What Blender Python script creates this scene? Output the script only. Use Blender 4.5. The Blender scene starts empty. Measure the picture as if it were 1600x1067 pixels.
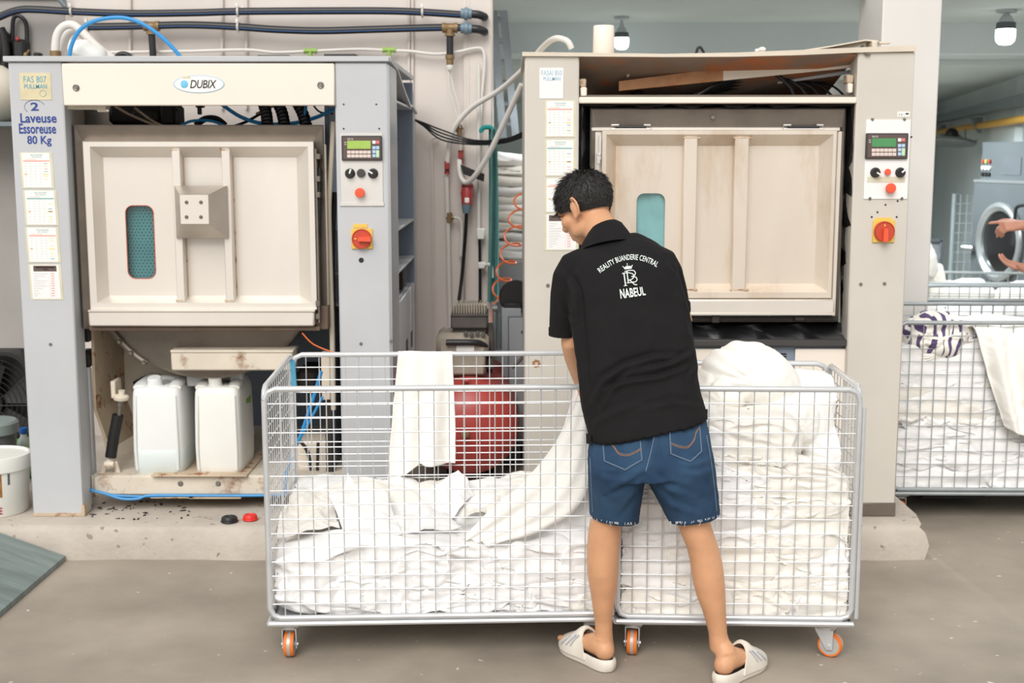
import bpy, bmesh, math, random
import numpy as np
from mathutils import Vector, Matrix, Euler
from mathutils.bvhtree import BVHTree
from mathutils.geometry import tessellate_polygon

S = bpy.context.scene
COL = S.collection
PI = math.pi

# ------------------------------------------------------------------ camera, sky, light, exposure
H, FPX, TH = 1.66, 2000.0, math.radians(8.3)      # eye height, focal length in pixels of a 1600 wide frame, tilt down
cam_d = bpy.data.cameras.new('camera')
cam = bpy.data.objects.new('camera', cam_d); COL.objects.link(cam)
cam.location = (0, 0, H); cam.rotation_euler = (PI/2 - TH, 0, 0)
cam_d.sensor_fit = 'HORIZONTAL'; cam_d.sensor_width = 36.0; cam_d.lens = 36.0*FPX/1600
cam_d.clip_start = .05; cam_d.clip_end = 100
cam_d.dof.use_dof = True; cam_d.dof.focus_distance = 4.2; cam_d.dof.aperture_fstop = 4.0
S.camera = cam
S.view_settings.view_transform = 'Standard'; S.view_settings.look = 'None'
S.view_settings.gamma = 1.0; S.view_settings.use_curve_mapping = False
S.view_settings.exposure = 0.0

W = bpy.data.worlds.new('open_sky'); S.world = W; W.use_nodes = True
bg = W.node_tree.nodes['Background']
bg.inputs[0].default_value = (1.0, 0.985, 0.96, 1); bg.inputs[1].default_value = 0.80

sun_d = bpy.data.lights.new('veiled_sun', 'SUN'); sun_d.energy = 2.5; sun_d.angle = math.radians(40)
sun_d.color = (1, .975, .94)
sun = bpy.data.objects.new('veiled_sun', sun_d); COL.objects.link(sun)
sun.rotation_euler = Euler((math.radians(50), 0, math.radians(-14)), 'XYZ')

# ------------------------------------------------------------------ helpers
CT, ST = math.cos(TH), math.sin(TH)
def ray(px, py):
    u, v = (px-800)/FPX, (533.5-py)/FPX
    return Vector((u, CT + v*ST, -ST + v*CT))
def V(px, py, Y):                                   # the point of the room seen at a pixel, on the plane y = Y
    d = ray(px, py); t = Y/d.y
    return Vector((d.x*t, Y, H + d.z*t))
def G(px, py, Z=0.0):                               # the same on a level plane
    d = ray(px, py); t = (Z-H)/d.z
    return Vector((d.x*t, d.y*t, Z))
def lerp(a, b, t): return a + (b-a)*t

def lin(c):
    c = c/255.0
    return c/12.92 if c <= .04045 else ((c+.055)/1.055)**2.4
def rgb(c): return (lin(c[0]), lin(c[1]), lin(c[2]), 1)

MATS = {}
def mat(name, col, rough=.55, metal=0.0, var=.08, scale=6.0, bump=0.0, bscale=60.0, rust=0.0, rustcol=(120, 72, 40), rscale=5.0, rsoft=.12,
        stretch=(1, 1, 1), emit=0.0, spec=.5, speck=0.0, speckcol=(200, 195, 185), trans=0.0, sheen=0.0, alpha=1.0, col2=None, sss=0.0):
    m = bpy.data.materials.new(name); m.use_nodes = True; MATS[name] = m
    nt = m.node_tree; N = nt.nodes; L = nt.links
    b = N['Principled BSDF']
    b.inputs['Roughness'].default_value = rough; b.inputs['Metallic'].default_value = metal
    b.inputs['Specular IOR Level'].default_value = spec
    if trans: b.inputs['Transmission Weight'].default_value = trans
    if sheen: b.inputs['Sheen Weight'].default_value = sheen
    if alpha < 1: b.inputs['Alpha'].default_value = alpha
    if sss:
        b.inputs['Subsurface Weight'].default_value = sss; b.inputs['Subsurface Radius'].default_value = (.012, .005, .003)
    tc = N.new('ShaderNodeTexCoord'); mp = N.new('ShaderNodeMapping'); mp.inputs['Scale'].default_value = stretch
    L.new(tc.outputs['Object'], mp.inputs['Vector'])
    def noise(sc, det=5, rg=.55):
        n = N.new('ShaderNodeTexNoise'); n.inputs['Scale'].default_value = sc; n.inputs['Detail'].default_value = det
        n.inputs['Roughness'].default_value = rg; L.new(mp.outputs[0], n.inputs['Vector']); return n
    def ramp(src, lo, hi):
        r = N.new('ShaderNodeMapRange'); r.inputs[1].default_value = lo; r.inputs[2].default_value = hi
        L.new(src, r.inputs[0]); return r.outputs[0]
    def mix(fac, a, c):
        x = N.new('ShaderNodeMix'); x.data_type = 'RGBA'
        if hasattr(fac, 'is_linked') or not isinstance(fac, (int, float)): L.new(fac, x.inputs[0])
        else: x.inputs[0].default_value = fac
        for k, q in ((6, a), (7, c)):
            if isinstance(q, tuple): x.inputs[k].default_value = q
            else: L.new(q, x.inputs[k])
        return x.outputs[2]
    base = rgb(col)
    c2 = rgb(col2) if col2 else tuple(max(0, k*(1-var*2)) for k in base[:3]) + (1,)
    out = mix(ramp(noise(scale).outputs[0], .3, .72), base, c2) if (var or col2) else base
    if speck:
        n = noise(26, 2, .4); out = mix(ramp(n.outputs[0], .74-speck*.2, .77-speck*.2), out, rgb(speckcol))
    if rust:
        n = noise(rscale, 9, .68); out = mix(ramp(n.outputs[0], .72-rust*.4, .72-rust*.4+rsoft), out, rgb(rustcol))
    if isinstance(out, tuple): b.inputs['Base Color'].default_value = out
    else: L.new(out, b.inputs['Base Color'])
    if bump:
        bp = N.new('ShaderNodeBump'); bp.inputs['Strength'].default_value = bump; bp.inputs['Distance'].default_value = .004
        L.new(noise(bscale, 4).outputs[0], bp.inputs['Height']); L.new(bp.outputs[0], b.inputs['Normal'])
    if emit:
        b.inputs['Emission Color'].default_value = base; b.inputs['Emission Strength'].default_value = emit
    return m

def nrm(v):
    v = Vector(v); return v.normalized()
def frame(d):
    d = nrm(d); u = Vector((0, 0, 1)) if abs(d.z) < .92 else Vector((1, 0, 0))
    a = d.cross(u).normalized(); return a, a.cross(d).normalized()
def smoothpath(pts, n=6):
    pts = [Vector(p) for p in pts]
    if len(pts) < 3: return pts
    out = []
    for i in range(len(pts)-1):
        p0 = pts[max(i-1, 0)]; p1 = pts[i]; p2 = pts[i+1]; p3 = pts[min(i+2, len(pts)-1)]
        for k in range(n):
            t = k/n
            out.append(.5*((2*p1)+(p2-p0)*t+(2*p0-5*p1+4*p2-p3)*t*t+(3*p1-p0-3*p2+p3)*t**3))
    out.append(pts[-1]); return out

class MB:
    def __init__(s): s.v = []; s.f = []; s.m = []; s.cur = 0
    def add(s, vs, fs):
        o = len(s.v); s.v += [tuple(v) for v in vs]; s.f += [tuple(i+o for i in f) for f in fs]; s.m += [s.cur]*len(fs); return s
    def mi(s, i): s.cur = i; return s
    def box(s, x0, x1, y0, y1, z0, z1, b=.004, M=None):
        hx, hy, hz = abs(x1-x0)/2, abs(y1-y0)/2, abs(z1-z0)/2
        c = Vector(((x0+x1)/2, (y0+y1)/2, (z0+z1)/2)); b = min(b, hx*.45, hy*.45, hz*.45)
        vs = []; ix = {}
        for sx in (-1, 1):
            for sy in (-1, 1):
                for sz in (-1, 1):
                    for a in range(3):
                        p = [sx*(hx-b), sy*(hy-b), sz*(hz-b)]; p[a] = (sx*hx, sy*hy, sz*hz)[a]
                        ix[(sx, sy, sz, a)] = len(vs); q = Vector(p)
                        vs.append((M @ (q + c)) if M else q + c)
        fs = []
        for a in range(3):
            e, g = [k for k in range(3) if k != a]
            for sg in (-1, 1):
                def key(se, sgg):
                    t = [0, 0, 0]; t[a] = sg; t[e] = se; t[g] = sgg; return (t[0], t[1], t[2], a)
                fs.append([ix[key(-1, -1)], ix[key(1, -1)], ix[key(1, 1)], ix[key(-1, 1)]])
            for sa in (-1, 1):
                for sb in (-1, 1):
                    def k2(se, ax):
                        t = [0, 0, 0]; t[a] = se; t[e] = sa; t[g] = sb; return (t[0], t[1], t[2], ax)
                    fs.append([ix[k2(-1, e)], ix[k2(1, e)], ix[k2(1, g)], ix[k2(-1, g)]])
        for sx in (-1, 1):
            for sy in (-1, 1):
                for sz in (-1, 1): fs.append([ix[(sx, sy, sz, a)] for a in range(3)])
        return s.add(vs, fs)
    def pbox(s, x0, y0, x1, y1, Yf, Yb, b=.004):      # a box whose front face, at depth Yf, spans that stretch of the view
        ym, xm = (y0+y1)/2, (x0+x1)/2
        return s.box(V(x0, ym, Yf).x, V(x1, ym, Yf).x, Yf, Yb, V(xm, y1, Yf).z, V(xm, y0, Yf).z, b)
    def loft(s, rings, cap=True, closed=True):
        n = len(rings[0]); o = len(s.v); vs = [p for r in rings for p in r]; fs = []
        for i in range(len(rings)-1):
            for j in range(n if closed else n-1):
                k = (j+1) % n; fs.append((i*n+j, i*n+k, (i+1)*n+k, (i+1)*n+j))
        if cap: fs.append(tuple(range(n))[::-1]); fs.append(tuple((len(rings)-1)*n+j for j in range(n)))
        return s.add(vs, fs)
    def tube(s, pts, r, n=8, smooth=0, cap=True, flat=1.0):
        if smooth and len(pts) > 2:
            m = len(pts); P = smoothpath(pts, smooth)
            if isinstance(r, (list, tuple)):
                r = [lerp(r[min(int(i/smooth), m-1)], r[min(int(i/smooth)+1, m-1)], (i % smooth)/smooth) for i in range(len(P))]
        else: P = [Vector(p) for p in pts]
        if not isinstance(r, (list, tuple)): r = [r]*len(P)
        rings = []; a = None
        for i, p in enumerate(P):
            d = nrm(P[min(i+1, len(P)-1)] - P[max(i-1, 0)])
            if a is None: a, bb = frame(d)
            else: a = (a - d*a.dot(d)).normalized(); bb = a.cross(d).normalized()
            rings.append([p + (a*math.cos(2*PI*j/n) + bb*math.sin(2*PI*j/n)*flat)*r[i] for j in range(n)])
        return s.loft(rings, cap)
    def cyl(s, p0, p1, r0, r1=None, n=20, bev=0):
        r1 = r0 if r1 is None else r1; p0, p1 = Vector(p0), Vector(p1); d = nrm(p1-p0)
        if bev: return s.tube([p0, p0+d*bev*.01, p0+d*bev, p1-d*bev, p1-d*bev*.01, p1], [r0-bev, r0-bev*.6, r0, r1, r1-bev*.6, r1-bev], n)
        return s.tube([p0, p1], [r0, r1], n)
    def lathe(s, prof, c, axis=(0, 0, 1), n=28, cap=True):
        a, b = frame(axis); d = nrm(axis); c = Vector(c)
        return s.loft([[c + d*h + (a*math.cos(2*PI*j/n)+b*math.sin(2*PI*j/n))*max(r, 1e-4) for j in range(n)] for r, h in prof], cap)
    def ell(s, c, r, n=20, m=12, M=None, e=1.0):
        c = Vector(c); rings = []
        for i in range(m+1):
            t = -PI/2 + PI*i/m; t = max(min(t, PI/2-.02), -PI/2+.02)
            ring = []
            for j in range(n):
                p = Vector((math.cos(t)*math.cos(2*PI*j/n), math.cos(t)*math.sin(2*PI*j/n), math.sin(t)))
                p = Vector([math.copysign(abs(k)**e, k) for k in p]); p = Vector((p.x*r[0], p.y*r[1], p.z*r[2]))
                ring.append(c + (M @ p if M else p))
            rings.append(ring)
        return s.loft(rings, True)
    def poly(s, loops, y0, y1, fn=None):              # a slab in x,z with holes, between y0 and y1
        fn = fn or (lambda p, y: Vector((p[0], y, p[1])))
        flat = [p for l in loops for p in l]; n = len(flat)
        tri = tessellate_polygon([[Vector((p[0], p[1], 0)) for p in l] for l in loops])
        vs = [fn(p, y0) for p in flat] + [fn(p, y1) for p in flat]
        fs = [tuple(t) for t in tri] + [tuple(i+n for i in t[::-1]) for t in tri]; o = 0
        for l in loops:
            m = len(l)
            for j in range(m): k = (j+1) % m; fs.append((o+j, o+k, o+k+n, o+j+n))
            o += m
        return s.add(vs, fs)
    def grid(s, fn, nu, nv):
        vs = [fn(i/(nu-1), j/(nv-1)) for j in range(nv) for i in range(nu)]
        return s.add(vs, [(j*nu+i, j*nu+i+1, (j+1)*nu+i+1, (j+1)*nu+i) for j in range(nv-1) for i in range(nu-1)])

def rrect(x0, x1, z0, z1, r, n=6):
    out = []
    for cx, cz, a0 in ((x1-r, z1-r, 0), (x0+r, z1-r, 90), (x0+r, z0+r, 180), (x1-r, z0+r, 270)):
        for k in range(n+1):
            a = math.radians(a0 + 90*k/n); out.append((cx+r*math.cos(a), cz+r*math.sin(a)))
    return out

WORLD = {}
def make(name, mb, m, origin, sharp=38, recalc=True):
    me = bpy.data.meshes.new(name); o3 = Vector(origin)
    va = np.array(mb.v, dtype=float) - np.array(o3)
    me.from_pydata(va.tolist(), [], mb.f)
    ms = m if isinstance(m, (list, tuple)) else [m]
    for x in ms: me.materials.append(MATS[x])
    if len(ms) > 1: me.polygons.foreach_set('material_index', mb.m)
    bm = bmesh.new(); bm.from_mesh(me)
    if recalc: bmesh.ops.recalc_face_normals(bm, faces=bm.faces)
    lim = math.radians(sharp)
    for f in bm.faces: f.smooth = True
    for e in bm.edges:
        if len(e.link_faces) == 2 and e.calc_face_angle(0) > lim: e.smooth = False
    bm.to_mesh(me); bm.free()
    o = bpy.data.objects.new(name, me); COL.objects.link(o); return o
def tag(o, label=None, cat=None, group=None, kind=None):
    if label: o['label'] = label
    if cat: o['category'] = cat
    if group: o['group'] = group
    if kind: o['kind'] = kind
    return o
def thing(name, label, cat, loc, group=None):
    o = bpy.data.objects.new(name, None); COL.objects.link(o); o.location = loc; o.empty_display_size = .1
    WORLD[o.name] = Vector(loc); return tag(o, label, cat, group)
def part(name, mb, m, parent, label=None, sharp=38, kind=None):
    w = WORLD[parent.name]; o = make(name, mb, m, w, sharp); o.parent = parent; WORLD[o.name] = w
    if label: o['label'] = label
    if kind: o['kind'] = kind
    return o
def single(name, mb, m, label, cat, group=None, kind=None, sharp=38):
    a = np.array(mb.v); lo, hi = a.min(0), a.max(0); c = ((lo[0]+hi[0])/2, (lo[1]+hi[1])/2, lo[2])
    o = make(name, mb, m, c, sharp); o.location = c; WORLD[o.name] = Vector(c); return tag(o, label, cat, group, kind)
def struct(name, mb, m, parent=None):
    if parent: return part(name, mb, m, parent)
    o = make(name, mb, m, (0, 0, 0)); WORLD[o.name] = Vector((0, 0, 0)); o['kind'] = 'structure'; return o
def copy_tree(o, parent=None):
    c = o.copy(); COL.objects.link(c)
    if parent: c.parent = parent
    for ch in list(o.children): copy_tree(ch, c)
    return c

# lettering -> flat triangles, x to the right, y up, box scaled to 0..1
def glyphs(txt, bold=0.0, shear=0.0, space=1.0):
    cu = bpy.data.curves.new('lettering', 'FONT'); cu.body = txt; cu.offset = bold; cu.shear = shear; cu.space_character = space
    cu.resolution_u = 3; cu.fill_mode = 'FRONT'
    ob = bpy.data.objects.new('lettering', cu); COL.objects.link(ob)
    me = bpy.data.meshes.new_from_object(ob.evaluated_get(bpy.context.evaluated_depsgraph_get()))
    vs = np.array([v.co[:2] for v in me.vertices]); fs = [tuple(p.vertices) for p in me.polygons]
    bpy.data.objects.remove(ob); bpy.data.curves.remove(cu); bpy.data.meshes.remove(me)
    lo, hi = vs.min(0), vs.max(0); return (vs-lo)/(hi-lo), fs, (hi-lo)
def text_px(mb, txt, x0, y0, x1, y1, Y, bold=0.0, shear=0.0, space=1.0, slope=0.0):
    vs, fs, _ = glyphs(txt, bold, shear, space)
    a, b = V(x0, y1, Y), V(x1, y0, Y)
    return mb.add([(lerp(a.x, b.x, v[0]), Y, lerp(a.z, b.z, v[1]) + slope*(v[0]-.5)*(b.x-a.x)) for v in vs], fs)

# vectorised gradient noise
_rs = np.random.RandomState(7); _GT = _rs.normal(size=(512, 3)); _GT /= np.linalg.norm(_GT, axis=1)[:, None]; _PT = np.concatenate([_rs.permutation(512)]*3)
def pnoise(p):
    i = np.floor(p).astype(int); f = p - i; i &= 511; u = f*f*f*(f*(f*6-15)+10); out = 0
    for dx in (0, 1):
        for dy in (0, 1):
            for dz in (0, 1):
                h = _PT[(_PT[(_PT[(i[:, 0]+dx) & 511] + i[:, 1]+dy) & 511] + i[:, 2]+dz) & 511]
                g = _GT[h]; d = g[:, 0]*(f[:, 0]-dx)+g[:, 1]*(f[:, 1]-dy)+g[:, 2]*(f[:, 2]-dz)
                w = (u[:, 0] if dx else 1-u[:, 0])*(u[:, 1] if dy else 1-u[:, 1])*(u[:, 2] if dz else 1-u[:, 2]); out = out + w*d
    return out
def crumple(p, seed, freq=6.0, octs=3):               # creased like pressed cloth, about -1..1
    p = p*freq + np.array([seed*7.13, seed*3.77, seed*1.91]); 
    w = np.stack([pnoise(p*.7+11), pnoise(p*.7+37), pnoise(p*.7+71)], 1); p = p + 1.1*w
    out = 0; a = 1.0
    for k in range(octs):
        n = np.abs(pnoise(p*(2.0**k)+k*17.3))*2.2
        out = out + a*(n if k % 2 == 0 else (.7-n)); a *= .5
    return out - .45
# ------------------------------------------------------------------ materials
mat('concrete_floor', (170, 159, 145), .58, var=.2, scale=1.9, bump=.25, bscale=30, speck=.05, speckcol=(206, 200, 190), rust=.12, rustcol=(120, 109, 98), rscale=1.7, rsoft=.3)
mat('plinth_concrete', (200, 190, 178), .8, var=.12, scale=5, bump=.8, bscale=45, speck=.3, speckcol=(150, 138, 124), rust=.12, rustcol=(170, 156, 140), rscale=9, rsoft=.25)
mat('wall_paint', (222, 213, 206), .75, var=.05, scale=2, bump=.15, bscale=14, rust=.03, rustcol=(178, 168, 160), rscale=3, rsoft=.3)
mat('wall_grey', (168, 164, 160), .8, var=.08, scale=2.5, bump=.15, bscale=14)
mat('back_wall_paint', (212, 222, 222), .7, var=.05, scale=1.5)
mat('ceiling_paint', (206, 214, 210), .8, var=.06, scale=1.2, rust=.02, rustcol=(170, 172, 164), rscale=4)
mat('beam_paint', (214, 222, 222), .7, var=.03, scale=2)
mat('pillar_paint', (222, 218, 214), .7, var=.04, scale=2)
mat('ramp_paint', (136, 150, 148), .6, var=.2, scale=6, stretch=(.6, 4, 1), bump=.4, bscale=20, rust=.24, rustcol=(104, 104, 96), rscale=5)

# ------------------------------------------------------------------ the setting
YB, YW = 5.26, 6.85                                   # fronts of the washers; the pale wall behind them
mb = MB(); mb.grid(lambda u, v: (lerp(-9, 14, u), lerp(-5, 20, v), 0), 12, 12); struct('floor', mb, 'concrete_floor')
def plinth_y(x): return 5.115
mb = MB()
def plp(u, v):
    x = lerp(-4.2, 1.705, u); n = .006*math.sin(x*7.3)+.004*math.sin(x*19+1)
    prof = [(5.115+n, -.02), (5.112+n, .06), (5.115+n*.6, .115), (5.128, .136), (5.15, .143), (5.3, .143), (8, .143)]
    y, z = prof[int(round(v*6))]; x2 = x if u < .98 else x + (.02*math.sin(v*9))
    return (x2, y, z)
mb.grid(plp, 90, 7)
e = [mb.v[k*90+89] for k in range(7)]; mb.add(e + [(1.705, 8, -.02)], [tuple(range(8))])
struct('trim_1', mb, 'plinth_concrete')
mb = MB(); mb.box(-2.33, -.245, YW, YW+.16, .1, 4, .004)
struct('wall_back', mb, 'wall_paint')
mb = MB(); mb.box(-5, -2.332, 6.88, 7.0, .1, 4, .004); struct('wall_left', mb, 'wall_grey')
mb = MB(); mb.box(-.26, -.1, YW-.02, 7.1, .1, 4, .012); struct('wall_end', mb, 'wall_paint')
# pillar right of the second washer
a, b = V(1372, 200, 6.55), V(1460, 200, 6.55)
mb = MB(); mb.box(a.x, b.x+.01, 6.55, 7.0, 0, 3, .006); struct('pillar', mb, 'pillar_paint')
# ceiling, beam, far walls
mb = MB(); mb.box(-9, 14, 6.86, 8.2, 2.465, 2.6, .002); struct('ceiling', mb, 'ceiling_paint')
mb = MB(); mb.box(-5, 9, 8.1, 8.45, 2.27, 2.7, .01); struct('trim_2', mb, 'beam_paint')
mb = MB(); mb.box(-9, 14, 8.45, 20, 2.23, 2.4, .002); struct('ceiling_rear', mb, 'ceiling_paint')
mb = MB(); mb.box(-6, 4.9, 14.5, 14.7, 0, 2.4, .002); struct('wall_rear', mb, 'back_wall_paint')
# slanting right hand wall of the far room: from the rear corner towards the viewer's right
A, B = Vector((4.75, 14.5)), Vector((3.6, 9.0)); d2 = (B-A).normalized(); n2 = Vector((d2.y, -d2.x))
def onwall(s, off, z): p = A + d2*s - n2*off*-1; return Vector((p.x, p.y, z))
NW = Vector((-d2.y, d2.x)); NW = -NW if NW.x > 0 else NW      # points into the room
def WP(s, off, z): p = A + d2*s + NW*off; return Vector((p.x, p.y, z))
mb = MB(); p = [WP(-.1, 0, 0), WP(5.3, 0, 0), WP(5.3, -.2, 0), WP(-.1, -.2, 0)]
mb.loft([[(q.x, q.y, 0) for q in p], [(q.x, q.y, 2.4) for q in p]]); struct('wall_right', mb, 'back_wall_paint')
mb = MB(); mb.box(4.9, 5.05, 4.6, 9.36, 0, 2.6, .002); struct('wall_side_added', mb, 'back_wall_paint')  # unseen wall added to keep side daylight off the far room
mb = MB(); mb.box(3.68, 7.5, 9.36, 9.5, 0, 2.4, .002); struct('wall_return', mb, 'back_wall_paint')
# outdoor ground in front of the shop is the same slab; a lintel over the wide shop opening, out of view
mb = MB()
r0, r1, r2, r3 = G(105, 877, 0), G(-14, 977, 0), Vector((-2.75, 4.35, .34)), Vector((-2.75, 5.1, .34))
r0 = Vector((-1.845, 5.1, 0)); r1 = Vector((-1.86, 4.2, 0))
q = [r1, r0, r3, r2]; mb.loft([[x+Vector((0, 0, .002)) for x in q], [x+Vector((0, 0, .022)) for x in q]])
single('ramp', mb, 'ramp_paint', 'worn grey-green painted board ramp leaning beside the concrete plinth', 'ramp')
# ------------------------------------------------------------------ washers
mat('grey_paint', (194, 196, 199), .42, var=.04, scale=3, bump=.06, bscale=8, rust=.02, rustcol=(160, 138, 118), rscale=14, rsoft=.04)
mat('warm_grey_paint', (208, 202, 192), .45, var=.04, scale=3, rust=.015, rustcol=(165, 140, 116), rscale=11, rsoft=.05)
mat('cream_paint', (240, 230, 217), .45, var=.03, scale=2, rust=.02, rustcol=(170, 110, 60), rscale=6, rsoft=.03)
mat('stain_cream', (226, 214, 196), .5, var=.08, scale=5, rust=.22, rustcol=(140, 92, 58), rscale=6, rsoft=.12)
mat('stained_steel', (234, 222, 207), .38, metal=.5, var=.06, scale=3, stretch=(1, 1, .3), rust=.5, rustcol=(188, 150, 106), rscale=3.4, rsoft=.35)
mat('rusty_cream', (222, 211, 194), .6, var=.08, scale=6, rust=.42, rustcol=(138, 98, 66), rscale=7, rsoft=.14)
mat('rusty_liner', (160, 140, 124), .7, var=.15, scale=5, rust=.62, rustcol=(206, 112, 46), rscale=3.5, rsoft=.22)
mat('boss_steel', (186, 178, 168), .4, metal=.6, var=.1, scale=6)
mat('brushed_steel', (233, 226, 217), .44, metal=.5, var=.05, scale=3, stretch=(1, 1, .4), rust=.1, rustcol=(176, 142, 104), rscale=3.2, rsoft=.4)
mat('bright_steel', (228, 225, 220), .36, metal=.4, var=.06, scale=4)
mat('dull_steel', (140, 130, 120), .4, metal=.7, var=.16, scale=5, rust=.2, rustcol=(104, 86, 70), rscale=5, rsoft=.3)
mat('bare_aluminium', (196, 200, 206), .32, metal=.7, var=.05, scale=8)
mat('rust_steel', (186, 136, 96), .75, var=.16, scale=10, bump=.6, bscale=60, rust=.55, rustcol=(150, 74, 26), rscale=7, rsoft=.2)
mat('rust_edge', (206, 186, 160), .7, var=.1, scale=10, rust=.42, rustcol=(146, 84, 40), rscale=16, rsoft=.08)
mat('dark_stain', (112, 92, 78), .6, var=.2, scale=12, rust=.3, rustcol=(140, 88, 52), rscale=12)
mat('black_rubber', (26, 26, 28), .38, var=.2, scale=10, bump=.6, bscale=18)
mat('black_plastic', (30, 29, 30), .45, var=.1, scale=10)
mat('dark_grime', (52, 46, 42), .7, var=.25, scale=9, rust=.15, rustcol=(92, 62, 42), rscale=8)
mat('charcoal', (66, 64, 64), .5, var=.05)
mat('slate_interior', (130, 142, 158), .5, var=.05, scale=3)
mat('sheet_paper', (242, 240, 238), .55, var=.02)
mat('plastic_sleeve', (222, 216, 190), .25, var=.08, scale=14)
mat('card_yellow', (226, 214, 176), .7, var=.1, scale=14)
mat('ink_blue', (44, 70, 150), .6, var=.12, scale=30)
mat('ink_teal', (78, 160, 186), .6, var=0)
mat('ink_pale_blue', (140, 186, 214), .6, var=0)
mat('ink_grey', (208, 208, 208), .7, var=0)
mat('ink_red', (238, 164, 150), .7, var=0)
mat('ink_orange', (244, 218, 160), .7, var=0)
mat('ink_green', (120, 176, 172), .7, var=0)
mat('ink_brown', (96, 80, 76), .7, var=0)
mat('ink_black', (34, 32, 34), .6, var=0)
mat('logo_white', (246, 243, 236), .4, var=0)
mat('droplet_blue', (70, 170, 220), .35, col2=(150, 214, 240), scale=40)
mat('lcd_green', (168, 200, 96), .3, var=.06, scale=30)
mat('lcd_dark_green', (84, 150, 96), .3, var=.06, scale=30)
mat('key_pink', (226, 208, 200), .5, var=0)
mat('key_blue', (176, 206, 236), .5, var=0)
mat('key_red', (226, 120, 124), .5, var=0)
mat('key_green', (190, 222, 190), .5, var=0)
mat('button_red', (240, 92, 62), .35, var=.02)
mat('switch_red', (200, 76, 52), .38, var=.06, scale=40)
mat('switch_yellow', (240, 196, 90), .45, var=.05)
mat('screw_steel', (150, 145, 138), .35, metal=.7, var=.1, scale=60)
mat('teal_drum', (128, 172, 176), .35, var=.14, scale=12)
mat('teal_drum_hole', (26, 56, 66), .5, var=0)
mat('window_teal', (226, 238, 240), .2, var=.12, scale=9)
mat('blue_tube', (46, 144, 208), .35, var=.04)
mat('orange_tube', (226, 110, 56), .4, var=.05)
mat('white_hose', (226, 222, 216), .5, var=.04)
mat('beige_pipe', (206, 194, 176), .5, var=.08)
mat('terminal_blue', (52, 120, 190), .5, var=0)
def glass_mat(name, tint, fac=.1):
    m = bpy.data.materials.new(name); m.use_nodes = True; MATS[name] = m; nt = m.node_tree; N = nt.nodes; L = nt.links
    N.remove(N['Principled BSDF']); t = N.new('ShaderNodeBsdfTransparent'); t.inputs[0].default_value = rgb(tint)
    g = N.new('ShaderNodeBsdfGlossy'); g.inputs['Roughness'].default_value = .06; x = N.new('ShaderNodeMixShader'); x.inputs[0].default_value = fac
    L.new(t.outputs[0], x.inputs[1]); L.new(g.outputs[0], x.inputs[2]); L.new(x.outputs[0], N['Material Output'].inputs[0])
glass_mat('pane_glass', (226, 242, 242), .06)

def screw(root, px, py, Y, r=.009, name='screw', m='screw_steel'):
    c = V(px, py, Y); mb = MB(); mb.lathe([(r, 0), (r, .002), (r*.7, .005), (r*.35, .005), (r*.3, .003), (0, .003)], c, (0, -1, 0), 14)
    return part(name, mb, m, root)
def hole(root, px, py, Y, r=.006):
    mb = MB(); mb.lathe([(r, 0), (r, .0015), (r*.7, .0016), (0, .001)], V(px, py, Y), (0, -1, 0), 14); return part('hole', mb, 'ink_black', root)
def knob(root, px, py, Y, m='black_plastic', r=.018, ang=40):
    c = V(px, py, Y); mb = MB()
    mb.lathe([(r*1.15, 0), (r*1.15, .004), (r, .005), (r*.92, .02), (r*.8, .023), (0, .023)], c, (0, -1, 0), 20)
    o = part('selector_knob', mb, m, root)
    a = math.radians(ang); d = Vector((math.cos(a), 0, math.sin(a))); p = c + Vector((0, -.024, 0)); mb = MB(); mb.tube([p, p+d*r*1.05], r*.2, 6)
    part('pointer', mb, 'logo_white', o); return o
def lamp_button(root, px, py, Y, m, r, h, name='push_button'):
    mb = MB(); mb.lathe([(r*.75, 0), (r*.75, h*.5), (r, h*.55), (r*1.02, h*.85), (r*.9, h), (0, h*1.04)], V(px, py, Y), (0, -1, 0), 24); return part(name, mb, m, root)
def isolator(root, x0, y0, x1, y1, Y, horizontal, strip):
    mb = MB(); mb.pbox(x0, y0, x1, y1, Y-.008, Y, .003)
    if strip: mb.pbox(*strip, Y-.003, Y, .001)
    o = part('main_switch', mb, 'switch_yellow', root); cx, cy = (x0+x1)/2, (y0+y1)/2; c = V(cx, cy, Y-.008); r = (V(x1, cy, Y).x - V(x0, cy, Y).x)*.47
    mb = MB(); mb.lathe([(r, 0), (r*1.0, .012), (r*.94, .016), (r*.88, .012), (0, .012)], c, (0, -1, 0), 30)
    d = Vector((1, 0, 0)) if horizontal else Vector((.02, 0, -1)); q = c + Vector((0, -.022, 0)); e = d.cross(Vector((0, 1, 0)))
    k = part('rotary_handle', mb, 'switch_red', o)
    mb = MB()
    mb.loft([[q - d*r*.3 + e*r*.2 + Vector((0, w, 0)), q + d*r*.95 + e*r*.24 + Vector((0, w, 0)), q + d*r*.95 - e*r*.24 + Vector((0, w, 0)), q - d*r*.3 - e*r*.2 + Vector((0, w, 0))] for w in (.01, -.012)])
    part('grip', mb, 'button_red', o)
    mb = MB(); mb.tube([q - d*r*.5 + Vector((0, .009, 0)), q - d*r*.72 + Vector((0, .009, 0))], .003, 6); part('index_mark', mb, 'switch_yellow', o)
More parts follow.
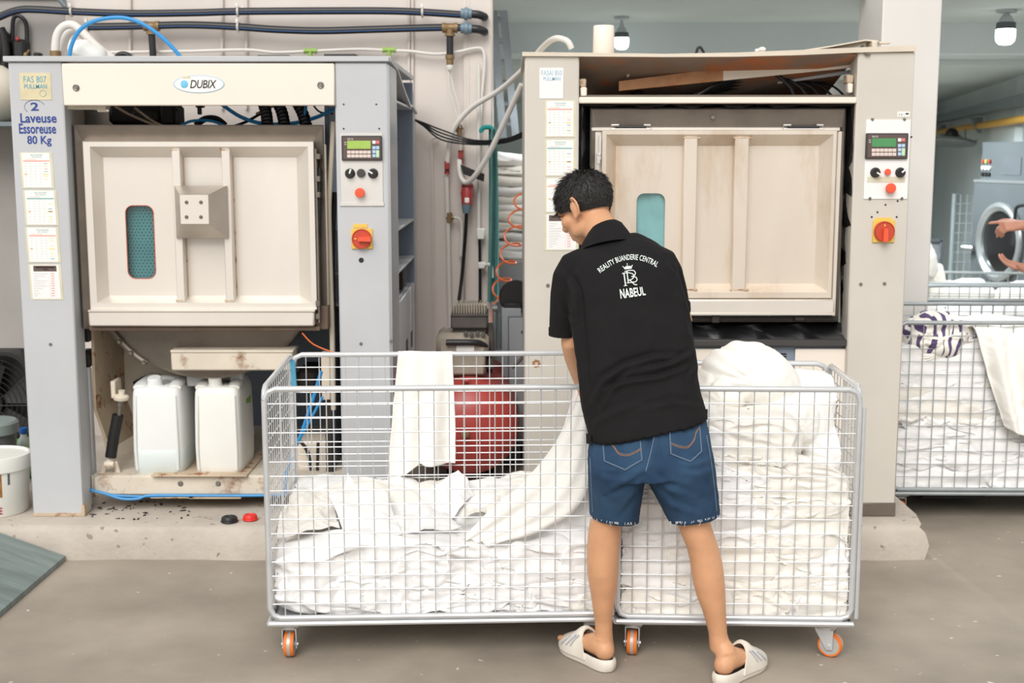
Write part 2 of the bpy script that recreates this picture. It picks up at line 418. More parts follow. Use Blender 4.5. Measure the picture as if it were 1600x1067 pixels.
def display(root, x0, y0, x1, y1, Y, lcd):
    w, h = x1-x0, y1-y0; mb = MB(); mb.pbox(x0, y0, x1, y1, Y-.012, Y, .004); o = part('display_panel', mb, 'charcoal', root, 'dark control display with a green screen and rows of keys')
    mb = MB(); mb.pbox(x0+w*.045, y0+h*.06, x1-w*.045, y1-h*.06, Y-.0135, Y-.011, .001); part('fascia', mb, 'ink_brown', o)
    mb = MB(); mb.pbox(x0+w*.14, y0+h*.2, x0+w*.72, y0+h*.53, Y-.0155, Y-.012, .001); part('screen', mb, lcd, o)
    mb = MB(); text_px(mb, 'DELTA', x0+w*.15, y0+h*.1, x0+w*.29, y0+h*.165, Y-.0145); mb.pbox(x0+w*.07, y0+h*.26, x0+w*.12, y0+h*.28, Y-.0145, Y-.012, 0.0003)
    mb.pbox(x0+w*.07, y0+h*.34, x0+w*.12, y0+h*.36, Y-.0145, Y-.012, .0003); part('marking', mb, 'logo_white', o)
    for r in range(2):
        for k in range(6):
            mb = MB(); xx = x0+w*(.14+k*.098); yy = y0+h*(.6+r*.155); mb.pbox(xx, yy, xx+w*.09, yy+h*.125, Y-.0155, Y-.012, .001); kk = part('key', mb, 'key_pink', o)
            mb = MB(); mb.pbox(xx+w*.032, yy+h*.04, xx+w*.058, yy+h*.085, Y-.0162, Y-.015, .0003); part('digit', mb, 'ink_grey', kk)
    for fx, fy, fw, fh, m in ((.76, .2, .08, .125, 'logo_white'), (.85, .2, .08, .125, 'key_red'), (.76, .42, .08, .125, 'key_blue'), (.85, .42, .08, .125, 'key_blue'), (.76, .58, .08, .125, 'key_blue'), (.76, .74, .08, .125, 'key_blue'), (.85, .58, .08, .29, 'key_green')):
        mb = MB(); mb.pbox(x0+w*fx, y0+h*fy, x0+w*(fx+fw), y0+h*(fy+fh), Y-.0155, Y-.012, .001); part('key', mb, m, o)

def chart(root, x0, y0, x1, y1, Y, kind, sl=0.0, label=None):
    """a printed sheet in a yellowed plastic sleeve taped on a post; sl leans it sideways"""
    def T(mb): 
        z0 = V((x0+x1)/2, y1, Y).z; mb.v = [(p[0]+(p[2]-z0)*sl, p[1], p[2]) for p in mb.v]; return mb
    mb = MB(); mb.pbox(x0-3, y0-1, x1+4, y1+1.5, Y-.0015, Y, .0003); o = part('instruction_sheet', T(mb), 'plastic_sleeve', root, label)
    mb = MB(); mb.pbox(x0, y0, x1, y1, Y-.0025, Y-.001, .0002); part('paper', T(mb), 'sheet_paper', o)
    w, h = x1-x0, y1-y0; Yt = Y-.0029; ink = {}
    def bar(c, a, b, cc, d): ink.setdefault(c, MB()).pbox(x0+w*a, y0+h*b, x0+w*cc, y0+h*d, Yt, Yt+.0004, 0.00005)
    rr = random.Random(int(x0*7+y0))
    if kind == 'brown':
        bar('ink_brown', .08, .02, .9, .19); bar('logo_white', .16, .06, .84, .085); bar('logo_white', .42, .12, .6, .14)
        for k in range(10):
            yy = .25+k*.072; bar('ink_grey', .03, yy+.05, .97, yy+.055); bar('ink_grey', .08, yy, .2+rr.random()*.4, yy+.022); bar('key_red', .7, yy, .82, yy+.018)
        bar('ink_grey', .64, .22, .65, .98)
    else:
        main = 'ink_green' if kind == 'teal' else 'ink_red'
        text_px(ink.setdefault('ink_green', MB()), 'PROGRAMME', x0+w*.3, y0+h*.04, x0+w*.72, y0+h*.085, Yt); text_px(ink['ink_green'], 'DE LAVAGE', x0+w*.34, y0+h*.1, x0+w*.68, y0+h*.14, Yt)
        bar(main, .03, .215, .96, .25); bar('ink_red', .1, .18, .5, .19)
        for k in range(9):
            yy = .3+k*.075
            for q in range(4): bar('ink_grey', .08+q*.17, yy, .08+q*.17+.06+rr.random()*.04, yy+.014)
            if rr.random() < .6: bar(rr.choice(['ink_orange', 'ink_red', 'ink_green', 'ink_orange']), .76, yy, .9, yy+.02)
        bar('ink_orange', .06, .6, .16, .64); bar('ink_orange', .72, .6, .92, .64)
    for c, m2 in ink.items(): part('print', T(m2), c, o)

def door_tray(root, outer, panels, ribs, Y, dep, win=None, tray_bevel=(20, 16, 18, 14), label=None, m='brushed_steel'):
    """pressed door: flange, one sunk tray with sloping sides, upright ribs, a slot window"""
    x0, y0, x1, y1 = outer; l, t, r, b = tray_bevel
    def rc(a, bb, c, d, Yq):
        l_, r_, t_, b_ = V(a, (bb+d)/2, Yq).x, V(c, (bb+d)/2, Yq).x, V((a+c)/2, bb, Yq).z, V((a+c)/2, d, Yq).z; return [Vector((l_, Yq, t_)), Vector((r_, Yq, t_)), Vector((r_, Yq, b_)), Vector((l_, Yq, b_))]
    fl = panels
    R = [rc(x0, y0, x1, y1, Y+.05), rc(x0, y0, x1, y1, Y+.003), rc(x0+1, y0+1, x1-1, y1-1, Y), rc(fl[0], fl[1], fl[2], fl[3], Y), rc(fl[0]+.7, fl[1]+.7, fl[2]-.7, fl[3]-.7, Y+.002), rc(fl[0]+l, fl[1]+t, fl[2]-r, fl[3]-b, Y+dep)]
    mb = MB(); mb.loft(R, cap=False); o = part('door', mb, m, root, label, sharp=12)
    q0, q1 = R[-1][0], R[-1][2]; loops = [[(q0.x, q1.z), (q1.x, q1.z), (q1.x, q0.z), (q0.x, q0.z)]]
    if win:
        a, bb = (lambda k: (k[0], k[2]))(rc(win[0], win[1], win[2], win[3], Y+dep)); loops.append(rrect(a.x, bb.x, bb.z, a.z, .032))
    mb = MB(); mb.poly(loops, Y+dep, Y+dep+.012); part('tray', mb, m, o, sharp=20)
    for k, (a, c) in enumerate(ribs):
        tp, bt = V(a, fl[1]+3, Y), V(c, fl[3]-2, Y); tp2, bt2 = V(a, fl[1]+3, Y), V(c, fl[3]-2, Y)
        mb = MB(); mb.box(tp.x, V(c, (fl[1]+fl[3])/2, Y).x, Y+.004, Y+dep+.002, bt.z, tp.z, .003); part('rib', mb, m, o)
        xr = V(c, (fl[1]+fl[3])/2, Y).x; mb = MB(); mb.box(xr, xr+.004, Y+dep-.004, Y+dep+.001, bt.z+.01, tp.z-.03, .001); part('rust_line', mb, 'rust_edge', o)
        for zz in (tp.z-.006, bt.z+.006):
            mb = MB(); mb.box(tp.x-.006, bt.x+.006, Y+.0035, Y+.012, zz-.004, zz+.004, .002); part('weld', mb, 'rust_edge', o)
    return o, loops

# ---- washer on the left
w1 = thing('washing_machine', 'grey washer with cream top panel, blue lettering and two jerrycans underneath', 'washing machine', (-1.27, 5.9, .143))
PZ = .143
X1, X2, X3, X4 = -2.03, -1.812, -.716, -.502
mb = MB(); mb.box(X1, X2, YB, YB+.10, PZ, 2.03, .006); mb.box(X1+.004, X2-.004, YB+.1, YB+.13, PZ+.02, 1.9, .004); lp = part('left_post', mb, 'grey_paint', w1)
mb = MB(); mb.box(X1+.002, X2-.002, YB-.0015, YB+.02, PZ+.001, PZ+.016, .001); mb.box(X2-.012, X2+.003, YB-.001, YB+.05, PZ+.001, PZ+.05, .001); part('rusty_foot', mb, 'rust_edge', lp)
mb = MB(); mb.box(X3, X4, YB, YB+.27, PZ, 2.03, .008); rp = part('right_post', mb, 'grey_paint', w1)
mb = MB(); mb.box(X4-.004, X4+.006, YB+.01, YB+.34, PZ, 2.02, .004); part('edge_strip', mb, 'bare_aluminium', w1)
mb = MB(); mb.box(X1-.015, X4+.008, YB-.012, 6.55, 2.03, 2.052, .003); part('top_cover', mb, 'grey_paint', w1)
mb = MB(); mb.pbox(97.5, 99, 522.5, 165, YB-.014, YB+.01, .004); hp = part('header_panel', mb, 'cream_paint', w1, 'cream panel with an oval maker plate')
for q in ((119, 137), (501, 133)):
    c = V(q[0], q[1], YB-.015); mb = MB(); mb.lathe([(.0135, 0), (.0135, .003), (.011, .0045), (.009, .003), (.006, .003), (.006, .006), (0, .006)], c, (0, -1, 0), 20); part('lock', mb, 'screw_steel', hp)
c = V(311, 131.5, YB-.0145); a = V(352, 131.5, YB).x - c.x; bz = V(311, 118, YB).z - c.z
ov = lambda k: [(c.x+a*k*math.cos(t*PI/24), c.z+bz*(k if k == 1 else k*.97)*math.sin(t*PI/24)) for t in range(48)]
mb = MB(); mb.poly([ov(1)], YB-.0155, YB-.013); pl = part('maker_plate', mb, 'ink_pale_blue', w1, 'white oval plate with a thin blue rim')
mb = MB(); mb.poly([ov(.965)], YB-.0165, YB-.0135); part('plate_face', mb, 'logo_white', pl)
mb = MB(); text_px(mb, 'DUBIX', 297, 125, 338.5, 138, YB-.0172, bold=.012, shear=.25, space=.95); part('lettering', mb, 'ink_black', pl)
mb = MB(); cc = V(288, 131.5, YB-.0168); mb.lathe([(.0, .0012), (.013, .001), (.016, 0)], cc, (0, -1, 0), 24, cap=False); part('droplet', mb, 'droplet_blue', pl)
mb = MB(); mb.pbox(285, 119.5, 298, 122.5, YB-.0172, YB-.016, .0003); part('worn_patch', mb, 'card_yellow', pl)
# writing and papers on the left post
mb = MB(); mb.pbox(31, 114, 80, 156, YB-.002, YB, .0004); cd = part('name_card', mb, 'card_yellow', w1, 'yellowed card with handwritten code')
mb = MB(); text_px(mb, 'FAS 807', 37, 119, 72, 129, YB-.0026); text_px(mb, 'PULLMAN', 38, 131.5, 73, 138.5, YB-.0026, bold=.01)
c = V(67, 146, YB-.0026); mb.tube([c+Vector((math.cos(t*PI/10)*.0125, 0, math.sin(t*PI/10)*.0125)) for t in range(21)], .0006, 4); part('lettering', mb, 'ink_teal', cd)
for tx, bx in (('2', (48, 160, 60, 173)), ('Laveuse', (32, 177, 88, 192)), ('Essoreuse', (30, 193, 87, 209)), ('80 Kg', (43, 212, 80, 229))): mb = MB(); text_px(mb, tx, *bx, YB-.001, bold=.022); part('lettering', mb, 'ink_blue', w1, 'dark blue stencilled words')
c = V(54, 167, YB-.001); mb = MB()
for a0, a1 in ((20, 160), (190, 225), (165, 185)):
    mb.tube([c + Vector((math.cos(math.radians(lerp(a0, a1, k/8)))*.041, 0, math.sin(math.radians(lerp(a0, a1, k/8)))*.027)) for k in range(9)], .0008, 4)
part('pen_ring', mb, 'ink_blue', w1)
chart(w1, 36, 239, 80, 293, YB, 'red', -.03, 'topmost sheet with a red band'); chart(w1, 41.5, 298, 87, 351, YB, 'teal', -.03, 'sheet with a teal band'); chart(w1, 45, 356, 90, 409, YB, 'red', -.03, 'third sheet with a red band'); chart(w1, 50, 414, 94, 467, YB, 'brown', -.03, 'lowest sheet with a brown heading')
screw(w1, 79, 538, YB, .007); 
# housing and door
mb = MB(); Yh = 5.33
def R(x0, y0, x1, y1, Yq):
    l_, r_, t_, b_ = V(x0, (y0+y1)/2, Yq).x, V(x1, (y0+y1)/2, Yq).x, V((x0+x1)/2, y0, Yq).z, V((x0+x1)/2, y1, Yq).z; return [Vector((l_, Yq, t_)), Vector((r_, Yq, t_)), Vector((r_, Yq, b_)), Vector((l_, Yq, b_))]
mb.loft([R(128, 200, 506, 513, 6.2), R(122, 195, 509, 514, Yh), R(124, 197, 507, 513, Yh-.004), R(136, 221, 494, 512, Yh+.012), R(140, 226, 490, 508, Yh+.03)], cap=False); part('drum_housing', mb, 'dull_steel', w1, sharp=20)
door, loops = door_tray(w1, (135, 221, 493, 484), (146, 229, 484, 474), ((267, 284.5), (345, 362)), 5.295, .055, (198, 321, 241.5, 435), (20, 17, 18, 12), 'pale steel door with a pyramid boss and a slot window')
a, b = loops[1][3], loops[1][17]
xs = [p[0] for p in loops[1]]; zs = [p[1] for p in loops[1]]; wx0, wx1, wz0, wz1 = min(xs), max(xs), min(zs), max(zs); Yt = 5.35
pts = [Vector((p[0], Yt-.001, p[1])) for p in loops[1]]; mb = MB(); mb.tube(pts+[pts[0]], .0017, 6); part('window_seal', mb, 'switch_red', door)
mb = MB(); mb.poly([rrect(wx0, wx1, wz0, wz1, .03)], Yt+.006, Yt+.011); part('window_pane', mb, 'pane_glass', door)
mb = MB(); mb.grid(lambda u, v: (lerp(wx0-.05, wx1+.05, u), Yt+.03+.03*(2*u-1)**2, lerp(wz0-.04, wz1+.04, v)), 9, 5); mb.mi(1)
k = 0; z = wz0-.03
while z < wz1+.03:
    x = wx0-.04 + (.0075 if k % 2 else 0)
    while x < wx1+.04:
        u = (x-wx0+.05)/(wx1-wx0+.1); y = Yt+.03+.03*(2*u-1)**2-.0008; mb.add([(x+.0033*math.cos(t*PI/3), y, z+.0033*math.sin(t*PI/3)) for t in range(6)], [tuple(range(6))]); x += .015
    z += .013; k += 1
part('perforated_drum', mb, ['teal_drum', 'teal_drum_hole'], w1)
mb = MB(); q = lambda x0, y0, x1, y1, Y: R(x0, y0, x1, y1, Y)
mb.loft([q(274, 290, 355, 372, 5.3), q(274, 290, 355, 372, 5.285), q(281.5, 304.5, 326, 350, 5.2), ]); bs = part('boss', mb, 'boss_steel', door, 'square pyramid boss with four bolts', sharp=8)
mb = MB(); mb.pbox(281.5, 304.5, 326, 350, 5.199, 5.203, .001); part('boss_plate', mb, 'brushed_steel', door)
for x in (291.5, 314):
    for y in (316, 339): screw(door, x, y, 5.199, .0075, 'bolt', 'dull_steel')
mb = MB(); mb.pbox(138, 486, 491, 510, 5.275, 5.34, .006); mb.pbox(137, 484.5, 492, 487.5, 5.27, 5.34, .002); part('door_lip', mb, 'brushed_steel', w1)
mb = MB(); mb.pbox(139, 510, 500, 517, 5.30, 5.4, .003); part('lip_gutter', mb, 'dark_stain', w1)
# right edge of the door: hinge strip, gas strut, hoses
mb = MB(); mb.pbox(494, 232, 497.5, 505, 5.29, 5.33, .002)
for y in (240, 275, 300, 470, 490): mb.pbox(493, y, 500, y+9, 5.285, 5.33, .002)
part('hinge_strip', mb, 'dull_steel', w1)
mb = MB(); mb.tube([V(499, 262, 5.31), V(497, 372, 5.31)], .0085, 10); mb.tube([V(497, 372, 5.31), V(498, 382, 5.31)], .004, 8); part('gas_strut', mb, 'black_plastic', w1)
mb = MB(); mb.pbox(499, 225, 511, 478, 5.335, 5.37, .004); part('hinge_plate', mb, 'stain_cream', w1)
mb = MB(); mb.pbox(493, 478, 513, 515, 5.32, 5.42, .004); part('hinge_block', mb, 'dark_stain', w1)
mb = MB(); mb.tube([V(521, 190, 5.38), V(516, 280, 5.38), V(514, 330, 5.38), V(516, 420, 5.38), V(519, 520, 5.38), V(521, 640, 5.38)], .011, 8, 5); part('drain_pipe', mb, 'beige_pipe', w1)
mb = MB(); mb.tube([V(523, 300, 5.44), V(519, 400, 5.45), V(521, 520, 5.45)], .012, 8, 5); part('dark_hose', mb, 'black_rubber', w1)
# between header and housing
for x, dx in ((412, 7), (434, 12), (463, 17)):
    p0, p1 = V(x-6, 150, 5.62), V(x+dx-2, 197, 5.5); mb = MB(); n = 34
    mb.tube([lerp(p0, p1, k/n)+Vector((.01*math.sin(k/n*3), 0, 0)) for k in range(n+1)], [.026 if k % 4 < 2 else .021 for k in range(n+1)], 12); part('corrugated_hose', mb, 'black_rubber', w1)
mb = MB(); mb.pbox(168, 160, 272, 196, 5.75, 5.95, .02); mb.pbox(205, 172, 250, 192, 5.68, 5.76, .02); mb.pbox(250, 160, 273, 195, 5.66, 5.8, .01); part('valve_block', mb, 'dark_grime', w1)
mb = MB(); pass
for q in ([(180, 166), (205, 180), (245, 197)], [(210, 168), (240, 190), (262, 199)], [(400, 178), (430, 165), (455, 158)]): mb = MB(); mb.tube([V(a, b, 5.59) for a, b in q], .0055, 6, 5); part('copper_pipe', mb, 'rust_edge', w1)
for q, r_ in (([(281, 197), (300, 189), (330, 189), (352, 197)], .006), ([(345, 162), (375, 182), (410, 193), (455, 193), (495, 183), (522, 170)], .008), ([(478, 164), (476, 178), (470, 196)], .007)):
    mb = MB(); mb.tube([V(a, b, 5.52) for a, b in q], r_, 8, 5); part('air_tube', mb, 'blue_tube', w1, 'bright blue air tube')
for q, r_ in (([(306, 196), (320, 186), (338, 186), (352, 196)], .014), ([(366, 197), (385, 190), (410, 176)], .006), ([(490, 165), (500, 175), (520, 178)], .004), ([(270, 165), (279, 178), (275, 196)], .003)):
    mb = MB(); mb.tube([V(a, b, 5.6) for a, b in q], r_, 8, 5); part('cable', mb, 'black_rubber', w1)
mb = MB(); mb.pbox(305, 160, 317, 168, 5.56, 5.6, .003); mb.pbox(308, 166, 314, 179, 5.57, 5.59, .003); part('sensor', mb, 'black_plastic', w1)
mb = MB(); mb.pbox(98, 162, 165, 171, 5.3, 5.36, .003); mb.pbox(152, 165, 165, 175, 5.295, 5.3, .002); part('header_bracket', mb, 'stain_cream', w1)
mb = MB(); mb.pbox(106, 170, 137, 330, 5.6, 6.0, .006); part('rear_duct', mb, 'dull_steel', w1)
mb = MB(); mb.pbox(112, 290, 134, 500, 5.52, 5.58, .006); part('junction_box', mb, 'stain_cream', w1)
mb = MB(); mb.tube([V(117, 440, 5.46), V(122, 425, 5.46), V(133, 417, 5.46)], .003, 6, 5); mb.tube([V(117, 432, 5.46), V(125, 422, 5.46), V(133, 424, 5.46)], .003, 6, 5); part('wiring', mb, 'black_rubber', w1)
for y0, y1 in ((505, 535), (548, 575)): mb = MB(); mb.pbox(124, y0, 140, y1, 5.42, 5.5, .01); part('rubber_block', mb, 'black_rubber', w1)
mb = MB(); mb.pbox(127, 575, 143, 742, 5.40, 5.44, .004); part('inner_upright', mb, 'grey_paint', w1)
mb = MB(); 
for k in range(3): mb.tube([V(131+k*1.5, 582+k*9, 5.398), V(134, 590+k*9, 5.398), V(133+k, 600+k*8, 5.398)], .002, 5, 3)
part('scrawl', mb, 'ink_black', w1)
# below the housing
mb = MB(); c = V(318, 420, 5.4); mb.lathe([(.46, .0), (.477, .01), (.477, 1.0), (.46, 1.01)], (c.x, 5.42, c.z), (0, 1, 0), 64); part('drum_shell', mb, 'dull_steel', w1)
mb = MB(); c2 = Vector((c.x, 5.415, c.z))
for k in range(4):
    t = math.radians(212+k*8); p = c2 + Vector((math.cos(t)*.487, 0, math.sin(t)*.487)); mb.lathe([(.011, 0), (.011, .01), (.007, .014), (0, .014)], p, (0, -1, 0), 6)
mb.tube([c2+Vector((math.cos(math.radians(205+k*4))*.487, .012, math.sin(math.radians(205+k*4))*.487)) for k in range(9)], .014, 8); part('flange_ring', mb, 'dull_steel', w1)
mb = MB(); p = [V(150, 518, 5.8), V(300, 518, 5.8), V(300, 745, 5.8), V(178, 745, 5.8), V(150, 650, 5.8)]; mb.loft([[x for x in p], [x+Vector((0, .02, 0)) for x in p]]); sp = part('support_plate', mb, 'rusty_cream', w1)
mb = MB(); mb.tube([V(210, 600, 5.79), V(225, 592, 5.79), V(240, 586, 5.79)], .012, 8); part('slot', mb, 'ink_black', sp)
mb = MB(); p = [V(142, 516, 5.44), V(146, 640, 5.44), V(169, 702, 5.44)]
for a, b in zip(p, p[1:]): mb.loft([[a, a+Vector((.012, 0, 0)), a+Vector((.03, .36, 0)), a+Vector((.02, .36, 0))], [b, b+Vector((.012, 0, 0)), b+Vector((.03, .36, 0)), b+Vector((.02, .36, 0))]])
part('plate_flange', mb, 'rust_edge', w1)
mb = MB(); mb.pbox(267, 549, 457, 579, 5.34, 5.46, .006); mb.pbox(266, 547, 458, 551, 5.335, 5.47, .002); part('cross_beam', mb, 'rusty_cream', w1, 'rust-stained cream cross beam')
mb = MB(); 
for a, b in ((291, 320), (359, 379)): mb.pbox(a, 578, b, 604, 5.5, 5.56, .005)
mb.pbox(320, 570, 359, 604, 5.6, 5.8, .02); part('beam_support', mb, 'grey_paint', w1)
sa = MB(); sa.tube([V(184.5, 648, 5.42), V(178, 680, 5.42), V(173, 714, 5.42)], .024, 18); sh = part('shock_absorber', sa, 'black_plastic', w1, 'black damper leaning beside the jerrycans')
mb = MB(); mb.tube([V(188, 622, 5.42), V(186, 650, 5.42)], .009, 10); mb.tube([V(188, 626, 5.42), V(187, 634, 5.42)], .015, 10); part('damper_rod', mb, 'dull_steel', sh)
mb = MB(); mb.box(V(174, 610, 5.42).x, V(181, 610, 5.42).x, 5.41, 5.5, V(174, 622, 5.42).z, V(174, 595, 5.42).z, .003); mb.lathe([(.03, -.012), (.033, -.008), (.033, .004), (.024, .01), (.012, .012)], V(189, 620, 5.42), (.1, -.1, 1), 20); mb.lathe([(.014, -.012), (.014, .018)], V(190, 616, 5.42), (.1, -.1, 1), 12); part('upper_mount', mb, 'stain_cream', sh)
mb = MB()
for a, b in (((166, 721), (159, 742)), ((180, 721), (186, 742))): mb.tube([V(a[0], a[1], 5.42), V(b[0], b[1], 5.42)], .011, 6)
mb.tube([V(164, 725, 5.39), V(178, 725, 5.39)], .013, 12); mb.ell(V(170, 725, 5.4), (.02, .02, .02), 12, 8); mb.box(V(157, 740, 5.42).x, V(190, 740, 5.42).x, 5.38, 5.46, V(170, 744, 5.42).z, V(170, 740, 5.42).z, .002); part('lower_mount', mb, 'stain_cream', sh)
zt = V(300, 743, 5.36).z; zb = V(300, 774, 5.36).z
mb = MB(); mb.box(X2+.01, X3+.0, 5.36, 5.48, zb, zt, .008); mb.box(X2+.01, X3, 5.48, 6.4, zt-.05, zt-.002, .004); bf = part('base_frame', mb, 'rusty_cream', w1, 'chipped cream base beam')
mb = MB(); mb.box(V(236, 745, 5.34).x, V(386, 745, 5.34).x, 5.335, 5.8, zt, zt+.008, .003); mb.box(V(232, 745, 5.34).x, V(300, 745, 5.34).x, 5.35, 5.37, zb-.012, zb+.002, .003); mb.box(V(292, 745, 5.34).x, V(375, 745, 5.34).x, 5.35, 5.39, zb-.014, zb+.002, .003); part('shelf_plate', mb, 'rust_edge', bf)
for x in (282, 341): screw(bf, x, 755.5, 5.36, .012, 'bolt', 'screw_steel')
mb = MB(); mb.loft([[V(130, 770, 5.37), V(130, 808, 5.37)+Vector((0, 0, .002)), V(132, 808, 5.37)+Vector((.02, 0, .002))], [V(165, 770, 5.9), V(165, 775, 5.9), V(166, 775, 5.9)]]); part('gusset', mb, 'rust_edge', bf)
mb = MB(); mb.tube([V(131, 763, 5.345), V(160, 770, 5.345), V(190, 779, 5.345), V(215, 779, 5.345), V(235, 774, 5.35), V(300, 774, 5.35), V(400, 774, 5.35), V(450, 772, 5.35)], .006, 8, 5); part('air_tube', mb, 'blue_tube', w1, 'blue air tube along the base beam'); mb = MB(); mb.tube([V(131, 761, 5.35), V(165, 771, 5.35), V(200, 775, 5.352), V(300, 775.5, 5.355), V(440, 774, 5.355)], .005, 8, 5)
part('air_tube', mb, 'blue_tube', w1, 'blue air tube along the base beam'); mb = MB(); mb.tube([V(502, 580, 5.3), V(490, 620, 5.3), V(470, 680, 5.3), V(458, 705, 5.3), V(448, 740, 5.3), V(445, 772, 5.3)], .008, 8, 5); mb.tube([V(504, 620, 5.3), V(480, 665, 5.3), V(465, 690, 5.3)], .006, 8, 5); part('air_tube', mb, 'blue_tube', w1, 'blue air tubes low in the frame')
mb = MB(); mb.tube([V(472, 520, 5.28), V(490, 538, 5.28), V(524, 552, 5.28)], .003, 6, 4); part('orange_wire', mb, 'orange_tube', w1)
mb = MB(); mb.box(X2, X3, 6.4, 6.44, .16, 1.0, .004); part('rear_panel', mb, 'slate_interior', w1)
mb = MB(); mb.pbox(502, 550, 516, 625, 5.4, 5.44, .004); part('pump_column', mb, 'stain_cream', w1); mb = MB(); mb.pbox(460, 690, 522, 742, 5.5, 5.7, .01); part('pump_body', mb, 'stain_cream', w1)
mb = MB(); mb.pbox(508, 622, 521, 740, 5.42, 5.46, .01); mb.pbox(462, 575, 498, 610, 5.6, 5.8, .03); mb.tube([V(470, 690, 5.45), V(482, 710, 5.45), V(490, 760, 5.45)], .008, 8, 4); mb.tube([V(497, 690, 5.45), V(495, 770, 5.45)], .007, 8); part('drain_valve', mb, 'dark_grime', w1)
# right post controls
mb = MB(); mb.pbox(532, 208, 598, 319, YB-.004, YB, .002); mb.pbox(531, 316, 600, 322, YB-.006, YB, .003); part('control_plate', mb, 'bright_steel', w1)
display(w1, 533.5, 212, 597, 251, YB-.004, 'lcd_green')
knob(w1, 547, 271, YB-.004, ang=70); lamp_button(w1, 564.5, 270.5, YB-.004, 'charcoal', .017, .012); knob(w1, 583, 271, YB-.004, ang=150)
lamp_button(w1, 563, 301, YB-.004, 'button_red', .0195, .028, 'stop_button')
isolator(w1, 549, 357, 582, 389, YB, True, (552, 350, 574, 356))
hole(w1, 564.5, 406.5, YB, .0105)
for p in ((537, 163), (588, 163), (537, 201), (592.5, 201)): hole(w1, p[0], p[1], YB, .0035)
screw(w1, 611, 533, YB-.002, .006); screw(w1, 564, 537, YB, .007)
# open electrical cabinet behind the right post
xb = -.80
mb = MB(); mb.box(xb, X4, 6.57, 6.60, PZ, 2.02, .003); mb.box(xb, xb+.02, YB+.28, 6.58, PZ, 2.02, .003); cb = part('switch_cabinet', mb, 'slate_interior', w1, 'open blue-grey cabinet along the side')
mb = MB(); mb.box(X4-.05, X4, 6.6, 6.72, PZ, 1.98, .006); part('rear_post', mb, 'grey_paint', w1)
for y, yy in ((352, 6.0), (415, 6.0), (165, 6.2)):
    z = V(632, y, yy).z; mb = MB(); mb.box(xb, X4, 5.62, 6.57, z-.008, z+.004, .002); part('shelf', mb, 'grey_paint', cb)
z = V(632, 460, 6.0).z; mb = MB(); mb.box(X4-.02, X4, 5.62, 6.6, PZ, z, .004); mb.box(xb, X4-.02, 5.62, 6.6, z-.012, z, .003); lw = part('lower_panel', mb, 'grey_paint', cb)
for yy in (6.0, 6.28):
    mb = MB(); mb.box(X4-.002, X4+.0012, yy, yy+.1, z-.3, z-.22, .001); part('cable_opening', mb, 'ink_black', cb)
mb = MB(); mb.box(xb+.25, X4-.02, 6.1, 6.3, z+.01, V(632, 418, 6.0).z, .01); part('dark_relay', mb, 'dark_grime', cb)
mb = MB()
for k in range(14): zz = 1.18+k*.03; mb.box(X4-.045, X4-.015, 5.66, 5.7, zz, zz+.022, .002)
part('terminal_strip', mb, 'terminal_blue', cb)
mb = MB()
for zz in (1.60, 1.49): mb.box(X4-.04, X4-.005, 5.64, 5.7, zz, zz+.035, .006)
part('orange_connector', mb, 'orange_tube', cb)
mb = MB(); p = Vector((X4-.02, 5.65, 1.72)); mb.tube([p+Vector((.02*math.cos(t*.5)+.01, 0, .015*math.sin(t*.5))) for t in range(12)], .0015, 5); part('loose_wire', mb, 'ink_black', cb)
mb = MB(); mb.box(X4, X4+.002, YB+.16, YB+.175, 1.13, 1.21, .0005); part('slot', mb, 'ink_black', w1)
mb = MB(); a = Vector((X4+.004, YB+.02, 2.03)); zs_ = [2.045, 2.03, 1.95, 1.9, 1.905, 1.88]; ys_ = [YB+.02, 5.6, 6.0, 6.3, 6.45, 6.75]
mb.loft([[Vector((X3-.05, y, z)), Vector((X4+.012, y, z)), Vector((X4+.012, y, z-.012)), Vector((X3-.05, y, z-.012))] for y, z in zip(ys_, zs_)]); part('cabinet_lid', mb, 'grey_paint', w1, 'bent lid sloping to the back')

# ---- washer on the right
w2 = thing('washing_machine', 'beige washer with black rubber door surround and open rusty top, behind the bending man', 'washing machine', (.84, 5.9, .143))
A1, A2, A3, A4 = .0515, .271, 1.392, 1.622
P2 = 'warm_grey_paint'
def ztop(px): return V(px, lerp(87, 80, (px-820)/610), YB).z
for (a, b, px, nm) in ((A1, A2, 860, 'left_post'), (A3, A4, 1385, 'right_post')):
    mb = MB(); mb.box(a, b, YB, YB+.12, PZ+.055, ztop(px), .006); o = part(nm, mb, P2, w2)
    mb = MB(); mb.box(a-.002, b+.002, YB-.002, YB+.125, PZ, PZ+.06, .004); part('post_foot', mb, 'grey_foot' if 'grey_foot' in MATS else 'dull_steel', o)
mb = MB(); mb.box(A4-.02, A4, YB+.12, 6.6, PZ, 2.02, .003); part('side_panel', mb, P2, w2)
mb = MB(); mb.box(A1, A1+.02, YB+.12, 6.6, PZ, 2.02, .003); part('side_panel', mb, P2, w2)
mb = MB(); pr = [(816, 81, 87.5), (900, 82, 88), (1040, 84, 89), (1150, 82, 88.5), (1250, 78, 86), (1340, 74, 82), (1432, 70.5, 80)]
mb.loft([[V(x, t, YB-.012), V(x, b, YB-.012), V(x, b, YB-.012)+Vector((0, 1.2, .0)), V(x, t, YB-.012)+Vector((0, 1.2, 0))] for x, t, b in pr]); part('top_cover', mb, 'stain_cream', w2)
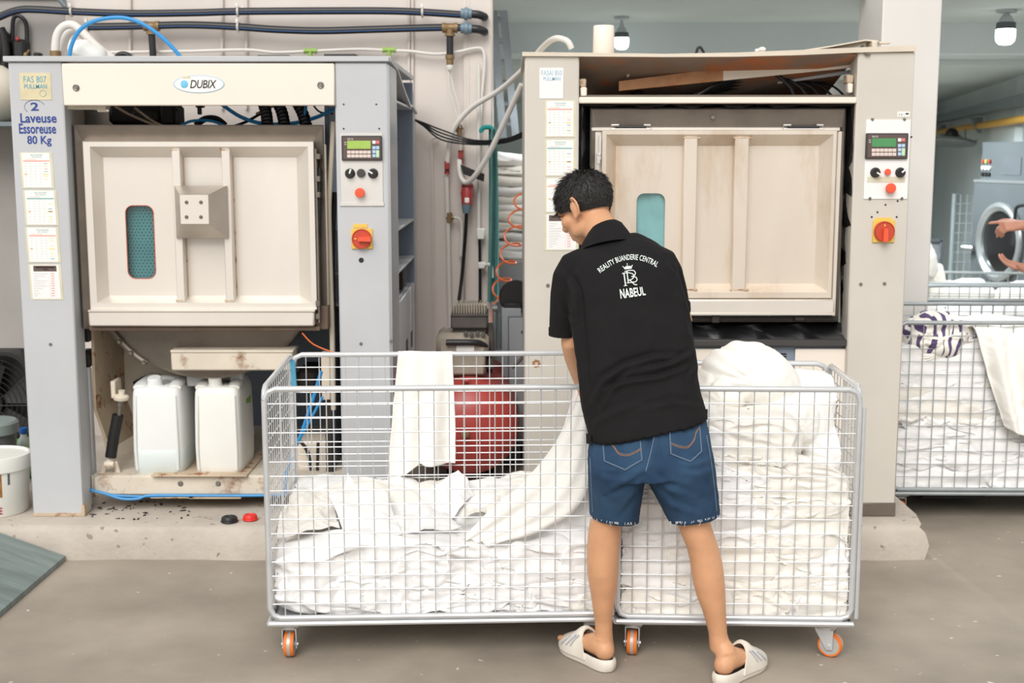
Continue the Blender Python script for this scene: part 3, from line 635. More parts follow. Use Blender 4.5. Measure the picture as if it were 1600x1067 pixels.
# bent sheet lying on the cover
mb = MB(); pr = [(1255, 78, 5.35), (1300, 71, 5.3), (1352, 61.5, 5.27), (1372, 63, 5.27)]
mb.loft([[V(x, y, Y), V(x, y+2.2, Y), V(x, y+2.2, Y)+Vector((-.05, .5, 0)), V(x, y, Y)+Vector((-.05, .5, 0))] for x, y, Y in pr]); mb.pbox(1363, 64, 1371, 79, 5.25, 5.35, .004)
mb.pbox(1374, 65, 1392, 68.5, 5.27, 5.3, .003); bc = part('bent_cover', mb, 'stain_cream', w2, 'bent cream cover sheet with a torn rim')
mb = MB(); mb.pbox(1349, 70, 1354, 82, 5.25, 5.3, .003); mb.tube([V(1351, 82, 5.25), V(1354, 85.5, 5.25), V(1360, 85, 5.25)], .004, 6); part('torn_clip', mb, 'dull_steel', w2)
# open top compartment
mb = MB(); mb.box(A2, A3, 6.3, 6.33, 1.3, 2.02, .003); part('rear_panel', mb, 'dark_grime', w2)
mb = MB(); mb.loft([[V(905, 90, 5.28), V(1338, 88, 5.28), V(1338, 88, 5.28)+Vector((0, .9, -.24)), V(905, 90, 5.28)+Vector((0, .9, -.36))], [V(905, 88, 5.28), V(1338, 84, 5.28), V(1338, 84, 5.28)+Vector((0, .9, -.24)), V(905, 88, 5.28)+Vector((0, .9, -.36))]]); part('rusty_liner', mb, 'rusty_liner', w2, 'rust-eaten underside of the top')
mb = MB(); mb.loft([[V(967, 127, 5.42), V(967, 142, 5.42), V(972, 142, 5.6), V(972, 127, 5.6)], [V(1130, 106, 5.4), V(1130, 126, 5.4), V(1130, 126, 5.58), V(1130, 106, 5.58)]]); part('rusty_rail', mb, 'rust_steel', w2)
mb = MB(); mb.loft([[V(1130, 106, 5.4), V(1130, 126, 5.4), V(1130, 126, 5.58), V(1130, 106, 5.58)], [V(1339, 86, 5.38), V(1339, 105, 5.38), V(1339, 105, 5.5), V(1339, 86, 5.5)]]); part('cream_rail', mb, 'stain_cream', w2)
mb = MB(); mb.loft([[V(1215, 128, 5.5), V(1215, 131, 5.5), V(1215, 131, 5.7), V(1215, 128, 5.7)], [V(1339, 107, 5.45), V(1339, 114, 5.45), V(1339, 114, 5.6), V(1339, 107, 5.6)]]); part('cable_tray', mb, 'grey_paint', w2)
for k in range(5):
    mb = MB(); yy = 5.44+k*.03; mb.tube([V(1090-k*6, 149, yy), V(1120, 132+k*3, yy), V(1160+k*4, 116+k*4, yy), V(1205, 113+k*4, yy), V(1232+k*14, 134-k, yy), V(1240+k*20, 150, yy)], .008-.0008*k, 8, 6); part('cable', mb, 'black_rubber', w2)
mb = MB(); mb.tube([V(925, 120, 5.8), V(970, 125, 5.7), V(1000, 140, 5.6), V(990, 150, 5.55)], .014, 8, 5); mb.pbox(925, 115, 968, 148, 5.75, 5.95, .02); part('dark_valve', mb, 'dark_grime', w2)
mb = MB(); mb.tube([V(980, 120, 5.43), V(985, 110, 5.43), V(989, 102, 5.43)], .006, 6, 4); part('orange_lug', mb, 'rust_edge', w2)
for p in ((905.5, 123, 916, 136), (1323.5, 117, 1334, 130)): mb = MB(); mb.pbox(*p, 5.3, 5.36, .004); part('end_block', mb, 'rust_edge', w2)
for p in ((907, 136, 917, 150), (1325, 130, 1333, 145)): mb = MB(); mb.pbox(*p, 5.28, 5.32, .004); part('end_block', mb, 'cream_paint', w2)
mb = MB(); mb.pbox(905, 151.5, 1339, 161.5, YB-.004, YB+.06, .004); cr = part('cross_bar', mb, 'cream_paint', w2)
mb = MB(); mb.box(A2, A3, YB+.03, YB+.3, V(1100, 151, YB).z-.004, V(1100, 149, YB).z+.004, .003); part('bar_shelf', mb, 'dull_steel', w2)
# rubber surround
def wob(x0, y0, x1, y1, Y, amp, seed):
    out = []; N_ = 22
    cs = [(x0, y0), (x1, y0), (x1, y1), (x0, y1)]
    for k in range(4):
        a, b = cs[k], cs[(k+1) % 4]
        for j in range(N_):
            t = j/N_; p = V(lerp(a[0], b[0], t), lerp(a[1], b[1], t), Y); s_ = math.sin(j*1.7+k*2+seed)*amp*math.sin(PI*t); out.append(p+Vector((s_*.6, s_, s_*.6)))
    return out
mb = MB(); mb.loft([wob(905, 162, 1339, 541, 5.34, 0, 0), wob(906, 163, 1337, 540, 5.29, .006, 1), wob(911, 165.5, 1331, 531, 5.285, .02, 2), wob(917, 168, 1322, 519, 5.35, .02, 3), wob(922, 170, 1315, 506, 5.36, .012, 5), wob(924, 172, 1313, 503, 5.7, 0, 0)], cap=False); part('rubber_surround', mb, 'black_rubber', w2, 'creased black rubber sheet round the door', sharp=80)
mb = MB(); mb.loft([R(922, 169, 1315, 503, 6.2), R(921, 168.5, 1316, 503, 5.31), R(924, 171, 1314, 501, 5.305), R(934, 199, 1310, 498, 5.315), R(940, 203, 1305, 495, 5.34)], cap=False); part('drum_housing', mb, 'dull_steel', w2, sharp=20)
mb = MB(); mb.pbox(924, 199, 1313, 205, 5.303, 5.32, .003); mb.pbox(923, 205, 939, 495, 5.31, 5.33, .003); mb.pbox(1304, 205, 1311, 495, 5.308, 5.33, .003); part('door_frame', mb, 'brushed_steel', w2)
door2, loops2 = door_tray(w2, (939, 203, 1304, 466), (946, 210, 1298, 457), ((1069.5, 1088), (1149, 1168)), 5.285, .05, (994, 302, 1038.5, 416), (15, 18, 22, 14), 'stained pale steel door with two ribs and a slot window', 'stained_steel')
xs = [p[0] for p in loops2[1]]; zs = [p[1] for p in loops2[1]]
mb = MB(); mb.poly([rrect(min(xs), max(xs), min(zs), max(zs), .03)], 5.342, 5.346); part('window_pane', mb, 'pane_glass', door2)
mb = MB(); mb.grid(lambda u, v: (lerp(min(xs)-.02, max(xs)+.02, u), 5.36+.006*math.sin(u*9+v*5), lerp(min(zs)-.02, max(zs)+.02, v)), 12, 24); part('wet_load', mb, 'window_teal', w2)
for a, b in ((955, 1016), (1224, 1286)):
    mb = MB(); pts = [V(a+.5, 195.5, 5.295), V(a, 201.5, 5.295), V(b, 201.5, 5.295), V(b, 195.5, 5.295), V(b-10, 195.5, 5.295)]; mb.tube([pts[0]+Vector((.03, 0, 0))]+pts, .0045, 6); o = part('hinge', mb, 'bright_steel', w2)
    mb = MB(); mb.tube([V(a+6, 198.5, 5.295), V(b-6, 198.5, 5.295)], .006, 8); part('hinge_pin', mb, 'black_plastic', o)
screw(w2, 1114, 183, 5.303, .01)
mb = MB(); mb.tube([V(935, 240, 5.28), V(935, 255, 5.28)], .008, 8); mb.tube([V(934.5, 246, 5.28), V(934, 320, 5.28)], .004, 8); mb.pbox(933, 239, 939, 243, 5.27, 5.3, .002); mb.pbox(936, 212, 939.5, 250, 5.275, 5.3, .002); part('latch', mb, 'bright_steel', w2)
mb = MB(); mb.pbox(939, 468, 1304, 490, 5.27, 5.34, .006); mb.pbox(938, 488.5, 1305, 493, 5.265, 5.34, .003); part('door_lip', mb, 'brushed_steel', w2)
mb = MB(); mb.pbox(940, 494, 1310, 502, 5.30, 5.36, .003); mb.pbox(1112, 493, 1125, 505, 5.28, 5.3, .004); mb.pbox(1242, 495, 1258, 502, 5.28, 5.3, .004); part('gutter', mb, 'dark_grime', w2)
mb = MB(); mb.pbox(906, 531, 1330, 541.5, 5.265, 5.32, .004); part('lower_rail', mb, 'charcoal', w2)
mb = MB(); mb.box(A2, A3, 5.30, 5.33, PZ, V(1100, 541, 5.3).z, .003); part('plinth_panel', mb, 'slate_interior', w2)
mb = MB(); mb.pbox(906, 545, 1208, 800, 5.285, 5.3, .004); mb.pbox(1239, 545, 1328, 800, 5.285, 5.3, .004); part('front_panel', mb, 'cream_paint', w2)
for k in range(6): mb = MB(); mb.pbox(1214, 552+k*4, 1229, 554.2+k*4, 5.296, 5.3, .001); part('louvre', mb, 'ink_black', w2)
# papers and controls
mb = MB(); mb.pbox(843, 106, 880, 154, YB-.002, YB, .0004); cd = part('name_card', mb, 'sheet_paper', w2, 'white card with faded blue lettering')
mb = MB(); text_px(mb, 'FASAI 850', 846, 110, 878, 118, YB-.0026); text_px(mb, 'PULLMAN', 849, 120, 876, 126, YB-.0026, bold=.01); part('lettering', mb, 'ink_pale_blue', cd)
chart(w2, 854, 158, 896, 213, YB, 'red', 0, 'upper taped sheet'); chart(w2, 854, 219, 896, 274, YB, 'teal', 0, 'second taped sheet'); chart(w2, 854, 279, 898, 331, YB, 'red', 0, 'third taped sheet'); chart(w2, 854, 335, 900, 390, YB, 'brown', 0, 'lowest taped sheet')
screw(w2, 856, 446, YB, .008)
mb = MB(); c = V(838, 568, YB); 
for k in range(7): t = k*.9; mb.box(c.x+math.cos(t)*.012-.006, c.x+math.cos(t)*.012+.006, YB-.001, YB, c.z+math.sin(t)*.012-.005, c.z+math.sin(t)*.012+.005, .0003)
part('chipped_patch', mb, 'rust_steel', w2)
mb = MB(); mb.pbox(1351.5, 187, 1420.5, 311, YB-.004, YB, .002); part('control_plate', mb, 'sheet_paper', w2)
display(w2, 1353, 208, 1419, 248.5, YB-.004, 'lcd_dark_green')
knob(w2, 1367.5, 269.5, YB-.004, ang=-30); lamp_button(w2, 1386, 268.5, YB-.004, 'button_red', .0125, .014); knob(w2, 1406.5, 269.5, YB-.004, ang=40)
lamp_button(w2, 1389.5, 294, YB-.004, 'button_red', .0205, .03, 'stop_button')
mb = MB(); mb.pbox(1355, 276, 1414, 285, YB-.0055, YB-.003, .0005); part('tape_strip', mb, 'plastic_sleeve', w2)
isolator(w2, 1364, 344, 1398, 379, YB, False, (1368, 340, 1394, 346))
for p in ((1402.5, 314), (1383.5, 320), (1371, 331.5), (1362, 339), (1401, 339), (1424, 214)): hole(w2, p[0], p[1], YB, .004)
for p in ((1363, 187), (1413, 187), (1359, 310), (1409, 310), (1345, 444), (1382, 443)): screw(w2, p[0], p[1], YB-.001, .007)
mb = MB(); mb.pbox(1402, 174.5, 1421.5, 182.5, YB-.0015, YB, .0003); st = part('sticker', mb, 'logo_white', w2)
mb = MB(); text_px(mb, '0 8 1', 1404, 177.5, 1413, 180.5, YB-.002); mb.pbox(1415, 176.5, 1420, 179, YB-.002, YB-.001, .0002); part('lettering', mb, 'ink_black', st)
# ------------------------------------------------------------------ pipes, hoses and fittings on the pale wall
mat('black_pipe', (36, 36, 40), .4, var=.1, scale=6)
mat('pipe_stripe', (44, 92, 150), .4, var=0)
mat('grey_fitting', (112, 134, 148), .45, var=.06)
mat('brass', (150, 124, 88), .5, metal=.4, var=.15, scale=30)
mat('green_fitting', (150, 186, 84), .45, var=.05)
mat('valve_red', (170, 60, 58), .45, var=.1)
mat('teal_cloth', (16, 140, 134), .8, var=.12, scale=8, sheen=.2)
mat('ladder_metal', (176, 182, 188), .35, metal=.6, var=.1, scale=8)
mat('tank_red', (176, 66, 60), .4, var=.1, scale=6, rust=.06, rustcol=(120, 50, 44), rscale=12)
mat('tank_cream', (214, 206, 190), .5, var=.06)
mat('motor_grey', (168, 158, 144), .6, var=.14, scale=12, rust=.15, rustcol=(120, 106, 90), rscale=12)
mat('motor_dark', (92, 86, 82), .55, var=.18, scale=12)
mat('cabinet_grey', (150, 154, 158), .5, var=.06)
mat('plastic_white', (236, 236, 230), .42, var=.03, scale=4, sss=.0)
mat('plastic_translucent', (236, 238, 236), .4, var=.04, scale=3)
mat('liquid_tint', (214, 222, 220), .4, var=.03)
mat('tub_grey', (140, 152, 150), .5, var=.06)
mat('tub_dark', (96, 100, 104), .5, var=.06)
mat('basin_green', (104, 190, 92), .45, var=.05)
mat('bottle_clear', (196, 200, 196), .25, var=.05)
mat('cap_blue', (32, 96, 176), .4, var=0)
mat('cap_red', (228, 50, 42), .4, var=.03)
mat('cap_black', (34, 34, 34), .45, var=.05)
mat('print_brown', (126, 92, 70), .6, col2=(206, 190, 176), scale=60)
mat('print_orange', (190, 130, 60), .6, col2=(110, 76, 50), scale=40)
mat('print_red', (170, 40, 44), .6, var=0)
mat('bulb_glow', (246, 252, 255), .3, var=0, emit=6.0)
mat('lamp_dark', (86, 94, 98), .5, var=.05)
mat('lamp_grey', (190, 198, 200), .4, var=.05)
mat('gas_yellow', (214, 164, 64), .5, var=.08)
mat('tray_grey', (128, 138, 142), .5, metal=.3, var=.08)
mat('dryer_grey', (102, 108, 110), .45, metal=.25, var=.07, scale=3)
mat('dryer_ring', (176, 180, 180), .3, metal=.6, var=.1, scale=6)
mat('dryer_glass', (40, 39, 40), .12, var=.2, scale=3)
mat('fan_grey', (126, 130, 128), .5, metal=.2, var=.1)
mat('rack_white', (176, 184, 186), .5, var=.04)

def run(name, pts, r, m, label, cat, Y=None, n=10, group=None, sm=5):
    P = [V(p[0], p[1], p[2] if len(p) > 2 else Y) for p in pts]
    mb = MB(); mb.tube(P, r, n, sm); return single(name, mb, m, label, cat, group)
def pipe_thing(name, pts, r, Y, label, n=10):
    P = [V(p[0], p[1], Y) for p in pts]; lo = min(P, key=lambda p: p.z)
    t = thing(name, label, 'pipe', lo); mb = MB(); mb.tube(P, r, 12, 6); part('pipe', mb, 'black_pipe', t)
    mb = MB(); mb.tube([p+Vector((0, -r*.93, -r*.42)) for p in P], r*.10, 6, 6); part('stripe', mb, 'pipe_stripe', t, 'blue stripe'); return t
up = pipe_thing('water_pipe', [(-60, 60), (-25, 40), (0, 26), (30, 15.5), (60, 15), (112, 18), (200, 21), (300, 20), (372, 18), (500, 17), (600, 17), (660, 19), (722, 23)], .019, 6.76, 'upper black water pipe running along the top of the pale wall')
dn = pipe_thing('water_pipe', [(137, 42), (200, 41), (240, 40), (300, 39), (372, 42), (430, 46), (500, 48), (580, 46), (690, 43), (730, 44)], .019, 6.76, 'lower black water pipe with two brown tees under the upper pipe')
def clamp(root, px, py):
    c = V(px, py, 6.76); mb = MB(); mb.tube([c+Vector((0, math.cos(t*PI/8)*.024, math.sin(t*PI/8)*.024)) for t in range(17)], .006, 6); mb.box(c.x-.005, c.x+.005, 6.76, YW, c.z+.018, c.z+.026, .001); mb.box(c.x-.01, c.x+.006, 6.735, 6.745, c.z+.018, c.z+.04, .002); part('pipe_clamp', mb, 'bright_steel', root)
for px, py in ((112, 18), (372, 18), (660, 19)): clamp(up, px, py)
for px, py in ((137, 42), (372, 42)): clamp(dn, px, py)
for root, py in ((up, 21), (dn, 44)):
    a, b = V(720, py, 6.76), V(737, py+1, 6.76); mb = MB(); mb.tube([a, lerp(a, b, .3), lerp(a, b, .35), lerp(a, b, .65), lerp(a, b, .7), b], [.026, .026, .033, .033, .026, .026], 18); part('coupling', mb, 'grey_fitting', root)
    mb = MB(); mb.tube([b, V(748, py+2, 6.76), V(756, py+5, 6.78), V(757, py+6, 6.815)], .021, 12, 4); part('elbow', mb, 'black_pipe', root)
for px, py, y2 in ((237, 41, 98), (703, 43.5, 88)):
    a, b, c = V(px-12, py, 6.76), V(px+12, py, 6.76), V(px, py+13, 6.76); mb = MB(); mb.tube([a, lerp(a, b, .2), lerp(a, b, .25), lerp(a, b, .75), lerp(a, b, .8), b], [.026, .026, .023, .023, .026, .026], 14); mb.tube([lerp(a, b, .5), lerp(lerp(a, b, .5), c, .7), lerp(lerp(a, b, .5), c, .75), c], [.022, .022, .027, .027], 14); part('tee', mb, 'brass', dn)
    mb = MB(); mb.tube([c, V(px+ (3 if px < 300 else 0), y2, 6.76)], .018, 12); part('drop_pipe', mb, 'black_pipe', dn)
mb = MB(); a = V(703, 86, 6.76); mb.tube([a, a+Vector((0, 0, -.02)), a+Vector((0, 0, -.021)), a+Vector((0, 0, -.05))], [.024, .024, .019, .019], 14); part('end_fitting', mb, 'brass', dn)
mb = MB(); mb.tube([a+Vector((0, 0, -.05)), a+Vector((0, 0, -.06)), a+Vector((0, 0, -.075))], [.018, .018, .012], 12); part('end_cap', mb, 'plastic_white', dn)
run('drip_tube', [(700.5, 108), (702, 140), (708, 160), (716, 188)], .004, 'white_hose', 'left thin white tube hanging from the brown tee fitting', 'tube', 6.77, 6)
run('drip_tube', [(703, 109), (709, 140), (716, 165), (719, 200)], .004, 'white_hose', 'right thin white tube hanging from the brown tee fitting', 'tube', 6.78, 6)
wh = thing('air_line', 'long white air hose with green tees along the wall', 'hose', V(400, 81, 6.8)); mb = MB()
mb.tube([V(x, y, 6.8) for x, y in ((165, 82), (240, 81), (300, 80), (385, 78), (430, 82), (485, 80), (560, 77), (608, 79), (640, 80), (680, 84.5), (715, 81), (745, 75), (755, 80), (757, 100), (753, 150), (748, 230))], .008, 8, 6); part('hose', mb, 'white_hose', wh)
for px, py in ((485, 79.5), (608, 78)):
    mb = MB(); mb.tube([V(px-9, py, 6.795), V(px+9, py, 6.795)], .012, 10); mb.tube([V(px-10, py, 6.795), V(px-7, py, 6.795)], .015, 10); mb.tube([V(px+7, py, 6.795), V(px+10, py, 6.795)], .015, 10); mb.tube([V(px, py, 6.795), V(px, py+9, 6.795)], .011, 10); t = part('tee', mb, 'green_fitting', wh)
    mb = MB(); mb.tube([V(px, py+8, 6.795), V(px, py+16, 6.795)], .009, 8); part('branch', mb, 'white_hose', t)
for k, (px, y0, y1) in enumerate(((203, -20, 98), (347, -20, 170), (385, -20, 170), (639, -20, 560), (644.5, -20, 560), (728.5, -20, 290), (733, -20, 470))):
    mb = MB(); mb.tube([V(px, y0, 6.835), V(px, y1, 6.835)], .0075, 8)
    for yy in (60, 300): mb.tube([V(px, yy, 6.835), V(px, yy+3, 6.835)], .011, 8)
    lb = ['upright conduit on the wall above the left end of the cream panel', 'upright conduit on the wall just above the oval maker plate', 'upright conduit on the wall right of the maker plate', 'left upright of the paired conduits on the bare wall right of the grey washer', 'right upright of the paired conduits on the bare wall right of the grey washer', 'upright conduit on the wall ending above the red socket', 'upright conduit on the wall edge beside the red socket'][k]
    single('wall_conduit', mb, 'wall_paint', lb, 'conduit', 'conduits on the pale wall')
# loops above the left washer
for k, pts in enumerate(([(86, 90), (88, 60), (96, 44), (110, 38.5), (124, 46), (150, 72), (176, 92)], [(98, 92), (100, 66), (108, 51), (120, 48), (134, 58), (156, 80), (168, 94)])):
    t = run('hose_loop', pts, .019, 'white_hose', ['outer white hose loop above the left post of the grey washer', 'inner white hose loop above the left post of the grey washer'][k], 'hose', 6.0+.07*k, 12)
mb = MB(); p = V(87, 90, 6.0); mb.lathe([(.03, -.05), (.03, 0), (.025, .005), (.025, .03)], p, (0, 0, 1), 14); single('hose_fitting', mb, 'brass', 'brass fitting under the outer white hose loop', 'fitting')
run('air_tube', [(108, 93), (112, 70), (124, 48), (145, 34), (172, 28), (200, 29), (228, 40), (255, 60), (273, 78), (286, 94)], .009, 'blue_tube', 'bright blue tube arching above the cream panel', 'tube', 5.8)
run('rubber_loop', [(180, 94), (186, 86), (195, 84.5), (202, 88), (206, 94)], .013, 'black_rubber', 'small black hose loop behind the cream panel top', 'hose', 6.0)
mb = MB(); mb.ell(V(136, 82, 5.9), (.088, .05, .045), 24, 14, Matrix.Rotation(.35, 3, 'Y'), .8); mb.v = (np.array(mb.v)+.012*np.array([0, 1, 1])*crumple(np.array(mb.v), 3, 14)[:, None]).tolist(); single('plastic_bundle', mb, 'plastic_white', 'crumpled white plastic bundle under the blue tube arch', 'bundle')
run('power_cable', [(80, -20), (81, 40), (80, 92), (79, 130)], .006, 'black_rubber', 'thin black cable down the grey wall left of the hose loops', 'cable', 7.1, 6)
mb = MB(); a, b = V(87, -8, 6.8), V(102, 11, 6.8); mb.tube([a, b], .012, 6); mb.tube([V(101, -12, 6.8), V(102, 11, 6.8)], .008, 6); single('pipe_bracket', mb, 'tray_grey', 'slanted grey bracket above the upper black pipe', 'bracket')
mb = MB(); mb.pbox(402, 86, 452, 90, 6.6, 6.86, .004); single('flat_bar', mb, 'charcoal', 'left dark flat bracket on the wall above the grey washer', 'bar')
mb = MB(); mb.pbox(506, 84, 556, 88, 6.6, 6.86, .004); single('flat_bar', mb, 'charcoal', 'right dark flat bracket on the wall under the green tee', 'bar')
# compressor on a wall shelf at far left
cp = thing('compressor', 'cream tank compressor with black handle at the upper left edge', 'compressor', V(-20, 195, 6.7)); c = V(-25, 147, 6.7)
mb = MB(); mb.lathe([(.0, -.24), (.1, -.22), (.14, -.16), (.145, .1), (.1, .17), (.02, .2)], c, (1, .0, 0), 32); part('tank', mb, 'tank_cream', cp)
mb = MB(); mb.ell(V(-8, 75, 6.85), (.1, .09, .1), 20, 12, e=.8); mb.box(V(24, 85, 6.85).x, V(44, 85, 6.85).x, 6.8, 6.95, V(30, 105, 6.85).z, V(30, 62, 6.85).z, .02); mb.tube([V(0, 45, 6.8), V(6, 60, 6.8), V(9, 90, 6.8), V(5, 110, 6.8)], .025, 10, 5); mb.pbox(52, 82, 62, 89, 6.8, 6.85, .005); part('motor', mb, 'black_plastic', cp)
mb = MB(); mb.tube([V(18.5, 110, 6.85), V(19.5, 50, 6.85), V(21, 30, 6.85), V(27, 24.5, 6.85), V(36, 29, 6.85), V(41.5, 42, 6.85), V(42, 80, 6.85), V(40, 110, 6.85)], .011, 10, 5); part('handle', mb, 'black_pipe', cp)
mb = MB(); mb.ell(V(27.5, 61, 6.8), (.012, .012, .012), 10, 8); part('red_cap', mb, 'valve_red', cp)
mb = MB(); mb.ell(V(40, 86, 6.78), (.012, .012, .014), 10, 8); mb.tube([V(40, 86, 6.78), V(46, 78, 6.78)], .006, 6); part('gauge', mb, 'brass', cp)
mb = MB(); mb.box(c.x-.4, c.x+.3, 6.5, 6.88, c.z-.17, c.z-.145, .004); single('wall_shelf', mb, 'tray_grey', 'grey wall shelf carrying the cream compressor tank', 'shelf')
run('white_cable', [(-20, 275), (0, 272), (15, 268), (30, 262)], .012, 'white_hose', 'white cable left of the grey washer post', 'cable', 7.0)
# hoses and wires between the washers
for k in range(4):
    o = 1.6*k; run('cable', [(645, 186, 6.8), (662, 192+o, 6.75), (690, 203+o*3.2, 6.72), (740, 219+o*1.4, 6.7), (790, 217+o*1.2, 6.6), (824, 203+o*1.6, 6.5)], .0045, 'black_rubber', ['uppermost black cable sagging between the two washers', 'second black cable sagging between the two washers', 'third black cable sagging between the two washers', 'lowest black cable sagging between the two washers'][k], 'cable', None, 8, 'black cable bundle between the washers')
run('white_hose', [(893, 76, 6.0), (886, 64, 6.0), (868, 60, 6.05), (850, 72, 6.2), (820, 106, 6.4), (782, 140, 6.6), (740, 166, 6.72), (716, 190, 6.76), (704, 216, 6.78), (698, 262, 6.79)], .014, 'white_hose', 'white hose from the beige washer top down to the red valve', 'hose')
run('white_hose', [(815, 132, 6.4), (792, 182, 6.5), (764, 240, 6.6), (744, 272, 6.66), (730, 285, 6.7), (721, 279, 6.72), (718, 262, 6.75), (718, 250, 6.78)], .014, 'white_hose', 'white hose hanging in a loop above the red socket', 'hose')
vp = thing('water_line', 'thin white water pipe with a red valve and brass tee on the wall', 'pipe', V(701, 560, 6.8)); mb = MB()
mb.tube([V(698, 275, 6.8), V(700, 345, 6.8), V(702, 450, 6.8), V(704, 560, 6.8)], .011, 8); mb.tube([V(703, 340, 6.8), V(715, 341, 6.8), V(721, 352, 6.8), V(720, 400, 6.8)], .008, 8, 4); part('pipe', mb, 'white_hose', vp)
for px, py in ((698.5, 262), (720, 245)):
    mb = MB(); mb.tube([V(px, py-10, 6.79), V(px, py-4, 6.79), V(px, py+4, 6.79), V(px, py+10, 6.79)], [.016, .012, .012, .016], 10); mb.box(V(px-4, py, 6.77).x, V(px+4, py, 6.77).x, 6.76, 6.78, V(px, py+3, 6.77).z, V(px, py-8, 6.77).z, .003); part('valve', mb, 'valve_red', vp)
mb = MB(); mb.tube([V(702, 332, 6.8), V(702, 348, 6.8)], .016, 10); mb.tube([V(697, 340, 6.8), V(709, 340, 6.8)], .012, 10); mb.tube([V(718, 195, 6.8), V(718, 212, 6.8)], .014, 10); mb.tube([V(712, 205, 6.8), V(723, 199, 6.8)], .009, 8); part('brass_tee', mb, 'brass', vp)
mb = MB(); mb.tube([V(720, 212, 6.8), V(720, 236, 6.8)], .008, 8); part('riser', mb, 'white_hose', vp)
run('wall_tube', [(686, 214), (678, 216), (675, 226), (676, 300), (677, 400), (678, 560)], .006, 'wall_paint', 'thin painted tube curving up the wall right of the paired conduits', 'tube', 6.82, 6)
so = thing('power_socket', 'red industrial socket with grey plug and black cable', 'socket', V(730, 335, 6.78)); mb = MB(); mb.pbox(721, 288, 739, 310, 6.74, YW, .006); mb.lathe([(.03, 0), (.034, .03), (.03, .06), (.03, .09)], V(730, 312, 6.74)+Vector((0, 0, .06)), (0, -.2, -1), 18); part('housing', mb, 'valve_red', so)
mb = MB(); mb.pbox(726, 309, 733, 317, 6.69, 6.7, .002); part('rating_label', mb, 'logo_white', so)
mb = MB(); mb.tube([V(729, 319, 6.72), V(729, 333, 6.72)], [.028, .02], 14); part('plug', mb, 'grey_fitting', so)
mb = MB(); mb.tube([V(729, 333, 6.72), V(727, 370, 6.74), V(722, 430, 6.74), V(716, 478, 6.6)], .0095, 8, 5); part('cable', mb, 'black_rubber', so)
mb = MB(); mb.pbox(722, 284, 738, 289, 6.78, YW, .003); single('socket_backplate', mb, 'plastic_white', 'white plate edge above the red socket', 'plate')
mb = MB(); p = [V(719, 257, 6.7), V(757, 272, 6.7), V(756, 284, 6.7), V(724, 272, 6.7)]; mb.loft([[x for x in p], [x+Vector((0, .03, 0)) for x in p]]); single('rubber_flap', mb, 'black_plastic', 'tilted black plate behind the white hose loop', 'plate')
mb = MB(); mb.pbox(745, 357, 757, 374, 6.76, 6.8, .004); single('junction_box', mb, 'plastic_white', 'small white junction box on the wall edge beside the teal cloth', 'box')
run('wall_cable', [(749.5, 374), (750, 420), (750, 475)], .008, 'black_rubber', 'black cable running down from the white junction box', 'cable', 6.79, 8)
run('wall_pipe', [(748, 100), (748, 357)], .009, 'white_hose', 'white pipe down the wall edge above the white junction box', 'pipe', 6.79, 8)
mb = MB(); mb.pbox(747, 410, 759, 420, 6.74, 6.8, .005); mb.tube([V(758, 415, 6.74), V(764, 413, 6.72), V(768, 418, 6.72), V(769, 434, 6.72)], .009, 8, 4); single('water_tap', mb, 'plastic_white', 'white tap with a bent spout in front of the teal cloth', 'tap')
# teal cloth on its hook
mb = MB(); a0 = V(765, 196, 6.72)
def tealf(u, v):
    y = lerp(200, 472, v); w = lerp(13, 18, v)
    q = V(770 + lerp(-.5, .5, u)*w + 1.5*math.sin(v*3), y, 6.72); return q + Vector((0, .03*math.sin(u*11+v*2), 0))
mb.grid(tealf, 24, 30); mb.v2 = None
g = np.array(mb.v); n_ = len(g); mb.add((g+np.array([0, .02, 0])).tolist(), [tuple(reversed(f)) for f in mb.f[:]]); tc_ = thing('hanging_cloth', 'narrow teal cloth hanging at the end of the wall', 'cloth', V(770, 472, 6.72)); part('cloth', mb, 'teal_cloth', tc_)
mb = MB(); mb.tube([V(770, 202, 6.72), V(766, 199, 6.72), V(757, 199, 6.72), V(752, 203, 6.72), V(753, 207, 6.72)], .012, 8, 4); part('hook_end', mb, 'teal_cloth', tc_)
# ladder
ld = thing('ladder', 'aluminium ladder leaning at the end of the wall', 'ladder', V(800, 420, 7.6))
for (a, b) in (((768, -20), (786, 215)), ((783, -20), (806, 215))):
    p, q = V(a[0], a[1], 7.35), V(b[0], b[1], 7.75); mb = MB(); d = Vector((.022, 0, 0)); e = Vector((0, .07, 0)); mb.loft([[p-d, p+d, p+d+e, p-d+e], [q-d, q+d, q+d+e, q-d+e]]); part('rail', mb, 'ladder_metal', ld)
for k in range(7):
    t = .06+k*.14; p = lerp(V(768, -20, 7.38), V(786, 215, 7.78), t); q = lerp(V(783, -20, 7.38), V(806, 215, 7.78), t); q = Vector((q.x, q.y, p.z)); mb = MB(); mb.box(p.x, q.x, p.y-.02, p.y+.04, p.z-.012, p.z+.012, .004); part('rung', mb, 'ladder_metal', ld)
for px, py in ((765, 58), (765, 83)):
    mb = MB(); c = V(px, py, 7.33); mb.box(c.x-.03, c.x+.02, 7.3, 7.36, c.z-.012, c.z+.02, .006); part('clip', mb, 'cap_blue', ld)
# linen stacked on a shelf beyond the wall end
mat('linen_shade', (232, 230, 222), .85, var=.03, scale=3, bump=.3, bscale=14)
sh_c = V(802, 405, 7.2)
mb = MB(); mb.box(sh_c.x-.22, sh_c.x+.25, 7.12, 7.6, .0, sh_c.z, .01); single('grey_cabinet', mb, 'cabinet_grey', 'grey cabinet under the stacked folded sheets beyond the wall', 'cabinet')
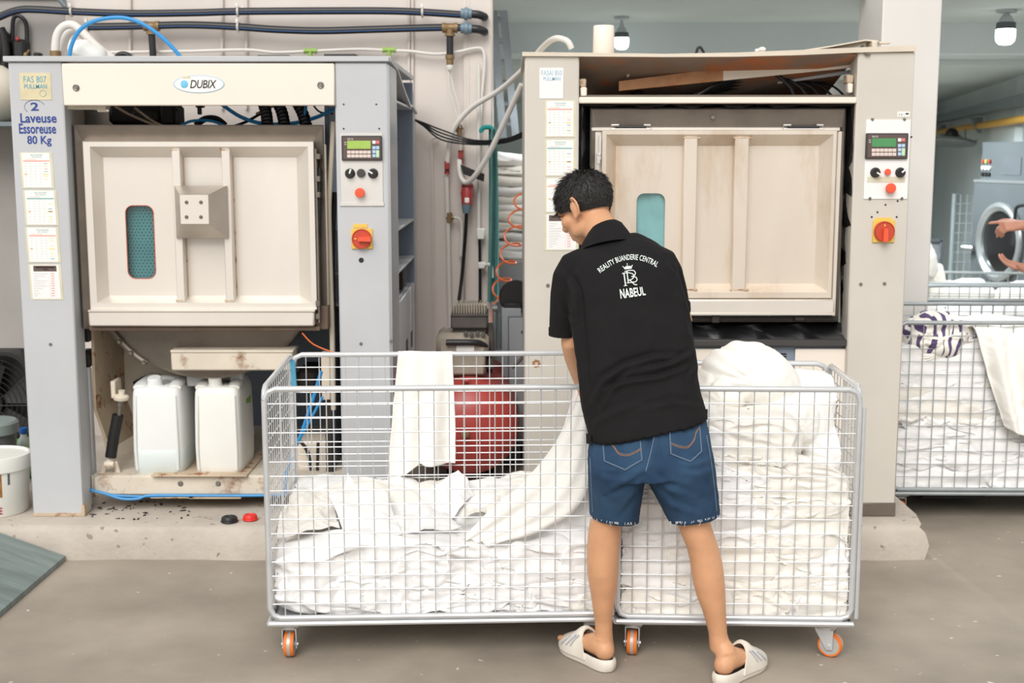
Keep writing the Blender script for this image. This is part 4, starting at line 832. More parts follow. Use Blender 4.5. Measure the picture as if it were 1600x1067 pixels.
# orange coil hose
P = []; 
for k in range(150):
    t = k/149; c = V(lerp(826, 778, t**.8), lerp(300, 470, t), 6.6); a = t*2*PI*6.2; P.append(c+Vector((math.cos(a)*.055*(1-.25*t), math.sin(a)*.05, math.sin(a)*.022)))
mb = MB(); mb.tube(P, .005, 7); mb.tube([P[-1], V(771, 478, 6.58), V(768, 500, 6.5), V(766, 520, 6.4)], .005, 7, 4); single('coil_hose', mb, 'orange_tube', 'orange coiled air hose beside the beige washer', 'hose')
# grey box, wheel and pipe beside the compressor
gb = thing('grey_machine', 'grey steel box with a framed door between compressor and beige washer', 'machine', V(806, 600, 6.3)); mb = MB(); x0, x1 = V(784, 520, 6.2).x, .045; zt_ = V(800, 481, 6.2).z
mb.box(x0, x1, 6.2, 6.6, PZ, zt_, .006); part('body', mb, 'cabinet_grey', gb)
mb = MB(); mb.box(x0+.03, x1+.06, 6.19, 6.2, PZ+.1, zt_-.04, .004); dr = part('door', mb, 'tub_dark', gb); mb = MB(); mb.box(x0+.036, x1+.06, 6.184, 6.194, PZ+.11, zt_-.047, .003); part('door_face', mb, 'cabinet_grey', dr); hole(gb, 817, 519, 6.183, .009)
mb = MB(); mb.lathe([(.055, -.012), (.08, -.012), (.085, 0), (.08, .012), (.055, .012)], V(806, 464, 6.3), (.2, -1, .1), 26); mb.box(V(786, 478, 6.25).x, .045, 6.2, 6.4, zt_, zt_+.022, .004); single('black_pulley', mb, 'black_plastic', 'black pulley wheel on top of the grey steel box', 'wheel')
mb = MB(); mb.tube([V(773, 476, 6.3), V(773, 545, 6.3)], .012, 10); mb.tube([V(781, 490, 6.3), V(781, 545, 6.3)], .008, 8); mb.tube([V(770, 482, 6.3), V(777, 482, 6.3)], .018, 10); single('feed_pipe', mb, 'tray_grey', 'upright grey pipe between the compressor motor and the grey box', 'pipe')
# red compressor
rc = thing('compressor', 'red tank air compressor with grey motor, behind the wire carts', 'compressor', V(738, 750, 6.0)); c = V(733, 668, 5.75); RT = .226
mb = MB(); mb.lathe([(.01, -.085), (.1, -.075), (.17, -.045), (.21, -.005), (.228, .04), (RT, .08), (RT, .75), (.2, .82), (.05, .86)], c, (0, 1, 0), 44); part('tank', mb, 'tank_red', rc)
mb = MB(); mb.lathe([(.018, 0), (.018, .012), (.01, .014), (.01, .03), (0, .03)], V(727, 678, 5.66), (0, -1, 0), 12); part('drain_plug', mb, 'brass', rc)
for sx in (-.13, .13):
    mb = MB(); mb.box(c.x+sx-.02, c.x+sx+.02, 5.9, 6.1, PZ, c.z-RT*.72, .004); part('foot', mb, 'motor_dark', rc)
mb = MB(); p = V(720, 557, 5.85); mb.box(V(682, 540, 5.85).x, V(764, 540, 5.85).x, 5.8, 6.1, V(720, 556, 5.85).z, V(720, 519, 5.85).z, .03); mb.box(V(690, 540, 5.85).x, V(758, 540, 5.85).x, 5.82, 6.05, V(720, 585, 5.85).z, V(720, 550, 5.85).z, .01); part('crankcase', mb, 'motor_grey', rc)
mb = MB(); mb.pbox(713, 540, 741, 549, 5.795, 5.8, .001); part('rating_plate', mb, 'sheet_paper', rc)
for k in range(4):
    mb = MB(); mb.lathe([(.012, 0), (.012, .006), (0, .008)], V(728+k*9, 521+2*(k % 2), 5.8), (0, -1, 0), 10); part('bolt', mb, 'motor_dark', rc)
mb = MB(); mb.pbox(704, 491, 762, 514, 5.83, 6.05, .008); mb.pbox(704, 491.5, 762, 494, 5.82, 6.06, .003); mb.pbox(708, 513, 760, 520, 5.86, 6.03, .004); part('valve_plate', mb, 'motor_dark', rc)
mb = MB()
for k in range(13): a = 708+k*4; mb.pbox(a, 476+(k in (0, 12))*2, a+2.2, 491, 5.85, 6.03, .002)
mb.pbox(707, 480, 760, 491.5, 5.87, 6.01, .008); mb.tube([V(708, 477.5, 5.9), V(760, 477.5, 5.9)], .012, 8); part('cylinder_head', mb, 'motor_grey', rc)
mb = MB(); mb.tube([V(697, 535, 5.78), V(735, 535, 5.78), V(752, 537, 5.8), V(762, 545, 5.85), V(765, 560, 5.9), V(765, 580, 5.95)], .014, 12, 5); part('handle', mb, 'black_pipe', rc)
mb = MB(); mb.tube([V(764, 505, 5.9), V(766, 520, 5.9), V(766, 575, 5.9)], .02, 10); mb.tube([V(800, 575, 6.0), V(815, 560, 6.0), V(822, 545, 6.0)], .008, 8, 4); part('pressure_pipe', mb, 'motor_dark', rc)
mb = MB(); mb.tube([V(723, 594, 5.72), V(732, 594, 5.72)], .014, 8); part('safety_valve', mb, 'valve_red', rc)
mb = MB(); mb.pbox(672, 702, 704, 742, 6.3, 6.7, .02); single('dark_crate', mb, 'tub_dark', 'dark crate on the plinth behind the hanging towel', 'crate')
mb = MB(); mb.pbox(788, 690, 818, 745, 6.3, 6.6, .03); single('rubber_mat_roll', mb, 'black_rubber', 'dark bundle on the plinth right of the red tank', 'bundle')

# ------------------------------------------------------------------ things on and beside the left washer
def jerrycan(x0, x1, y0, y1, Yf, dep, m, label, liquid):
    a, b = V(x0, y1, Yf), V(x1, y0, Yf); w = b.x-a.x; h = b.z-a.z; cx = (a.x+b.x)/2; t = thing('jerrycan', label, 'jerrycan', (cx, Yf+dep/2, a.z), 'jerrycans under the grey washer')
    def ringp(z, s, sy, e=.28):
        out = []
        for k in range(40):
            q = 2*PI*k/40; cs, sn = math.cos(q), math.sin(q); out.append(Vector((cx+math.copysign(abs(cs)**e, cs)*w/2*s, Yf+dep/2+math.copysign(abs(sn)**e, sn)*dep/2*sy, a.z+z*h)))
        return out
    prof = [(0, .84, .84), (.012, .92, .92), (.05, .97, .97), (.1, .985, .985), (.3, 1, 1), (.6, .985, .985), (.8, .965, .965), (.88, .95, .95), (.925, .9, .92), (.945, .84, .86)]
    mb = MB(); mb.loft([ringp(*p) for p in prof]); bd = part('body', mb, m, t, sharp=50)
    for k in (-1, 1):                                       # moulded side ribs
        for q in (.8,):
            mb = MB(); mb.tube([Vector((cx+k*w/2*q*.97, Yf+dep*.012-.0, a.z+h*.06)), Vector((cx+k*w/2*q, Yf-.001, a.z+h*.3)), Vector((cx+k*w/2*q*.97, Yf+.001, a.z+h*.6)), Vector((cx+k*w/2*q*.94, Yf+dep*.03, a.z+h*.86))], .005, 6, 4); part('moulded_rib', mb, m, bd)
    for k in (-1, 1):                                       # raised shoulders left and right, handle between
        mb = MB(); pts = [Vector((cx+k*w*.34, Yf+dep*.12, a.z+h*.93)), Vector((cx+k*w*.33, Yf+dep*.3, a.z+h*.955)), Vector((cx+k*w*.3, Yf+dep*.75, a.z+h*.965)), Vector((cx+k*w*.28, Yf+dep*.9, a.z+h*.94))]; mb.tube(pts, [w*.12, w*.13, w*.13, w*.1], 14, 4, flat=.5); part('shoulder', mb, m, t)
    mb = MB(); mb.tube([Vector((cx-w*.2, Yf+dep*.62, a.z+h*.955)), Vector((cx, Yf+dep*.6, a.z+h*.975)), Vector((cx+w*.2, Yf+dep*.62, a.z+h*.955))], w*.055, 10, 5); part('handle', mb, m, t)
    q = Vector((cx-w*.06, Yf+dep*.2, a.z+h*.925)); mb = MB(); mb.lathe([(w*.15, -.01), (w*.15, .012), (w*.135, .015), (w*.135, .042), (w*.12, .047), (0, .047)], q, (0, -.25, 1), 24); part('cap', mb, m, t)
    if liquid:
        mb = MB(); pr = [(.012, .925, .925), (.05, .974, .974), (.1, .989, .989), (.275, 1.003, 1.003), (.28, .99, .99)]
        mb.loft([ringp(*p) for p in pr]); part('liquid_level', mb, 'liquid_tint', t, 'darker band where liquid fills the bottom', sharp=50)
    return t
jy = 5.38; jc = jerrycan(206, 282, 598, 743, 5.38, .32, 'plastic_translucent', 'half-empty translucent jerrycan standing beside the black damper', True)
jc2 = jerrycan(303, 374, 598, 743, 5.38, .32, 'plastic_white', 'full white jerrycan with a blue side label, right of the half-empty one', False)
x = V(374, 670, 5.38).x; mb = MB(); mb.box(x-.003, x+.0025, 5.50, 5.62, .42, .60, .001); lb = part('side_label', mb, 'cap_blue', jc2, 'blue label with a yellow-green corner'); mb = MB(); mb.box(x+.0022, x+.0035, 5.52, 5.62, .555, .6, .0003); part('label_corner', mb, 'green_fitting', lb)
def cap(px, py, r, m, label):
    p = G(px, py, PZ+.002); mb = MB(); mb.lathe([(r*.98, 0), (r, .004), (r*.97, .016), (r*.86, .022), (r*.6, .024), (r*.55, .021), (0, .021)], p, (0, 0, 1), 30); t = single('screw_lid', mb, m, label, 'lid')
    mb = MB(); mb.tube([p+Vector((math.cos(k*PI/12)*r*1.0, math.sin(k*PI/12)*r*1.0, .004)) for k in range(25)], .0025, 6); part('rim', mb, m, t)
cap(358.5, 815, .034, 'cap_black', 'black screw lid lying on the plinth'); cap(391, 812, .03, 'cap_red', 'red screw lid lying on the plinth by the cart')
# bucket, tub, basin, bottle, fan at the left edge
bk = thing('bucket', 'white plastic bucket with a lid and brown print at the left edge', 'bucket', G(-10, 790, PZ)); p = V(-8, 803, 5.33); bx, by = p.x, 5.35; rb_ = .148; zt2 = V(-8, 724, 5.2).z
mb = MB(); mb.lathe([(rb_*.86, 0), (rb_*.88, .004), (rb_*.99, zt2-PZ-.03), (rb_*.99, zt2-PZ)], (bx, by, PZ+.001), (0, 0, 1), 48); part('body', mb, 'plastic_white', bk)
mb = MB(); h0 = zt2-PZ; mb.lathe([(rb_*1.0, h0-.055), (rb_*1.04, h0-.05), (rb_*1.05, h0-.005), (rb_*1.03, h0+.008), (rb_*.95, h0+.01), (rb_*.93, h0+.002), (0, h0+.002)], (bx, by, PZ), (0, 0, 1), 48); part('lid', mb, 'plastic_white', bk)
def wrap(mb, ang0, ang1, z0, z1, vs, fs, r):
    mb.add([(bx+math.sin(lerp(ang0, ang1, v[0]))*r(z0+(z1-z0)*v[1]), by-math.cos(lerp(ang0, ang1, v[0]))*r(z0+(z1-z0)*v[1]), PZ+lerp(z0, z1, v[1])) for v in vs], fs)
rbk = lambda z: rb_*lerp(.885, .992, z/(zt2-PZ))+.0012
vs, fs, _ = glyphs('WHITE', .02); mb = MB(); wrap(mb, -.15, .56, .016, .046, vs, fs, rbk); part('lettering', mb, 'print_red', bk)
gridv = [(i/6, j/6) for j in range(7) for i in range(7)]; gridf = [(j*7+i, j*7+i+1, (j+1)*7+i+1, (j+1)*7+i) for j in range(6) for i in range(6)]
mb = MB(); wrap(mb, .48, .58, .09, .225, gridv, gridf, rbk); part('print_stripe', mb, 'print_orange', bk)
disc = [(.5, .5)]+[(.5+.5*math.cos(k*PI/8)*(1+.2*math.sin(k*3)), .5+.5*math.sin(k*PI/8)) for k in range(16)]; mb = MB(); wrap(mb, .1, .36, .12, .2, disc, [(0, 1+k, 1+(k+1) % 16) for k in range(16)], rbk); part('print_patch', mb, 'print_brown', bk)
mb = MB(); wrap(mb, .75, .82, .14, .22, gridv, gridf, rbk); part('print_patch', mb, 'tub_dark', bk)
tb = thing('tub', 'grey-green lidded tub behind the white bucket', 'tub', G(0, 745, PZ)); q = V(-12, 700, 5.75); mb = MB(); mb.lathe([(.1, 0), (.108, .3)], (q.x, 5.75, PZ), (0, 0, 1), 36); part('body', mb, 'tub_dark', tb)
hz = V(-12, 660, 5.75).z-PZ; mb = MB(); mb.lathe([(.112, hz-.05), (.12, hz-.045), (.12, hz), (.11, hz+.01), (0, hz+.012)], (q.x, 5.75, PZ), (0, 0, 1), 36); part('lid', mb, 'tub_grey', tb)
q = V(48, 700, 6.0); zb_ = V(48, 692, 6.0).z; bn = thing('basin', 'bright green plastic basin behind the left post', 'basin', (q.x, 6.0, zb_-.12)); mb = MB(); mb.lathe([(.08, -.16), (.085, -.155), (.105, 0), (.112, .004), (.112, -.006), (.1, -.01), (.08, -.15), (0, -.15)], (q.x, 6.0, zb_), (0, 0, 1), 32); part('bowl', mb, 'basin_green', bn)
mb = MB(); mb.box(q.x-.3, q.x+.1, 5.9, 6.15, PZ, zb_-.16, .01); single('low_crate', mb, 'tub_dark', 'dark low crate carrying the green basin', 'crate')
bt = thing('bottle', 'clear bottle with a blue cap standing in the green basin', 'bottle', (q.x-.03, 6.0, zb_-.15)); mb = MB(); mb.lathe([(.035, 0), (.038, .01), (.038, .13), (.03, .16), (.016, .18), (.016, .2)], (q.x-.03, 6.0, zb_-.148), (0, 0, 1), 24); part('body', mb, 'bottle_clear', bt); mb = MB(); mb.lathe([(.019, 0), (.02, .002), (.02, .026), (0, .028)], (q.x-.03, 6.0, zb_+.048), (0, 0, 1), 20); part('cap', mb, 'cap_blue', bt)
fn_ = thing('box_fan', 'black box fan with a round grille behind the tub', 'fan', V(0, 760, 6.3)); a, b = V(-70, 715, 6.3), V(43, 550, 6.3)
mb = MB(); o_ = rrect(a.x, b.x, a.z, b.z, .11); i_ = rrect(a.x+.018, b.x-.018, a.z+.018, b.z-.018, .1); mb.poly([o_, i_], 6.3, 6.42); part('frame', mb, 'black_plastic', fn_)
mb = MB(); c = (a+b)/2
for r_ in np.linspace(.03, .24, 9): mb.tube([c+Vector((math.cos(k*PI/18)*r_, -.01, math.sin(k*PI/18)*r_)) for k in range(37)], .0025, 5)
for k in range(10): mb.tube([c+Vector((math.cos(k*PI/5)*.03, -.01, math.sin(k*PI/5)*.03)), c+Vector((math.cos(k*PI/5)*.24, -.01, math.sin(k*PI/5)*.24))], .0025, 5)
part('grille', mb, 'black_plastic', fn_)
mb = MB()
for k in range(5):
    t = k*2*PI/5; mb.loft([[c+Vector((math.cos(t+q)*r_, .05+.03*q, math.sin(t+q)*r_)) for r_ in (.04, .12, .2)] for q in (0, .25, .5, .75)], cap=False, closed=False)
mb.lathe([(.05, 0), (.05, .04), (0, .05)], c+Vector((0, .06, 0)), (0, -1, 0), 18); part('blades', mb, 'black_plastic', fn_); mb = MB(); mb.box(a.x, b.x, 6.42, 6.44, a.z, b.z, .004); part('back_cover', mb, 'black_plastic', fn_)
mb = MB(); mb.pbox(2, 530, 40, 545, 7.0, 7.14, .004); single('wall_ledge', mb, 'cabinet_grey', 'grey ledge on the wall above the box fan', 'ledge')

# cylinder and cable on top of the right washer
q = V(943, 82, 5.6); mb = MB(); mb.lathe([(.044, 0), (.046, .003), (.044, .118), (.042, .121), (.036, .121), (.035, .09), (0, .09)], (q.x, 5.6, V(943, 81, 5.6).z-.012), (0, 0, 1), 32); single('white_canister', mb, 'cream_paint', 'white open canister standing on top of the beige washer', 'canister')
run('black_wire', [(1087, 86, 5.6), (1090, 76, 5.6), (1094, 74, 5.6), (1099, 81, 5.6), (1100, 86, 5.6)], .006, 'black_rubber', 'small black wire loop on the beige washer top', 'wire')
mb = MB(); mb.ell(V(1191, 77, 5.5), (.016, .016, .01), 10, 8); mb.ell(V(1183, 79, 5.5), (.01, .01, .008), 10, 8); single('paint_scrap', mb, 'plastic_white', 'small white scrap lying on the beige washer top', 'scrap')

# ------------------------------------------------------------------ far room on the right
def bulb(px, py, Y, R, label, power):
    c = V(px, py, Y); t = thing('ceiling_lamp', label, 'lamp', (c.x, Y, 2.465 if Y < 8.2 else 2.23), 'bare bulbs hanging from the ceiling')
    mb = MB(); mb.lathe([(.0, -1.0*R), (R*.6, -.93*R), (R*.92, -.6*R), (R, -.1*R), (R*.98, .55*R), (R*.9, .62*R)], c, (0, 0, 1), 28); part('bulb', mb, 'bulb_glow', t)
    mb = MB(); mb.lathe([(R*.97, .6*R), (R*.95, 1.25*R), (R*.8, 1.3*R)], c, (0, 0, 1), 28); part('collar', mb, 'lamp_dark', t)
    mb = MB(); mb.lathe([(R*.8, 1.28*R), (R*.62, 1.75*R), (R*.3, 2.1*R), (R*.26, 2.6*R)], c, (0, 0, 1), 20); part('heat_sink', mb, 'lamp_grey', t)
    mb = MB(); zc_ = 2.464 if Y < 8.2 else 2.229; mb.tube([c+Vector((0, 0, 2.5*R)), Vector((c.x, Y, zc_))], R*.2, 10); mb.lathe([(R*1.0, 0), (R*1.0, .012), (0, .02)], (c.x, Y, zc_), (0, 0, -1), 22); part('holder', mb, 'lamp_grey', t)
    ld = bpy.data.lights.new('bulb_light', 'SPOT'); ld.spot_size = math.radians(172); ld.spot_blend = .35; ld.energy = power; ld.shadow_soft_size = R*1.05; ld.color = (.86, .95, 1)
    l = bpy.data.objects.new('bulb_light', ld); COL.objects.link(l); l.parent = t; l.location = (0, 0, c.z-t.location.z-R*1.15)
    return c
c1 = bulb(971, 66, 7.75, .044, 'lit bulb hanging above the beige washer beside the white canister', 90)
c2 = bulb(1571, 55, 7.4, .055, 'lit bulb hanging at the upper right, right of the pillar', 34)
bulb(1366, 128, 8.9, .05, 'added unseen bulb behind the pillar, brightening the far room', 170); bulb(1090, 118, 9.6, .05, 'added unseen bulb behind the beige washer, brightening the far room', 300)  # two unseen bulbs, added only to brighten the far room
run('lamp_wire', [(985, -6, 6.95), (978, 10, 7.3), (970, 26, 7.75)], .006, 'lamp_grey', 'white cord along the ceiling to the bulb above the beige washer', 'wire')
run('lamp_wire', [(1640, 0, 7.2), (1600, 8, 7.3), (1574, 17, 7.4)], .009, 'lamp_dark', 'dark cord along the ceiling to the right bulb', 'wire')
S0 = .0
def wl(px, z_at, off):                                  # the point of the slanted wall seen at column px
    u = (px-800)/FPX; best = min((abs((WP(s*.02, off, z_at).x)/max(.1, (WP(s*.02, off, z_at).y*CT - (z_at-H)*ST)) - u), s) for s in range(-20, 400)); return WP(best[1]*.02, off, z_at)
a, b = WP(.05, .08, 1.90), WP(6.8, .08, 1.90); mb = MB(); mb.tube([a, b], .028, 12); single('gas_pipe', mb, 'gas_yellow', 'yellow gas pipe along the far wall right of the pillar', 'pipe')
mb = MB(); a, b = WP(.05, .03, 2.03), WP(6.8, .03, 2.03); d = Vector((0, 0, .035)); e = Vector((NW.x, NW.y, 0))*.1; mb.loft([[a-d, a+d, a+d+e, a-d+e], [b-d, b+d, b+d+e, b-d+e]]); ct = thing('cable_tray', 'grey cable tray above the yellow gas pipe', 'tray', WP(2, .05, 1.9)); part('tray', mb, 'tray_grey', ct)
for px in (1478, 1535):
    p = wl(px, 1.97, .05); mb = MB(); e = Vector((d2.x, d2.y, 0))*.03; o = Vector((NW.x, NW.y, 0))*.1; mb.loft([[p-e, p+e, p+e+o, p-e+o], [q+Vector((0, 0, -.13)) for q in (p-e*.3, p+e*.3, p+e*.3+o*.3, p-e*.3+o*.3)]]); part('bracket', mb, 'tray_grey', ct)
wf = thing('wall_fan', 'grey wall fan tilted down below the yellow pipe', 'fan', V(1490, 232, 10.9)); c = V(1488, 222, 10.9); ax = Vector((-.12, -.10, -1)).normalized()
mb = MB(); mb.lathe([(.0, .04), (.1, .036), (.18, .016), (.192, 0), (.18, -.018), (.1, -.034), (0, -.04)], c, ax, 36); part('guard', mb, 'fan_grey', wf)
mb = MB(); mb.ell(V(1487, 211, 10.9), (.055, .055, .06), 16, 10); part('motor', mb, 'black_plastic', wf)
mb = MB(); mb.tube([V(1495, 210, 11.3), V(1512, 222, 11.4), V(1524, 222, 11.5), V(1531, 210, 11.5), V(1529, 195, 11.6)], .012, 8, 5); mb.tube([V(1508, 200, 11.5), V(1508, 224, 11.5)], .008, 6); part('arm', mb, 'tray_grey', wf)
# dryer, its front turned to the left
Dn = Vector((-.98, -.19, 0)).normalized(); Dw = Vector((-Dn.y*-1, 0, 0)); Dw = Vector((.19, -.98, 0)).normalized(); DA = Vector((3.30, 9.2, 0))
def D(w, dpt, z): p = DA + Dw*w - Dn*dpt; return Vector((p.x, p.y, z))
dz = thing('tumble_dryer', 'large grey tumble dryer with a round steel door', 'dryer', DA + Dw*.5)
def dbox(w0, w1, d0, d1, z0, z1): 
    mb = MB(); mb.loft([[D(w0, d0, z), D(w1, d0, z), D(w1, d1, z), D(w0, d1, z)] for z in (z0, z1)]); return mb
zA = V(1518, 283, 9.2).z
part('body', dbox(0, 1.24, 0, .35, .0, zA), 'dryer_grey', dz); part('control_box', dbox(.03, 1.24, .03, .34, zA+.012, V(1525, 222, 9.1).z), 'dryer_grey', dz); part('seam', dbox(-.005, 1.24, -.006, .3, zA-.006, zA+.012), 'dryer_ring', dz)
zc = V(1561, 378, 8.85).z; cw = .37; ctr = D(cw, 0, zc)
mb = MB(); mb.lathe([(.27, 0), (.276, .016), (.27, .03), (.244, .036), (.215, .02), (.21, 0)], ctr, Dn, 48, cap=False); dd = part('door', mb, 'dryer_ring', dz)
mb = MB(); mb.lathe([(.213, .003), (.17, .012), (.08, .02), (0, .022)], ctr, Dn, 40); part('door_glass', mb, 'dryer_glass', dd)
mb = MB(); p = D(cw-.29, -.03, zc-.06); mb.tube([p, p-Dw*.06+Dn*.02, p-Dw*.1+Dn*.03], .018, 8); part('door_latch', mb, 'dryer_ring', dd)
for i, m_ in enumerate(('valve_red', 'green_fitting', 'valve_red')):
    for j in range(3):
        mb = MB(); mb.lathe([(.014, 0), (.014, .014), (0, .016)], D(.06+.04*i, .03, zA+.05+.045*j), Dn, 12); part('push_button', mb, [m_, 'logo_white', 'black_plastic'][2-j], dz)
part('access_panel', dbox(.30, .52, .026, .04, zA+.05, zA+.17), 'tub_dark', dz); part('access_panel', dbox(.62, .9, .026, .04, zA+.05, zA+.17), 'tub_dark', dz)
mb = MB(); mb.tube([D(.62, -.05, zc+.1), D(.62, -.06, zc+.2), D(.66, -.06, zc+.26), D(.9, -.06, zc+.27)], .012, 8, 4); part('steam_pipe', mb, 'black_pipe', dz)
# white wire rack and framed board against the far wall
p0, p1 = V(1491, 303, 11.0), V(1524, 303, 11.0); zr0 = .5; wr = thing('wire_rack', 'tall white wire rack panel left of the dryer', 'rack', (p0.x, 11.0, 0)); mb = MB()
q0 = Vector((p0.x, 11, p0.z)); q1 = Vector((p1.x+.1, 11, p0.z)); mb.tube([Vector((q0.x, 11, .0)), q0, q1, Vector((q1.x, 11, 0))], .018, 8); part('frame', mb, 'rack_white', wr)
mb = MB()
for k in range(1, 5): xx = lerp(q0.x, q1.x, k/5); mb.tube([Vector((xx, 11, 0)), Vector((xx, 11, q0.z))], .005, 5)
for k in range(1, 16): zz = q0.z*k/16; mb.tube([Vector((q0.x, 11, zz)), Vector((q1.x, 11, zz))], .005, 5)
part('wires', mb, 'rack_white', wr)
a, b = V(1425, 500, 9.8), V(1472, 374, 9.8); mb = MB(); mb.box(a.x, b.x, 9.8, 9.83, .0, b.z, .004); fb = thing('framed_board', 'grey framed board standing behind the linen left of the wire rack', 'board', ((a.x+b.x)/2, 9.8, 0)); part('board', mb, 'cabinet_grey', fb); mb = MB(); mb.box(b.x-.02, b.x+.005, 9.78, 9.8, .0, b.z, .003); mb.box(a.x, b.x, 9.78, 9.8, b.z-.02, b.z+.004, .003); part('frame', mb, 'tub_dark', fb)
mb = MB(); mb.tube([V(1441, 390, 9.76), V(1450, 394, 9.76), V(1457, 405, 9.76)], .02, 8, 4); part('hook', mb, 'tub_dark', fb)

rr = random.Random(12); mb = MB()
for k in range(46):
    p = G(rr.uniform(140, 300), rr.uniform(783, 812), PZ+.001); a = rr.uniform(0, PI); r_ = rr.uniform(.004, .016); d = Vector((math.cos(a), math.sin(a), 0))*r_; e = Vector((-d.y, d.x, 0))*rr.uniform(.2, .5)
    mb.loft([[p-d-e*.4, p-e, p+d*.8, p+d*.5+e, p-d*.6+e*.7], [q+Vector((0, 0, .0025)) for q in (p-d-e*.4, p-e, p+d*.8, p+d*.5+e, p-d*.6+e*.7)]])
single('debris', mb, 'dark_grime', 'dark flakes of dirt scattered on the plinth under the grey washer', 'dirt', None, 'stuff')
# ------------------------------------------------------------------ wire carts and their linen
mat('zinc_wire', (214, 216, 218), .34, metal=.45, var=.05, scale=20)
mat('zinc_dull', (168, 174, 176), .4, metal=.4, var=.08, scale=20)
mat('caster_orange', (236, 124, 44), .45, var=.06, scale=30)
mat('caster_grey', (190, 190, 188), .4, metal=.2, var=.12, scale=30)
mat('strap_blue', (96, 180, 216), .5, var=0)
mat('linen_white', (245, 244, 243), .85, var=.02, scale=5, bump=.3, bscale=30, stretch=(.5, .5, 1.2), sheen=.1)
mat('linen_cream', (244, 240, 232), .85, var=.03, scale=5, bump=.3, bscale=34, stretch=(.6, .6, 1.1), sheen=.1)
mat('linen_hanging', (244, 242, 236), .85, var=.02, scale=5, bump=.3, bscale=60, sheen=.1)
def patterned():
    m = mat('purple_print', (240, 236, 228), .9, var=0); nt = m.node_tree; N = nt.nodes; L = nt.links; b = N['Principled BSDF']
    tc = N.new('ShaderNodeTexCoord'); v = N.new('ShaderNodeTexVoronoi'); v.feature = 'DISTANCE_TO_EDGE'; v.inputs['Scale'].default_value = 8; n = N.new('ShaderNodeTexWave'); n.inputs['Scale'].default_value = 7; n.inputs['Distortion'].default_value = 9; n.inputs['Detail'].default_value = 1
    L.new(tc.outputs['Object'], v.inputs['Vector']); L.new(tc.outputs['Object'], n.inputs['Vector'])
    mu = N.new('ShaderNodeMath'); mu.operation = 'GREATER_THAN'; mu.inputs[1].default_value = .62; L.new(n.outputs[0], mu.inputs[0])
    m2 = N.new('ShaderNodeMath'); m2.operation = 'GREATER_THAN'; m2.inputs[1].default_value = .05; L.new(v.outputs[0], m2.inputs[0])
    m3 = N.new('ShaderNodeMath'); m3.operation = 'MULTIPLY'; L.new(mu.outputs[0], m3.inputs[0]); L.new(m2.outputs[0], m3.inputs[1])
    x = N.new('ShaderNodeMix'); x.data_type = 'RGBA'; x.inputs[6].default_value = rgb((240, 236, 228)); x.inputs[7].default_value = rgb((92, 76, 116)); L.new(m3.outputs[0], x.inputs[0]); L.new(x.outputs[2], b.inputs['Base Color'])
patterned()

